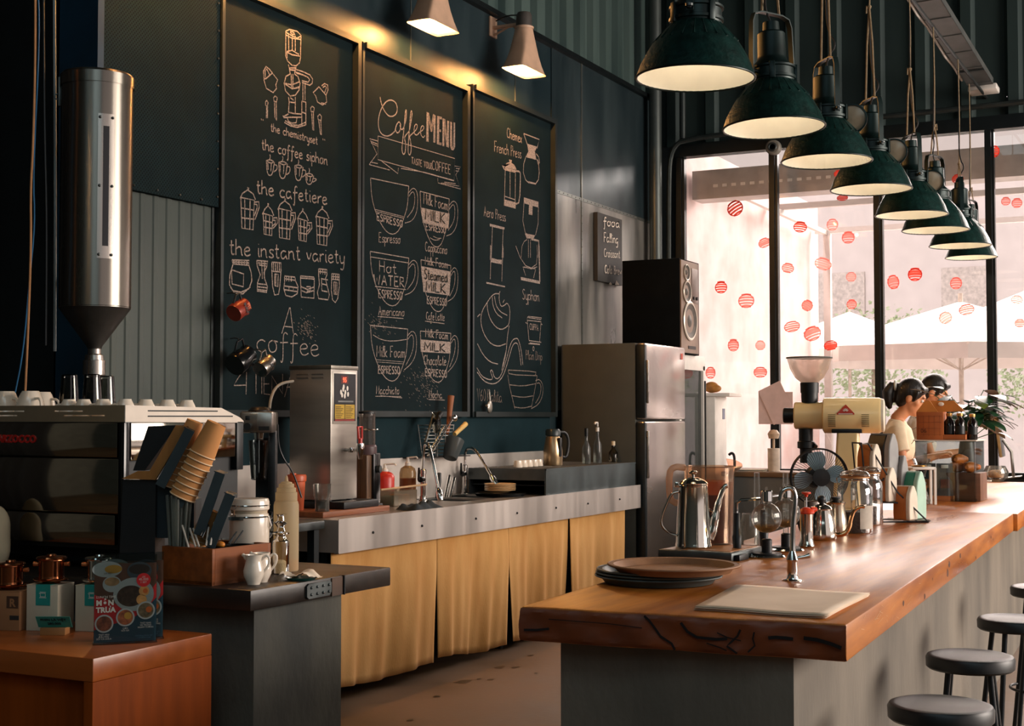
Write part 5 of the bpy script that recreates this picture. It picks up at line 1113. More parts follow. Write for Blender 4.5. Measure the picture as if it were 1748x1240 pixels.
def faucet(lab, base, tip, top, side):
    t = thing('faucet', lab, 'faucet', base, 0, 'sink faucets')
    b0 = Vector(base); T = Vector(tip) - b0
    MB().lathe([(.026, 0), (.026, .006), (.02, .012), (.02, .03), (.016, .034), (.016, .16), (.019, .162), (.019, .185), (.012, .19)], 20, cap0=True).build('base', CHROME, t)
    P = smoothline([(0, 0, .18), (0, 0, top * .8), (.01, .0, top * .97), (T.x * .22, T.y * .22, top), (T.x * .42, T.y * .45, top * .96), (T.x * .75, T.y * .8, (top + T.z) * .55), (T.x, T.y, T.z + .06)], 2)
    MB().tube(P, .0095, 10).build('spout', CHROME, t)
    d_ = (Vector(P[-1]) - Vector(P[-3])).normalized(); e = Vector(P[-1])
    MB().tube([e, e + d_ * .02, e + d_ * .055, e + d_ * .075], [.012, .02, .021, .017], 14).build('spray_head', CHROME, t)
    MB().tube([(0, 0, .13), (side * .01, -.05, .13)], .017, 14).tube([(0, -.05, .13), (side * .01, -.065, .2)], [.009, .006], 10).build('lever', BLACKG, t)
fb2 = atx(797, 840, -4.45)
faucet('chrome gooseneck faucet with black lever at the left sink bowl', (-4.27, 7.2, .9), Vector((-4.12, 7.12, .925)), .345, 1)
faucet('chrome gooseneck faucet at the right sink bowl, by the plates', (-4.45, fb2.y - .03, .9), atx(838, 828, -4.22), .30, 1)
tag(MB().tube([atx(746, 850, -4.36), atx(749, 822, -4.38), atx(750, 808, -4.385)], [.012, .017, .013]).build('knife_handle', BLACK), 'black knife handle standing against the splashback behind the sink', 'knife')
for i, (a, b_) in enumerate((((758, 858), (768, 812)), ((766, 858), (776, 816)))): tag(MB().tube([atx(*a, -4.37), atx(*b_, -4.38)], .011, 12).build('steel_rod', CHROME), ['left of two steel handles leaning behind the sink', 'right of two steel handles leaning behind the sink'][i], 'utensil')
# ------------------------------------------------------------------ dish rack with things on top
DR = thing('dish_rack', 'raised stainless dish shelf at the fridge end of the sink counter', 'dish rack', (-3.87, 8.05, .9))
MB().box(-.56, -.01, .0, 1.5, .15, .165, .002).build('top', STEEL_D, DR); MB().box(-.01, .0, .0, 1.5, .0, .168).box(-.015, .004, 0, 1.5, .16, .17).build('front_panel', mk('rack_steel', '#5f6a6c', .4, .8, .1, 4, stretch=(1, 1, .4), rvar=.1), DR)
MB().box(-.56, -.01, -.004, .0, .095, .168).build('end_lip', STEEL_D, DR); MB().box(-.56, -.55, 0, 1.5, 0, .15).build('back_panel', DARK, DR); MB().box(-.56, -.01, 1.49, 1.5, 0, .15).build('end_panel', DARK, DR); MB().box(-.55, -.01, .02, 1.49, .06, .065).build('inner_shelf', DARK, DR)
rs = MB()
for i in range(24): rs.box(-.55, -.02, .06 + i * .06, .063 + i * .06, .165, .168)
rs.build('ridges', STEEL, DR)
pl = thing('plate', 'x', 'plate'); MB().lathe([(0, 0), (.055, 0), (.06, .003), (.1, .014), (.099, .017), (.06, .007), (0, .006)], 36).build('dish', mk('cream_plate', '#d9b483', .25, 0, .03, coat=.3), pl)
pp_ = atx(863, 840, -4.12)
for i in range(5):
    o = pl if i == 0 else dup(pl); o.location = (-4.12, 7.9, .925 + i * .0095); tag(o, ['lowest', 'second lowest', 'middle', 'second highest', 'topmost'][i] + ' cream plate in the stack beside the right faucet', 'plate', 'stacked cream plates')
t = thing('tray', 'black round tray under the cream plates by the sink', 'tray', (-4.12, 7.9, .901)); MB().lathe([(0, 0), (.15, 0), (.165, .02), (.16, .022), (.14, .006), (0, .005)], 36).build('pan', BLACKG, t)
P = atz(946, 797, 1.068); t = thing('thermal_jug', 'steel thermal jug with a black lid on the dish shelf', 'jug', (-4.12, P.y + .1, 1.068)); P = atx(944, 797, -4.12); t.location = (-4.12, P.y, 1.069)
MB().lathe([(0, 0), (.062, 0), (.066, .006), (.066, .1), (.05, .19), (.046, .2)], 32).build('body', mk('jug_steel', '#b59a78', .3, .9, .05), t); MB().lathe([(.048, .198), (.052, .203), (.052, .235), (.044, .248), (0, .25)], 32, cap0=True).build('lid', mk('jug_black', '#1d2a2c', .4), t)
MB().tube(smoothline([(.03, .04, .225), (.05, .1, .225), (.06, .13, .16), (.05, .115, .05), (.03, .06, .06)], 2), .011, 10).build('handle', BLACK, t); MB().box(.05, .069, -.03, .0, .06, .19, .006).build('dark_label', BLACK, t)
for i, px in enumerate((884, 893, 902, 911, 919)):
    P = atx(px, 797, -4.16); o = MB().at((-4.16, P.y, 1.069)).lathe([(.03, 0), (.032, .004), (.026, .045), (.024, .045), (.027, .006)], 24).build('small_cup', CERAM); tag(o, '%s small cream cup in the row left of the thermal jug' % ('first', 'second', 'third', 'fourth', 'fifth')[i], 'cup', 'small cups on the dish shelf')
def slim(nm, lab, px, h, r, body, capm, caph, pump=False):
    P = atx(px, 796, -4.05); t = thing(nm, lab, 'bottle', (-4.05, P.y, 1.069))
    MB().lathe([(0, 0), (r * .95, 0), (r, .004), (r, h * .45), (r * .4, h * .62), (r * .36, h * .8)], 24).build('body', body, t)
    MB().lathe([(r * .42, h * .78), (r * .42, h * (.78 + caph)), (0, h * (.79 + caph))], 16, cap0=True).build('cap', capm, t)
    if pump: MB().tube([(0, 0, h * .9), (0, 0, h), (0, -.035, h * 1.0), (0, -.045, h * .96)], .007).build('pump', WHITE_P, t)
GB = glassm('bottle_smoke', '#c4c8c0', .9, .05, .06); slim('glass_bottle', 'dark-necked bottle on the dish shelf, left of the pump bottle', 1001, .25, .03, GB, BLACK, .22)
slim('pump_bottle', 'tall bottle with a white pump on the dish shelf', 1020, .29, .03, GB, WHITE_P, .1, True); slim('glass_bottle', 'small bottle with a cream cap on the dish shelf beside the fridge', 1047, .155, .034, glassm('bottle_pale', '#c2b8a8', .9, .05), mk('cream_cap', '#d8c6a8', .5), .2)
# ------------------------------------------------------------------ utensil basket on the wall ledge
P = atx(750, 782, -4.45); t = thing('utensil_basket', 'wire basket of utensils on the wall ledge above the sink', 'basket', (-4.45, P.y, 1.152))
lg = MB().box(-.09, .06, -.35, .3, -.006, 0).build('ledge', BLACK, t)
wb = MB()
for i in range(9):
    z = .02 + i * .022; k = 1 + i * .03; wb.tube([(-.06 * k, -.11 * k, z), (.05 * k, -.11 * k, z), (.05 * k, .06 * k, z), (-.06 * k, .06 * k, z)], .002, 6, closed=True)
for (x, y) in ((-.06, -.11), (.05, -.11), (.05, .06), (-.06, .06), (.05, -.02)): wb.tube([(x, y, 0), (x * 1.25, y * 1.25, .2)], .0025, 6)
wb.build('wire_frame', STEEL, t)
def uten(nm, lab, a, b_, X, r, mat, cat='utensil'):
    return tag(MB().tube([atx(*a, X), atx(*b_, X)], r, 10).build(nm, mat), lab, cat)
uten('long_spoon', 'long dark spoon handle at the left of the utensil basket', (722, 770), (740, 708), -4.40, .01, STEEL_D); uten('black_spatula', 'black spatula head at the top of the utensil basket', (742, 720), (752, 706), -4.38, (.02), BLACK, 'spatula')
uten('tongs', 'upper bright metal rod slanting across the utensil basket', (730, 778), (758, 728), -4.36, .006, CHROME, 'tongs'); uten('tongs', 'lower metal rod slanting across the utensil basket', (734, 778), (772, 716), -4.35, .005, CHROME, 'tongs')
o = uten('ladle', 'small round ladle cup at the top right of the utensil basket', (758, 736), (772, 718), -4.37, .004, CHROME, 'ladle'); q_ = atx(776, 714, -4.37); cu = MB().at(q_).sphere((0, 0, 0), .028, 16, 10, (.6, 1, .8)).build('ladle_bowl', CHROME, o)
o = uten('pastry_brush', 'wooden handled brush standing tall in the utensil basket', (764, 742), (770, 676), -4.42, [.010, .022], mk('brush_wood', '#8f5530', .6), 'brush')
o = uten('basting_brush', 'cream bristled brush pointing right out of the basket', (776, 742), (795, 724), -4.36, [.014, .017], mk('cream_bristle', '#cfae6a', .8), 'brush')
P = atx(768, 780, -4.36); t = thing('measuring_jug', 'tilted grey plastic measuring jug hanging on the utensil basket', 'jug', (-4.36, P.y, P.z - .01)); t.rotation_euler = (radians(-28), 0, 0)
MB().lathe([(0, .0), (.042, 0), (.045, .004), (.062, .13), (.06, .13), (.043, .008), (0, .006)], 28).build('body', glassm('grey_plastic', '#7d8484', .5, .2, .6, '#7c8282'), t); MB().tube([(0, .055, .125), (0, .085, .14)], [.02, .008], 10).build('spout', MATS['grey_plastic'], t)
tag(MB().at((-4.36, atx(745, 732, -4.36).y, 1.36)).lathe([(.018, -.06), (.03, 0), (.02, .05), (.03, .07)], 20).build('clear_shaker', glassm('shaker_plastic', '#b8b4aa', .8, .1)), 'clear plastic shaker among the utensils in the basket', 'shaker')
# ------------------------------------------------------------------ fridge, glass door cooler, loudspeaker
F = thing('refrigerator', 'tall two-door refrigerator with silver doors at the end of the sink counter', 'refrigerator', (-3.82, 9.62, 0))
FS = mk('fridge_side', '#45463f', .75, .0, .06, 6); FD = mk('fridge_door', '#b5aca6', .24, .85, .05, 4, .01, stretch=(1, .3, 1), rvar=.05)
MB().box(-.68, -.075, 0, .86, .05, 1.945, .01).build('body', FS, F)
for nm, z0, z1 in (('fridge_door', .07, 1.368), ('freezer_door', 1.38, 1.945)):
    d = MB().box(-.07, .0, 0, .86, z0, z1, .016).build(nm, FD, F); MB().box(-.07, .0015, -.001, .04, z0 + .01, z1 - .01, .008).build('edge_trim', mk('dark_trim', '#23292b', .4, .3), d)
    MB().box(.0, .022, .015, .035, *((.95, 1.3) if nm == 'fridge_door' else (1.5, 1.82)), .008).build('handle', STEEL, d)
    if nm == 'freezer_door': MB().box(.0, .002, .76, .80, 1.85, 1.895).build('red_badge', mk('fridge_red', '#b8442e', .5), d)
MB().box(-.6, -.1, .05, .8, 0, .05).build('plinth', BLACK, F)
C2 = thing('glass_cooler', 'white glass-door drinks cooler between the refrigerator and the window', 'cooler', (-3.9, 10.56, 0))
MB().box(-.55, -.05, 0, .62, 0, 1.9, .01).build('cabinet', WHITE_P, C2); dr = MB().box(-.05, 0, 0, .05, .1, 1.82).box(-.05, 0, .57, .62, .1, 1.82).box(-.05, 0, 0, .62, 1.78, 1.9, .006).box(-.05, 0, 0, .62, 0, .14, .006).build('door_frame', WHITE_P, C2)
MB().box(-.03, -.02, .05, .57, .14, 1.78).build('glass_pane', glassm('cooler_glass', '#8e9490', 1, .02, .15, '#a8b0ac'), dr); MB().box(.0, .012, .59, .61, .6, 1.7, .004).build('handle', BLACK, dr)
MB().box(-.5, -.055, .02, .6, .7, .71).box(-.5, -.055, .02, .6, 1.1, 1.11).box(-.5, -.055, .02, .6, 1.45, 1.46).build('shelf', STEEL, C2)
SPK = thing('loudspeaker', 'big brown-fronted loudspeaker standing on the glass-door cooler', 'loudspeaker', (-3.86, 10.49, 1.9))
cabm = mk('speaker_black', '#080c0e', .85, 0, .2, 8, spec=.1)
SW_ = .46; SH = .76
MB().box(-.5, -.01, 0, SW_, 0, SH, .004).build('cabinet', cabm, SPK)
bf = MB().box(-.012, .0, .012, SW_ - .045, .012, SH - .012).build('baffle', mk('speaker_brown', '#8a7566', .45, .2, .12, 6), SPK)
def driver(y, z, r, nm):
    d = MB().lathe([(r * 1.0, 0), (r * 1.06, .008), (r * 1.0, .014), (r * .92, .012)], 40).build('surround', mk('speaker_ring', '#d8cfc0', .35, .6, .05), bf); d.name = nm; d.rotation_euler = (0, pi / 2, 0); d.location = (0, y, z)
    k = MB().lathe([(r * .93, .01), (r * .8, .004), (r * .4, -.006), (r * .3, .004), (0, .012)], 40).build('cone', mk('speaker_cone', '#5c564f', .6, .2, .15, 30), d)
driver(.205, .27, .15, 'woofer'); driver(.135, .5, .085, 'midrange'); driver(.13, .655, .062, 'tweeter')
MB().box(0, .004, .25, .40, .42, .70, .002).build('control_panel', mk('speaker_panel', '#6f6158', .4, .5, .06), bf); kn = MB()
for y in (.29, .36): kn.cyl((.004, y, .46), (.014, y, .46), .014, n=14)
kn.build('knobs', BLACK, bf); MB().box(0, .004, .17, .34, .045, .07).build('name_plate', BLACK, bf)
# small white unit behind the cooler with a bag of bread
t = thing('white_cabinet', 'slim white cabinet by the window, right of the glass-door cooler', 'cabinet', (-3.86, 11.22, 0)); MB().box(-.4, .03, 0, .3, 0, 1.57, .006).build('body', WHITE_P, t); MB().box(-.42, .16, -.01, .32, 1.57, 1.6, .004).build('top', WHITE_P, t); MB().box(.03, .033, .19, .25, 1.38, 1.47).build('notice', mk('notice_grey', '#77798a', .7), t)
P = aty(1215, 668, 11.36); o = MB().at((P.x, 11.36, 1.60)).sphere((0, 0, .05), .06, 16, 10, (1.1, .8, .8)).sphere((.03, -.01, .04), .05, 14, 8, (1.2, .8, .7)).build('bread_bag', mk('bread_brown', '#a8702c', .6, 0, .25, 14)); tag(o, 'bag of golden bread rolls on top of the slim white cabinet', 'bread')
# ------------------------------------------------------------------ pendant lamps over the bar
LGRN = mk('dark_green_enamel', '#12332f', .32, .25, .25, 26, .25, bscale=60); LDK = mk('lamp_dark_iron', '#0d2322', .38, .4, .2, 14); LIN = mk('lamp_white_enamel', '#f3ecdc', .45, 0, .02)
ROPE = mk('jute_rope', '#8d7a5f', .9, 0, .15, 60); LENS = mk('lens_cover_glass', '#b5a58c', .2, .1, .1, 9); PBULB = emit('pendant_bulb', '#fff0d4', 3)
def pendant(y, x, lab, tilt=0.0, rz=0.0, lens=True, rope_z=3.35, s=1.0, z=2.615, power=2.5, lc=(1, .88, .70)):
    tp = 1.335 / s
    t = thing('pendant_lamp', lab, 'pendant lamp', (x, y, z), rz, 'green pendant lamps over the bar'); t.rotation_euler = (0, tilt, rz); t.scale = (s, s, s)
    prof = [(.212, -.004), (.215, 0), (.212, .006), (.196, .05), (.172, .095), (.158, .118), (.155, .121), (.12, .165), (.096, .19), (.088, .196)]
    MB().lathe(prof, 56).build('shade', LGRN, t)
    rb = MB()                                                           # fluted upper cone
    for k in range(22):
        a = 2 * pi * k / 22; rb.tube([(.15 * cos(a), .15 * sin(a), .124), (.093 * cos(a), .093 * sin(a), .19)], [.006, .004], 6)
    rb.build('flutes', LGRN, t)
    MB().lathe([(.209, -.002), (.19, .052), (.166, .096), (.115, .162), (.085, .188), (.0, .19)], 48).build('reflector', LIN, t)
    MB().torus((0, 0, 0), .212, .0045, 56, 8).build('rim', LDK, t)
    MB().lathe([(.09, .19), (.092, .2), (.098, .203), (.098, .213), (.09, .216), (.09, .245), (.098, .248), (.098, .256), (.086, .26), (.075, .272), (.064, .285), (.06, .3), (.058, .40), (.05, .408), (.036, .41), (.034, .45), (.0, .452)], 36, cap0=True).build('housing', LDK, t)
    for k in range(4): MB().box(.088, .104, -.012, .012, .19, .262, .003).at(rz=0).build('clip', LDK, t).rotation_euler = (0, 0, pi / 4 + k * pi / 2)
    yk = MB().tube([(0, -.118, .215), (0, -.118, .30), (0, -.112, .44), (0, -.098, .475), (0, -.06, .487), (0, .06, .487), (0, .098, .475), (0, .112, .44), (0, .118, .30), (0, .118, .215)], [(.018, .004)] * 10, 4, flat=(1, 0, 0)); yk.build('yoke', LDK, t)
    for sg in (-1, 1): MB().cyl((0, sg * .09, .23), (0, sg * .135, .23), .009).lathe([(.014, -.004), (.014, .004), (0, .006)], 12, (0, sg * .13, .23)).build('pivot_bolt', STEEL_D, t)
    MB().tube(smoothline([(0, 0, .45), (.0, -.03, .50), (.03, -.06, .55), (.0, -.02, .62), (.0, 0, .8), (0, .0, tp)], 2), .0045, 6).build('cable', BLACK, t)
    if lens:
        q = Matrix.Rotation(-rz, 3, 'Z') @ Vector((.125 * cos(YAW - .2), .125 * sin(YAW - .2) - .02, .195))
        L_ = MB().at(q, rz=.15 - rz, rx=pi / 2 + .12).lathe([(.062, -.006), (.07, -.004), (.07, .006), (.062, .008)], 36).build('lens_ring', LDK, t)
        MB().at(q, rz=.15 - rz, rx=pi / 2 + .12).lathe([(0, .006), (.04, .004), (.063, 0)], 32).build('lens_cover', LENS, L_)
    m = MB()
    for sg in (-1, 1): m.tube([(0, sg * .05, .49), (0, sg * .03, .49 + (rope_z - 3.1) * .6), (0, 0, rope_z - 2.615)], .005, 6)
    m.tube([(0, 0, rope_z - 2.615), (.004, 0, (rope_z - 2.615) * .6 + .56), (0, 0, tp)], .005, 6).sphere((0, 0, rope_z - 2.615), .012, 8, 6).tube([(0, 0, rope_z - 2.615), (.0, .03, rope_z - 2.60), (0, .035, rope_z - 2.64)], .004, 6)
    m.build('rope', ROPE, t)
    MB().lathe([(0, .06), (.035, .075), (.045, .105), (.03, .15), (.02, .185)], 20).build('bulb', PBULB, t)
    l = light('POINT', 'lamp_light', (0, 0, .09), power, lc, .05); l.parent = t; return t
LX = -1.69
for i, (y, tl, rz, lens, rz_, lab) in enumerate([(4.755, .02, .15, False, 3.6, 'nearest and largest green enamel pendant lamp over the bar, its top cut by the frame'), (5.729, -.03, -.5, False, 3.55, 'second pendant lamp from the camera, with its bent strap bracket showing whole'),
        (6.596, .0, .7, True, 3.7, 'third pendant lamp from the camera, two cords rising off its bracket'), (7.525, .0, .7, True, 3.6, 'fourth pendant lamp from the camera, with a round lens cover hanging beside it'),
        (8.595, .0, .65, True, 3.5, 'fifth pendant lamp from the camera, first one whose top shows against the window'), (9.368, .0, -.3, False, 3.3, 'sixth pendant lamp from the camera, its bracket bent to the right'),
        (10.304, .0, .3, False, 3.2, 'seventh pendant lamp from the camera, before the window mullion'), (11.1, .0, -.3, False, 3.2, 'farthest and smallest pendant lamp, lowest of the row, beside the window mullion')]):
    pendant(y, LX if i < 7 else -1.74, lab, tl, rz, lens, rz_, 1 if i < 7 else .9)
o = pendant(2.3, -3.3, 'green pendant lamp over the espresso counter, outside the left edge of the picture', .0, .2, False, 3.6, 1, 3.0, 14, (1, .58, .24)); del o['group']
# ------------------------------------------------------------------ trays, menus, tap at the near end of the bar
GT = mk('grey_tray', '#434c4a', .35, .1, .1, 10); BT = mk('brown_tray', '#8a6040', .6, 0, .1, 18, .05)
def tray(loc, r, mat, lab, nm='serving_tray'):
    t = thing(nm, lab, 'tray', loc, 0, 'round serving trays'); MB().lathe([(0, 0), (r * .8, 0), (r * .86, .002), (r * .93, .018), (r, .02), (r, .024), (r * .92, .023), (r * .84, .006), (0, .005)], 64).build('pan', mat, t)
    MB().torus((0, 0, .022), r, .003, 64, 6).build('rim', mat, t); return t
p = atz(1124, 992, .925)
for i in range(3): tray((p.x + .004 * i, p.y - .003 * i, .9205 + i * .009), .182, GT, ('lowest dark grey round tray of the pile', 'middle dark grey round tray of the pile', 'upper dark grey round tray, right under the brown one')[i])
p = atz(1150, 972, .965); tray((p.x, p.y, .957), .187, BT, 'brown round tray lying on top of the dark grey trays')
C4 = [atz(*q_, .9205) for q_ in ((1186, 1042), (1412, 1058), (1485, 1019), (1257, 1004))]
for i in range(4):
    m = MB(); off = Vector((random.uniform(-.006, .006), random.uniform(-.006, .006), 0)) if i < 3 else Vector((0, 0, 0)); z = .9205 + i * .0028; n = 12; vs = []
    for a in range(n + 1):
        for b_ in range(n + 1):
            u, v = a / n, b_ / n; q_ = (C4[0] * (1 - u) + C4[1] * u) * (1 - v) + (C4[3] * (1 - u) + C4[2] * u) * v + off
            vs.append((q_.x, q_.y, z + .004 * max(0, u - .7) * (1 + sin(v * 5)) + .001 * sin(u * 7)))
    o = m.add(vs, [(a * (n + 1) + b_, (a + 1) * (n + 1) + b_, (a + 1) * (n + 1) + b_ + 1, a * (n + 1) + b_ + 1) for a in range(n) for b_ in range(n)]).build('menu_sheet', mk('menu_paper', '#ecd6be', .7, 0, .0, 5, .03, col2='#d8bfa4'), ang=180)
    so = o.modifiers.new('s', 'SOLIDIFY'); so.thickness = .0012; so.offset = 1
    tag(o, ('bottom menu sheet of the pale pile on the bar end', 'second menu sheet from the bottom of the pile on the bar', 'menu sheet just under the top one on the bar', 'topmost pale menu sheet lying on the near end of the bar')[i], 'menu', 'menu sheets on the bar')
t = thing('bar_tap', 'slim chrome gooseneck water tap rising from the bar top', 'tap', atz(1353, 992, .92), YAW)
MB().lathe([(.03, 0), (.03, .003), (.018, .006), (.014, .02), (.016, .03), (.014, .055), (.018, .062), (.013, .075), (.007, .09)], 24, cap0=True).build('base', CHROME, t)
MB().tube(smoothline([(0, 0, .06), (.002, 0, .16), (.012, .0, .235), (.006, 0, .268), (-.012, 0, .272), (-.03, .0, .262), (-.036, 0, .235)], 2), [.0085, .008, .0075, .007, .007, .007, .007], 12).build('neck', CHROME, t); MB().tube([(.01, 0, .066), (.035, 0, .07), (.05, 0, .074)], [.005, .006, .008], 10).build('lever', CHROME, t)
# ------------------------------------------------------------------ platform, drip kettle, tea pitcher
a, b_, c_ = atz(1123, 939, .946), atz(1249, 946, .946), atz(1296, 930, .946)
t = thing('drip_platform', 'low steel platform with a brown mat under the kettle and the tea pitcher', 'platform', (a.x, a.y, .92), atan2(b_.y - a.y, b_.x - a.x))
wd = (b_ - a).length; MB().box(0, wd, 0, .3, 0, .027, .003).build('body', STEEL_D, t); MB().box(.008, wd - .008, .01, .29, .027, .0285).build('rim_plate', STEEL, t); MB().box(.08, wd - .02, .03, .27, .0285, .030).build('mat', mk('amber_mat', '#a5672e', .5, 0, .1, 30), t); MB().box(wd, wd + .02, .02, .1, 0, .02, .004).build('control_knob', BLACK, t)
P = atz(1184, 934, .951); K = thing('drip_kettle', 'tall polished steel kettle with a long side spout on the platform', 'kettle', P, YAW)
KM = mk('mirror_steel', '#cfc8bd', .1, 1.0, .03, 5)
MB().lathe([(0, 0), (.06, 0), (.063, .003), (.062, .01), (.0605, .016), (.057, .1), (.05, .205), (.0515, .212), (.048, .216)], 48).build('body', KM, K)
ld = MB().lathe([(.05, .214), (.051, .22), (.04, .23), (.02, .238), (.008, .24)], 40).build('lid', KM, K); MB().lathe([(.006, .238), (.006, .248), (.014, .252), (.016, .258), (.01, .263), (0, .264)], 20).build('lid_knob', KM, ld)
MB().box(-.066, -.048, -.012, .012, .205, .225, .003).build('hinge', KM, K)
MB().tube(smoothline([(.052, 0, .03), (.066, 0, .06), (.075, 0, .11), (.088, 0, .16), (.105, 0, .205), (.118, 0, .213)], 2), [.02, .019, .017, .013, .010, .009, .006], 16).build('spout', KM, K)
MB().tube([(.05, 0, .13), (.075, 0, .118)], .005).build('spout_brace', KM, K)
MB().tube(smoothline([(-.052, 0, .19), (-.075, 0, .185), (-.092, 0, .15), (-.112, 0, .10), (-.11, 0, .07), (-.085, 0, .048), (-.06, 0, .04)], 2), .0048, 10).build('handle', KM, K)
P = atz(1211, 928, .951); T = thing('tea_pitcher', 'big clear plastic pitcher of red-brown tea behind the steel kettle', 'pitcher', P, YAW)
TG = glassm('pitcher_plastic', '#f6e2d0', .8, .05, .05, '#f6e6d8')
MB().lathe([(0, 0), (.08, 0), (.083, .004), (.089, .27), (.092, .275), (.087, .27), (.08, .006), (0, .006)], 44).build('body', TG, T)
MB().lathe([(0, .007), (.079, .007), (.0835, .175), (0, .175)], 40).build('tea', mk('red_tea', '#5a1606', .35, 0, .1, 5, spec=.2), T); MB().lathe([(.0835, .175), (.0845, .2), (.085, .222)], 40).build('foam_ring', glassm('orange_foam', '#f0b070', .3, .3, .4, '#e09a58'), T)
MB().tube([(.07, 0, .272), (.1, 0, .277), (.118, 0, .277)], [(.04, .006), (.026, .005), (.008, .003)], 12).build('spout', TG, T)
MB().tube(smoothline([(-.085, 0, .268), (-.125, 0, .272), (-.142, 0, .25), (-.142, 0, .17), (-.13, 0, .145), (-.09, 0, .14)], 1), (.012), 10).build('handle', glassm('pitcher_handle', '#f0dfd0', .7, .1, .4, '#e6cdb8'), T)
# ------------------------------------------------------------------ siphon brewers
def siphon(px, py, lab, rz, amber):
    P = atz(px, py, .92); t = thing('siphon_brewer', lab, 'siphon brewer', P, rz, 'glass siphon brewers')
    MB().lathe([(0, 0), (.062, 0), (.064, .004), (.058, .01), (0, .011)], 36).at().box(-.11, .0, -.012, .012, 0, .012, .004).build('base', CHROME, t)
    MB().lathe([(0, .011), (.05, .011), (.05, .016), (0, .017)], 30).build('base_pad', BLACK, t)
    MB().lathe([(0, .015), (.018, .015), (.018, .06), (.012, .064), (0, .064)], 24).build('burner', BLACK, t)
    MB().tube([(-.1, 0, .01), (-.1, 0, .16)], .005).tube([(-.1, 0, .155), (-.1, 0, .185), (-.085, 0, .195), (-.02, 0, .2)], .0055).lathe([(.019, .19), (.021, .192), (.021, .225), (.018, .228)], 24).build('stand_arm', CHROME, t)
    MB().tube([(-.1, 0, .02), (-.1, 0, .07), (-.1, 0, .078), (-.1, 0, .15)], [.013, .016, .012, .011], 16).build('handle', BLACK, t)
    g = MB().sphere((0, 0, .135), .052, 32, 20).lathe([(.016, .18), (.016, .225)], 20); g.build('flask', CLEAR, t)
    MB().lathe([(0, .089), (.025, .0905), (.038, .101), (.043, .11), (0, .11)], 24).build('coffee', amber, t)
    MB().tube([(.0, 0, .12), (0, 0, .24)], .004).build('inner_tube', CLEAR, t); return t
AMC = glassm('pale_amber', '#f2dcb4', .3, .02, .08, '#d9b070')
siphon(1309, 952, 'front glass siphon brewer with a black stand handle, right of the platform', YAW - .2, AMC)
siphon(1342, 941, 'rear glass siphon brewer, right behind the front one', YAW + .5, AMC)
for i, (px, py, d) in enumerate(((1292, 822, 4.95),)):
    A = atd(px, 822, 5.15); tag(MB().at((A.x, A.y, .92)).lathe([(0, 0), (.03, 0), (.03, .006), (.012, .01), (.01, .03), (.011, .2), (.01, .275), (0, .275)], 20).build('glass_tube', CLEAR), 'upright clear glass tube standing behind the front siphon flask', 'tube')
A = atd(1341, 822, 5.1); tag(MB().at((A.x, A.y, .92)).lathe([(0, 0), (.03, 0), (.03, .006), (.012, .01), (.01, .03), (.011, .2), (.01, .275), (0, .275)], 20).build('glass_tube', CLEAR), 'upright clear glass tube standing above the rear siphon flask', 'tube')
A = atz(1280, 932, .92); tag(MB().at((A.x, A.y, .92)).lathe([(0, 0), (.036, 0), (.038, .003), (.038, .085), (.03, .1), (.028, .12), (.026, .12), (.028, .1), (.036, .084), (.035, .006), (0, .005)], 28).build('glass_jar', CLEAR), 'small clear glass jar behind the black siphon handle', 'jar')
# ------------------------------------------------------------------ press, kettles
P = atz(1377, 934, .92); t = thing('french_press', 'small steel and glass press with a red plunger knob and red lid', 'french press', P, YAW)
MB().lathe([(0, 0), (.026, 0), (.03, .004), (.026, .015), (.0235, .03), (.0235, .12), (.026, .125)], 28).build('beaker', KM, t); MB().lathe([(.027, .122), (.03, .126), (.026, .136), (.012, .145), (0, .147)], 28, cap0=True).tube([(.02, 0, .135), (.04, 0, .14)], [.014, .006], 10).build('lid', mk('orange_red_plastic', '#d8401e', .35), t); MB().tube([(0, 0, .145), (0, 0, .185)], .003).build('plunger_rod', CHROME, t); MB().lathe([(0, .183), (.006, .184), (.007, .192), (.017, .196), (.017, .202), (0, .203)], 20).build('knob', MATS['orange_red_plastic'], t)
P = atz(1403, 922, .92); t = thing('gooseneck_kettle', 'polished steel gooseneck kettle with a round black lid knob', 'kettle', P, YAW - .1)
MB().lathe([(0, 0), (.052, 0), (.056, .004), (.058, .02), (.05, .07), (.04, .115), (.041, .12), (.038, .124)], 40).build('body', KM, t)
ld = MB().lathe([(.041, .122), (.036, .13), (.015, .14), (.006, .142)], 32, cap0=True).build('lid', KM, t); MB().sphere((0, 0, .157), .017, 18, 12).build('lid_knob', BLACK, ld)
MB().tube(smoothline([(.05, 0, .02), (.085, 0, .022), (.105, 0, .045), (.112, 0, .085), (.125, 0, .118), (.15, 0, .132), (.165, 0, .128)], 2), [.012, .010, .009, .008, .0075, .007, .006], 14).build('gooseneck', mk('copper_toned_steel', '#d8a878', .14, 1, .05), t)
MB().tube(smoothline([(-.04, 0, .11), (-.075, 0, .112), (-.09, 0, .08), (-.08, 0, .03), (-.062, 0, .028)], 2), .007, 10).build('handle', BLACK, t)
P = atz(1427, 914, .92); t = thing('steel_server', 'steel pouring pot with a flat black lid behind the gooseneck kettle', 'pot', P, YAW)
MB().lathe([(0, 0), (.048, 0), (.05, .004), (.044, .06), (.036, .12), (.038, .13)], 36).build('body', mk('matte_steel_pot', '#b8ab98', .25, 1, .05), t); MB().lathe([(.038, .128), (.04, .133), (.02, .14), (0, .141)], 28, cap0=True).build('lid', KM, t); MB().lathe([(.012, .14), (.02, .15), (.02, .155), (0, .156)], 20).build('lid_knob', BLACK, t)
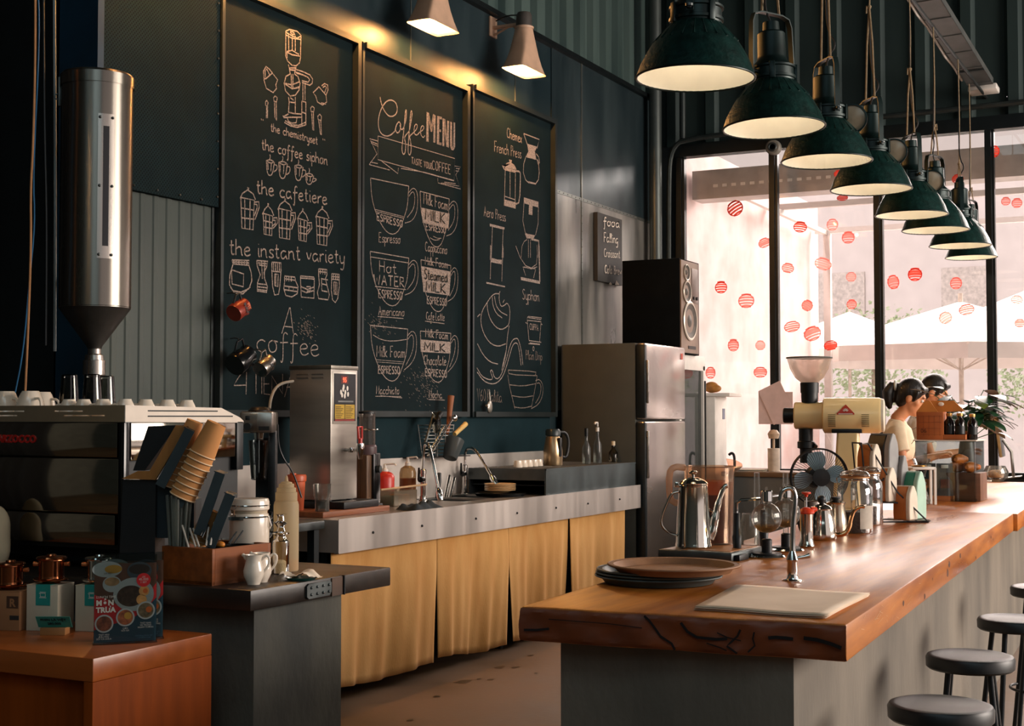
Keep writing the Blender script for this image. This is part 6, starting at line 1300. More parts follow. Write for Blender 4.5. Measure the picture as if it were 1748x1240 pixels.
P = atz(1388, 916, .92); t = thing('milk_jug', 'plain steel cylinder jug between the red press and the gooseneck kettle', 'jug', P); MB().lathe([(0, 0), (.032, 0), (.033, .003), (.033, .14), (.035, .142), (.032, .14), (.031, .004), (0, .004)], 32).build('body', STEEL_V, t)
# ------------------------------------------------------------------ glass jars of coffee
BEAN = mk('coffee_beans', '#2b1a12', .5, 0, .4, 60, .8, bscale=70)
def jar(px, py, lab, r, h, fill, rz=0):
    P = atz(px, py, .92); t = thing('glass_jar', lab, 'jar', P, YAW + rz, 'clip-top coffee jars')
    MB().lathe([(0, 0), (r * .94, 0), (r, .006), (r, h * .66), (r * .96, h * .72), (r * .78, h * .79), (r * .76, h * .86), (r * .82, h * .87)], 8 if False else 32).build('body', CLEAR, t)
    MB().lathe([(r * .8, h * .875), (r * .84, h * .89), (r * .84, h * .93), (r * .7, h * .97), (0, h * 1.0)], 32).build('lid', CLEAR, t); MB().lathe([(r * .78, h * .865), (r * .83, h * .868), (r * .83, h * .885), (r * .78, h * .888)], 32).build('seal', mk('orange_seal', '#c88a4a', .5), t)
    MB().torus((0, 0, h * .84), r * .79, .0025, 32, 6).torus((0, 0, h * .91), r * .86, .0022, 32, 6).tube([(-r * .84, 0, h * .91), (-r * 1.05, 0, h * .86), (-r * .95, 0, h * .72), (-r * .8, 0, h * .82)], .0025).build('wire_clip', CHROME, t)
    m = MB().lathe([(0, .006), (r * .95, .006), (r * .96, h * fill), (0, h * fill + .006)], 28); m.build('coffee_beans', BEAN, t)
    MB().tube([(r * .3 + r * .72 * cos(a), r * .98 * sin(a) if False else -r * .99 * cos(a * .9), 0) for a in (0,)] + [(0, -r * 1.0, .03)], .001).v
    return t
j1 = jar(1460, 910, 'front clip-top glass jar with coffee beans in its lower third', .072, .262, .34)
lb = MB(); vs = []
for i in range(9):
    a = radians(-88 + i * 7); vs += [(.0728 * cos(a), .0728 * sin(a), .02), (.0728 * cos(a), .0728 * sin(a), .115)]
lb.add(vs, [(2 * i, 2 * i + 2, 2 * i + 3, 2 * i + 1) for i in range(8)]); lb.build('paper_label', mk('jar_label', '#b9b0a2', .7), j1)
jar(1480, 896, 'second clip-top jar right behind the front one, beans near its bottom', .07, .262, .3, .3)
# ------------------------------------------------------------------ big coffee grinder
GM = mk('grinder_cream_enamel', '#f6d89c', .3, 0, .03, 8, coat=.3)
P = atz(1447, 878, .92); G = thing('coffee_grinder', 'large cream enamelled coffee grinder with a clear funnel hopper', 'coffee grinder', P, radians(10))
k = 1 / ppm(P + Vector((0, 0, .3)))
def g(px, py): return ((px - 1447) * k * 1.03, (878 - py) * k)
MB().box(-.09, .12, -.1, .1, 0, .03, .008).build('base', GM, G)
cp = []
for (x0, x1, y, z) in ((-.07, .06, .085, .03), (-.06, .055, .08, .15), (-.045, .06, .06, .41)): cp.append([(x0, -y, z), (x1, -y, z), (x1, y, z), (x0, y, z)])
vs = [v for r_ in cp for v in r_]; fs = [(i * 4 + j, i * 4 + (j + 1) % 4, i * 4 + 4 + (j + 1) % 4, i * 4 + 4 + j) for i in range(2) for j in range(4)] + [(3, 2, 1, 0), (8, 9, 10, 11)]
o = MB().add(vs, fs).build('column', GM, G); bvm = o.modifiers.new('b', 'BEVEL'); bvm.width = .012; bvm.segments = 3
MB().cyl((-.0, -.078, .21), (-.0, -.088, .21), .013, n=20).build('power_button', CHROME, G); MB().box(.055, .09, -.05, .0, .18, .27, .01).build('side_switch', BLACK, G)
zc = .487; ax = lambda x0, x1, r0, r1=None: None
def barrel(rows, n=44):
    return MB().at((0, 0, zc), ry=pi / 2).lathe([(r, x) for x, r in rows], n)
mb_ = barrel([(-.115, .0), (-.115, .078), (-.108, .088), (.155, .088), (.168, .082), (.172, .07), (.172, 0)]).build('motor_body', GM, G)
barrel([(.165, .083), (.178, .081), (.182, .07), (.182, 0)]).build('end_cap', mk('cap_cream_white', '#e3d6c0', .35), G)
barrel([(-.255, 0), (-.255, .062), (-.25, .068), (-.115, .068)]).build('grinding_head', GM, G); barrel([(-.31, 0), (-.31, .034), (-.305, .038), (-.255, .038)]).build('adjust_knob', BLACK, G)
MB().box(-.07, .075, -.062, .062, .40, .42, .004).build('neck_plate', BLACK, G)
hp2 = MB().lathe([(.04, .55), (.042, .58), (.042, .61), (.039, .612)], 28, (-.18, 0, 0)).lathe([(.045, .60), (.046, .65), (.04, .652)], 28, (-.18, 0, 0), cap0=True).build('hopper_collar', BLACK, G)
MB().lathe([(.04, .65), (.07, .675), (.095, .72), (.108, .765), (.11, .775)], 40, (-.18, 0, 0)).build('hopper', glassm('frosted_hopper', '#efe4dc', .6, .1, .35, '#e8d8cc'), G)
MB().torus((-.18, 0, .775), .111, .004, 44, 8).build('hopper_rim', mk('hopper_rim_dark', '#4a4f48', .4), G)
MB().lathe([(.035, .42), (.035, .36), (.042, .355), (.042, .325), (.03, .32), (.03, .25), (0, .25)], 24, (-.2, 0, 0), cap0=True).tube([(-.17, 0, .35), (-.15, -.02, .33)], .012).build('grind_spout', BLACK, G)
vt = MB()
for x0 in (-.085, .075):
    for i in range(8):
        a = radians(180 + 8 + i * 5.2); vt.at((0, 0, zc)).box(x0, x0 + .036, cos(a - pi / 2 + pi / 2) * 0 - .0888 * cos(radians(-10 + i * 5.6)) - .001, -.0888 * cos(radians(-10 + i * 5.6)) + .001, -.0888 * sin(radians(-2 + i * 5.6)) - .0015, -.0888 * sin(radians(-2 + i * 5.6)) + .0015)
vt.build('vent_slots', mk('vent_brown', '#5a4426', .6), mb_)
def onb(x, z): return (x, -sqrt(max(0, .0892 ** 2 - z * z)), zc + z)
em = MB(); nr = 8
ev = []
for i in range(nr + 1):
    z = .004 + .05 * i / nr; hw = .042 * (1 - max(0, i - 1) / (nr - 1)) if i else .042
    for x in (-hw, hw): p_ = onb(x, z); ev.append((p_[0], p_[1] - .0008, p_[2]))
em.at().add(ev, [(2 * i, 2 * i + 1, 2 * i + 3, 2 * i + 2) for i in range(nr)]); em.build('red_emblem', mk('emblem_red', '#c8371c', .4), mb_); ry_ = MB()
for i in range(5):
    a = radians(30 + i * 30); p0_ = onb(.006 * cos(a), .018 + .005 * sin(a)); p1_ = onb(.015 * cos(a), .018 + .017 * sin(a)); ry_.ribbon([(p0_[0], p0_[1] - .0022, p0_[2]), (p1_[0], p1_[1] - .0022, p1_[2])], .004, (0, -1, 0))
p0_ = onb(-.034, .008); p1_ = onb(.034, .008); ry_.ribbon([(p0_[0], p0_[1] - .002, p0_[2]), (p1_[0], p1_[1] - .002, p1_[2])], .004, (0, -1, 0))
ry_.build('emblem_rays', PRINTW, mb_)
# ------------------------------------------------------------------ desk fan
P = atd(1398, 815, 6.45); Fz = 1.4 - (815 - 712) * 6.45 / 2400
FN = thing('desk_fan', 'black desk fan with pale blue blades behind the grinder spout', 'fan', (P.x, P.y, .92), YAW)
zc2 = Fz - .92; R = .13
MB().lathe([(0, 0), (.08, 0), (.08, .012), (.02, .03), (.015, zc2 - .1)], 28).build('stand', BLACK, FN)
MB().at((0, .05, zc2), rx=pi / 2).lathe([(0, -.05), (.05, -.04), (.055, .0), (.045, .03), (0, .035)], 24).build('motor', BLACK, FN)
gd = MB()
for yy in (-.045, .03): gd.torus((0, yy * .35, zc2), R, .004, 44, 6, 'Y')
for i in range(64):
    a = 2 * pi * i / 64
    gd.tube([(.04 * cos(a), -.05, zc2 + .04 * sin(a)), (R * .75 * cos(a), -.048, zc2 + R * .75 * sin(a)), (R * cos(a), -.015, zc2 + R * sin(a))], .0011, 4, cap=False)
gd.at((0, -.05, zc2), rx=pi / 2).lathe([(0, .006), (.04, .004), (.04, -.004)], 24); gd.build('guard', BLACK, FN)
for i in range(4):
    a0 = radians(100 + i * 90); m = MB(); n = 8; vs = []
    for q_ in range(n + 1):
        rr = .03 + (R - .042) * q_ / n; hw = .85 * sin(pi * (.25 + .6 * q_ / n)) 
        for e, s_ in ((-1, 0), (0, 0), (1, 0)): vs.append((rr * cos(a0 + e * hw * .62), -.012 + e * .014, zc2 + rr * sin(a0 + e * hw * .62)))
    m.add(vs, [(q_ * 3 + e, q_ * 3 + e + 1, q_ * 3 + e + 4, q_ * 3 + e + 3) for q_ in range(n) for e in (0, 1)]); m.build('blade', mk('blue_blade', '#b9d8e6', .35, 0, .05), FN)
MB().at((0, -.02, zc2), rx=pi / 2).lathe([(0, .02), (.025, .018), (.03, .0)], 20).build('hub', BLACK, FN)
# ------------------------------------------------------------------ bags of coffee on a stepped stand
P = atz(1532, 893, .92); RK = thing('bag_stand', 'black wire stand with three steps holding coffee bags', 'stand', P, YAW); k = 1 / ppm(P)
WD = .17
rk = MB()
for y in (0, WD): rk.tube([(.14, y, .004), (-.13, y, .004), (-.16, y, .36), (-.13, y, .36), (.0, y, .14), (.14, y, .004)], .004, 6)
for (x, z) in ((.14, .004), (-.13, .004), (-.16, .36), (.06, .004), (.0, .09), (-.06, .2)): rk.tube([(x, 0, z), (x, WD, z)], .004, 6)
rk.build('wire_frame', BLACK, RK); MB().box(.0, .15, -.005, WD, .006, .012).build('bottom_shelf', CLEARP, RK); MB().box(-.1, .0, -.005, WD, .088, .094).box(-.16, -.06, -.005, WD, .19, .196).build('step_shelf', BLACK, RK)
def bag(lab, x, y, z, w_, d_, h_, mat, side, rz, nm='coffee_bag', cat='bag', grp='coffee bags on the stand', lbl=None):
    o3 = Vector(P) + Matrix.Rotation(YAW, 3, 'Z') @ Vector((x, y, z)); t = thing(nm, lab, cat, o3, YAW + rz, grp)
    pf = [(-d_ / 2, 0), (-d_ * .53, h_ * .3), (-d_ * .5, h_ * .66), (-d_ * .42, h_ * .8), (-d_ * .24, h_ * .93), (-.012, h_), (.012, h_), (d_ * .24, h_ * .93), (d_ * .42, h_ * .8), (d_ * .5, h_ * .66), (d_ * .53, h_ * .3), (d_ / 2, 0)]
    for nm_, xa, xb, mt, ks in (('pouch', -w_ / 2, w_ * .26, mat, 1.0), ('side_gusset', w_ * .26, w_ / 2, side, 1.03)):
        o = MB().prism_x([(y_ * ks, z_ * (1 + (ks - 1) * .5)) for y_, z_ in pf], xa, xb).build(nm_, mt, t, ang=30); b1 = o.modifiers.new('b', 'BEVEL'); b1.width = .005; b1.segments = 2; b1.limit_method = 'ANGLE'
    MB().box(-w_ / 2 * .97, w_ / 2 * .97, -.008, .008, h_ * .985, h_ * 1.03, .003).build('fold_clip', side, t)
    return t
KB = mk('kraft_bag', '#c8702e', .55, 0, .1, 9, .1); GS = mk('gusset_cream', '#d8cbb8', .6, 0, .06, 20); GRN = mk('green_bag', '#2f8a6c', .4, 0, .12, 6, .1); GRL = mk('green_gusset', '#a8cbb8', .5, 0, .06); BKB = mk('black_bag', '#14181a', .4, 0, .15, 8, .1); GRY = mk('grey_gusset', '#8d8d8c', .5, 0, .1)
bag('lowest kraft coffee bag on the front step of the wire stand', .045, .03, .013, .085, .07, .15, KB, GS, -.8)
bag('middle kraft coffee bag on the second step of the wire stand', -.045, .04, .095, .085, .07, .15, KB, GS, -.8)
bag('top kraft coffee bag on the highest step of the wire stand', -.115, .04, .197, .085, .07, .155, KB, GS, -.8)
gb = bag('green coffee bag with pale sides, right end of the wire stand', .10, .115, .013, .1, .08, .21, GRN, GRL, -.8)
m = MB()
for (u, v) in ((-.03, .13), (.02, .10), (-.01, .08)): m.add([(u - .018, -.043, v), (u + .018, -.044, v + .006), (u, -.044, v + .028)], [(0, 1, 2)])
m.build('facet_print', mk('pale_green_print', '#6fb89a', .5), gb)
bag('black coffee bag with grey sides standing behind the kraft bags', -.03, .13, .197, .12, .08, .2, BKB, GRY, -.8)
bag('second black bag behind the green one on the wire stand', .035, .15, .095, .1, .06, .2, BKB, GRY, -.8)
# ------------------------------------------------------------------ pastry display, bottle carrier and neighbours
P = atz(1612, 856, .92); DS = thing('pastry_display', 'clear acrylic pastry display box with a shelf on top', 'display case', P, radians(0)); k = 1 / ppm(P)
dx0, dx1, dyy = -.16, .17, .34; ztop = 1.262 - .92
MB().box(dx0, dx1, 0, dyy, 0, .012).box(dx0, dx1, 0, dyy, ztop - .006, ztop).box(dx0, dx1, 0, .005, 0, ztop).box(dx0, dx1, dyy - .005, dyy, 0, ztop).box(dx0, dx0 + .005, 0, dyy, 0, ztop).box(dx1 - .005, dx1, 0, dyy, 0, ztop).build('acrylic_box', CLEARP, DS)
MB().box(dx0 - .01, dx1 + .01, -.01, dyy + .01, ztop, ztop + .006).build('top_shelf', mk('white_shelf', '#e0d4c8', .4), DS)
MB().box(.0, .19, .06, .3, .0, .16, .004).build('wood_crate', woodm('crate_wood', '#7a4f34', '#553522', .55, 'X'), DS)
CW2 = mk('croissant_crust', '#c06a24', .5, 0, .2, 20, .3)
for i, (x, y, z, rz) in enumerate(((.05, .12, .19, .3), (.1, .18, .19, -.5), (.07, .15, .235, 1.0), (.14, .12, .192, .9))):
    pts_ = [(.05 * cos(radians(a)) * 1.1, .05 * sin(radians(a)) * .8 - .02, .0) for a in range(20, 161, 14)]
    rr = [.01 + .02 * sin(pi * q_ / 10) * (1 + .12 * (q_ % 2)) for q_ in range(11)]
    o = MB().at(rz=rz).tube(pts_, rr, 12).build('croissant', CW2); o.location = P + Vector((x, y, z)); tag(o, ('front golden croissant in the acrylic display', 'rear golden croissant in the acrylic display', 'topmost golden croissant of the pile in the display', 'right-hand golden croissant in the acrylic display')[i], 'croissant', 'croissants in the display')
KC = mk('carrier_card', '#a85a28', .75, 0, .1, 12, .04); KCL = mk('carrier_card_light', '#c97f36', .7, 0, .08, 12, .04)
CZ = P + Vector((dx0 + .005, .02, ztop + .0065)); CA = thing('bottle_carrier', 'brown cardboard bottle carrier with a gable handle on the acrylic display', 'carrier', CZ, radians(2))
MB().box(0, .15, 0, .14, 0, .16, .002).build('box', KC, CA); MB().box(.15, .27, 0, .004, 0, .03).box(.15, .27, .136, .14, 0, .05).box(.266, .27, 0, .14, 0, .03).box(.15, .27, 0, .14, 0, .004).build('open_tray', KC, CA)
MB().prism_y([(0, .16), (.15, .16), (.26, .165), (.20, .225), (.06, .225)], .06, .075).build('gable_handle', KCL, CA); MB().prism_y([(0, .16), (.12, .16), (.075, .225), (.05, .225)], .0, .006).build('gable_front', KCL, CA); MB().at((.13, .058, .205)).sphere((0, 0, 0), .012, 12, 8, (1.4, .3, 1)).build('hand_hole', PRINTW, CA)
pr_ = MB()
for i in range(5): pr_.ribbon([(.01 + .03 * i, -.001, .02), (.01 + .03 * i, -.001, .14)], .0012, (0, -1, 0))
for i in range(4): pr_.ribbon([(.01, -.001, .03 + .035 * i), (.14, -.001, .03 + .035 * i)], .0012, (0, -1, 0))
pr_.build('line_print', mk('carrier_print', '#6a3616', .8), CA)
lettering('06', .034, MATS['carrier_print'], CA, Matrix.Translation((.04, -.0016, .04)) @ Matrix.Rotation(pi / 2, 4, 'X'), .0008)
CB_ = mk('cold_brew', '#150c0a', .12, 0, .1)
for i, (x, y) in enumerate(((.175, .05), (.235, .045), (.265, .10))):
    t = thing('cold_brew_bottle', ('left dark bottle standing in the cardboard carrier', 'middle dark bottle with a gold cap by the cardboard carrier', 'right dark bottle at the far end of the carrier')[i], 'bottle', CZ + Vector((x if i < 2 else .295, y, .0045 if i < 2 else .0)), 0, 'dark bottles on the display')
    MB().lathe([(0, 0), (.026, 0), (.028, .003), (.028, .1), (.015, .118), (.014, .135)], 24).build('bottle', CB_, t); MB().lathe([(.0145, .13), (.017, .133), (.017, .148), (0, .149)], 20, cap0=True).build('cap', mk('gold_cap', '#c79a56', .3, .6), t); MB().lathe([(.0284, .03), (.0284, .075)], 24).build('label', BLACK, t)
# black bag on wooden tray, pour-over stand
Q = atz(1612, 853, .92); WT = thing('wooden_tray', 'small wooden tray at the foot of the pastry display', 'tray', Q + Vector((-.02, -.16, 0)), radians(3)); MB().box(-.12, .1, -.02, .13, 0, .012, .002).box(-.12, .1, -.02, -.012, 0, .03).box(-.12, -.112, -.02, .13, 0, .03).box(.092, .1, -.02, .13, 0, .03).build('tray', woodm('tray_wood', '#b8713c', '#8a4f28', .5, 'X'), WT)
def pouch(lab, loc, w_, d_, h_, mat, lbl):
    t = thing('coffee_pouch', lab, 'bag', loc, YAW - .2, 'dark coffee pouches by the display')
    vs = [(-w_ / 2, -d_ / 2, 0), (w_ / 2, -d_ / 2, 0), (w_ / 2, d_ / 2, 0), (-w_ / 2, d_ / 2, 0), (-w_ / 2, -d_ / 2 * .9, h_ * .5), (w_ / 2, -d_ / 2 * .9, h_ * .5), (w_ / 2, d_ / 2 * .9, h_ * .5), (-w_ / 2, d_ / 2 * .9, h_ * .5), (-w_ / 2, -.003, h_), (w_ / 2, -.003, h_), (w_ / 2, .003, h_), (-w_ / 2, .003, h_)]
    MB().add(vs, [(3, 2, 1, 0)] + [(i * 4 + j, i * 4 + (j + 1) % 4, i * 4 + 4 + (j + 1) % 4, i * 4 + 4 + j) for i in range(2) for j in range(4)] + [(8, 9, 10, 11)]).build('pouch', mat, t)
    MB().at((0, -d_ / 2 - .001, .06)).box(-w_ * .28, w_ * .28, -.001, .001, 0, .05).build('label', lbl, t)
    MB().at((0, -d_ * .2 - .0, h_ * .86)).box(-.02, .02, -.004, .0, 0, .02, .002).build('white_tag', PRINTW, t)
pouch('black coffee pouch with an orange label on the wooden tray', WT.location + Vector((-.055, .06, .0125)), .09, .06, .2, BKB, mk('orange_label', '#b86f36', .6)); pouch('grey-brown coffee pouch leaning right of the black one on the wooden tray', WT.location + Vector((.04, .06, .0125)), .09, .06, .2, mk('smoke_pouch', '#55504e', .35, .1, .2), mk('rust_label', '#7a4534', .6))
Q = atz(1580, 862, .92); t = thing('pour_over_stand', 'white pour-over stand with a small glass server, between green bag and pouches', 'pour-over stand', Q, YAW)
MB().box(-.07, .06, .0, .10, .19, .205, .004).box(.05, .062, 0, .02, 0, .2).box(-.07, -.058, .08, .1, 0, .2).box(.05, .062, .08, .1, 0, .2).build('frame', WHITE_P, t); MB().lathe([(.05, .25), (.02, .16), (.02, .15)], 28, (-.005, .05, 0)).build('dripper', CLEARP, t); MB().lathe([(0, .002), (.04, .002), (.046, .02), (.02, .09), (.026, .12)], 28, (-.005, .05, 0)).build('server', CLEAR, t); MB().lathe([(.022, .075), (.026, .08), (.026, .1), (.022, .105)], 20, (-.005, .05, 0)).build('wood_collar', woodm('collar_wood', '#a8602c', '#7a4018', .5, 'Z'), t); MB().lathe([(.03, .206), (.042, .208), (.042, .214), (0, .216)], 24, (-.02, .05, 0)).build('brass_ring', mk('brass', '#b8823a', .3, .9), t)
# bowl, monitor, register, plant
Q = atz(1700, 822, .92); t = thing('tip_bowl', 'round glass bowl of folded notes on the far end of the bar', 'bowl', Q); MB().lathe([(0, 0), (.05, 0), (.085, .03), (.092, .07), (.07, .115), (.068, .115), (.089, .07), (.08, .03), (0, .006)], 36).build('bowl', CLEAR, t); MB().sphere((0, 0, .048), .062, 16, 10, (1.1, 1.1, .62)).build('notes', mk('crumpled_notes', '#b88a58', .8, 0, .4, 22, .5), t); MB().box(-.1, -.02, -.1, -.06, 0, .012, .003).build('receipt_roll', PRINTW, t)
Q = atz(1722, 818, .92); t = thing('monitor', 'flat monitor seen from its edge at the far right of the bar', 'monitor', Q + Vector((-.03, .05, 0)), radians(62))
MB().box(-.17, .17, -.012, .01, .17, .545, .006).build('screen_housing', BLACK, t); MB().box(-.165, .165, .0102, .013, .18, .535).build('screen', BLACKG, t); MB().box(-.176, -.17, -.012, .01, .17, .545, .002).build('tan_edge', mk('monitor_edge', '#a08355', .5), t); MB().tube([(0, -.02, .3), (0, -.07, .2), (0, -.06, .01)], .012).box(-.1, .1, -.12, .04, 0, .01, .003).build('stand', mk('stand_grey', '#a8a49c', .4, .4), t); t.rotation_euler = (radians(-7), 0, radians(94))
t = thing('cash_register', 'black register box at the right edge behind the tip bowl', 'register', atz(1752, 822, .92) + Vector((.08, .12, 0)), radians(0)); MB().box(-.1, .3, 0, .35, 0, .13, .008).build('drawer', BLACK, t); MB().box(-.02, .2, .05, .2, .13, .2, .01).build('printer', mk('printer_grey', '#8f9290', .5), t); MB().box(-.04, -.03, .04, .05, .13, .33).box(.03, .04, .04, .05, .13, .33).box(-.04, .04, .04, .05, .25, .26).build('card_holder', BLACK, t)
Q = atd(1650, 720, 9.1); PT = thing('potted_plant', 'leafy green plant in a tall vase behind the pastry display', 'plant', (Q.x, Q.y, .92))
MB().lathe([(0, 0), (.05, 0), (.055, .01), (.06, .2), (.045, .32), (.042, .34)], 28).build('vase', mk('dark_vase', '#4a4038', .4), PT)
LF = mk('leaf_green', '#1f4a2a', .35, 0, .0, 14, col2='#0e2a18'); LF2 = mk('leaf_sunlit', '#6f8030', .4, 0, .15, 14)
stm = MB(); random.seed(21)
def leaf(mb, base, dirv, ln, wd, droop):
    d = Vector(dirv).normalized(); s_ = d.cross(Vector((0, 0, 1))).normalized(); n = 6; vs = []
    for i in range(n + 1):
        u = i / n; p_ = Vector(base) + d * ln * u + Vector((0, 0, -droop * u * u)); hw = wd * sin(pi * min(1, u * .92 + .06)) ** .8 / 2
        vs += [tuple(p_ - s_ * hw), tuple(p_ + Vector((0, 0, -.004))), tuple(p_ + s_ * hw)]
    mb.add(vs, [(i * 3 + j, i * 3 + j + 1, i * 3 + j + 4, i * 3 + j + 3) for i in range(n) for j in (0, 1)])
for i in range(80):
    a = random.uniform(0, 2 * pi); el = random.uniform(-.3, 1.2); L_ = random.uniform(.07, .2); b0 = Vector((.0, 0, .44 + random.uniform(-.03, .09))) + Vector((cos(a) * L_, sin(a) * L_ * .8, L_ * el * .8))
    stm.tube([(0, 0, .3), tuple(b0 * .5 + Vector((0, 0, .22))), tuple(b0)], .003, 5)
    m = MB(); leaf(m, b0, (cos(a), sin(a), random.uniform(-.5, .5)), random.uniform(.12, .18), random.uniform(.075, .11), random.uniform(.03, .08)); m.build('leaf', LF2 if i in (3, 11, 25, 30) else LF, PT, ang=180)
for a, z in ((.3, .45), (-.1, .38)):
    m = MB(); leaf(m, (.16, .06, z), (cos(a), sin(a), .1), .12, .07, .06); m.build('leaf', LF, PT, ang=180); stm.tube([(0, 0, .32), (.16, .06, z)], .003, 5)
stm.build('stems', mk('stem_green', '#3a5a2c', .5), PT)
# ------------------------------------------------------------------ window bench and what is on it
wb_ = thing('window_bench', 'grey bench counter with a brown wooden top under the windows', 'bench', (-3.7, 11.15, 0)); MB().box(-.05, 2.0, -.02, .45, .91, .95, .004).build('top', woodm('bench_wood', '#8a6a4a', '#634a34', .5, 'X'), wb_); MB().box(0, 1.95, 0, .4, 0, .91).build('front', mk('bench_grey', '#6a6c6a', .6, 0, .1, 3), wb_)
Q = aty(1321, 805, 11.35); t = thing('paper_roll', 'white paper towel roll on the window bench below the post', 'roll', (Q.x, 11.35, .95)); MB().lathe([(.02, 0), (.05, 0), (.05, .19), (.02, .19)], 28, cap0=True).build('roll', mk('roll_paper', '#d8cabb', .8), t); MB().cyl((0, 0, 0), (0, 0, .27), .01).lathe([(.04, .27), (.05, .31), (.03, .34), (0, .345)], 20).build('holder', mk('holder_cream', '#cdb196', .5), t)
Q = aty(1285, 801, 11.3)
for i in range(3): tag(MB().at((Q.x, 11.3, .951 + .006 * i), rz=.1 * i).box(-.12, .12, -.1, .1, 0, .005).build('magazine', [PAPER, mk('mag_grey', '#8f948f', .5), PAPER][i]), ('bottom magazine of the small pile on the window bench', 'middle magazine of the small pile on the window bench', 'top magazine of the small pile on the window bench')[i], 'magazine', 'magazines on the window bench')
Q = aty(1254, 795, 11.4); tag(MB().at((Q.x, 11.4, .95)).tube(smoothline([(0, 0, 0), (0, 0, .12), (-.02, 0, .15), (-.05, 0, .13)], 2), .012).build('black_hook_stand', BLACK), 'black curved stand poking up on the window bench', 'stand')
def wall_paper(cx, cy, w_, h_, tilt, lab, y):
    p = aty(cx, cy, y); k = 1 / ppm(p); o = MB().at(p, ry=tilt).box(-w_ * k / 2, w_ * k / 2, -.001, .001, -h_ * k / 2, h_ * k / 2).build('paper_note', mk('note_paper', '#cdb4b0', .8, 0, .05)); return tag(o, lab, 'note', 'paper notes on the window post')
o = wall_paper(1324, 697, 60, 55, 0, 'upright pale note taped to the window post, behind the tilted one', WY - .055); wall_paper(1326, 688, 42, 64, radians(-25), 'tilted pinkish note taped to the window post in front', WY - .062)
# ------------------------------------------------------------------ bar stools
STB = mk('stool_black', '#0a1013', .42, .0, .15, 12); STL = mk('stool_leg_black', '#10161a', .4, .4, .1)
def stool():
    t = thing('bar_stool', 'x', 'stool', (0, 0, 0), 0, 'black stools along the bar')
    MB().lathe([(0, .606), (.125, .606), (.132, .612), (.133, .638), (.128, .646), (.118, .649), (.112, .647), (0, .647)], 48).build('seat', STB, t)
    for k in range(4):
        a = pi / 4 + k * pi / 2; ca, sa = cos(a), sin(a)
        MB().tube([(.085 * ca, .085 * sa, .608), (.165 * ca, .165 * sa, 0)], .0095, 10).build('leg', STL, t)
    MB().torus((0, 0, .22), .137, .006, 40, 8).build('foot_ring', STL, t); return t
s0 = stool()
for i, (x, y, rz, lab) in enumerate(((-.675, 3.735, .3, 'nearest black bar stool, at the bottom edge'), (-.73, 4.54, .1, 'second black bar stool from the camera, whole seat in view'), (-.715, 5.44, .5, 'third black bar stool, its right side cut by the frame'), (-.74, 6.5, .2, 'farthest black bar stool, only its left edge in frame'))):
    o = s0 if i == 0 else dup(s0); o.location = (x, y, 0); o.rotation_euler = (0, 0, rz); o.scale = (1, 1, 1.027); o['label'] = lab
# ------------------------------------------------------------------ the two people working behind the bar
SKIN = mk('skin', '#c98a62', .55, 0, .05, 20, sub=.15); SHIRT = mk('cream_tee', '#e6d3b4', .85, 0, .05, 14, .1); SHIRT2 = mk('pale_tee', '#d9d2c6', .85, 0, .05, 14, .1); HAIR = mk('black_hair', '#14100e', .4, 0, .2, 50, .3, stretch=(1, 1, .1)); APR = mk('dark_trousers', '#1d2226', .8, 0, .1, 12)
def blob(parts, name, mat, parent, vox=.008, smooth=4):
    """parts: MB with closed pieces, fused into one continuous surface"""
    o = parts.build(name, mat, parent, ang=180)
    r = o.modifiers.new('r', 'REMESH'); r.mode = 'VOXEL'; r.voxel_size = vox; r.use_smooth_shade = True
    s_ = o.modifiers.new('s', 'SMOOTH'); s_.factor = .5; s_.iterations = smooth
    return o
def hand(m, w, d, up, curl=.5, s=1.0):
    """palm and five bent fingers from the wrist w along d"""
    d = Vector(d).normalized(); up = Vector(up).normalized(); sd = d.cross(up).normalized(); w = Vector(w)
    m.tube([w, w + d * .03, w + d * .065, w + d * .085], [(.018, .026), (.016, .036), (.014, .04), (.012, .038)], 12, flat=up)
    for i, (o, l) in enumerate(((-.03, .062), (-.010, .074), (.011, .070), (.03, .055))):
        b = w + d * .082 + sd * o; p1 = b + d * l * .45 - up * .006; p2 = p1 + (d * (1 - curl) - up * curl) * l * .32; p3 = p2 + (d * (.5 - curl * .5) - up * .8) * l * .26
        m.tube([b - d * .01, b, p1, p2, p3], [.0095, .0092, .0088, .008, .0065], 8)
    b = w + d * .03 - sd * .03; m.tube([b + sd * .012, b - sd * .012 + d * .02, b - sd * .018 + d * .045 - up * .012, b - sd * .01 + d * .062 - up * .018], [.0125, .0115, .0095, .0075], 8)
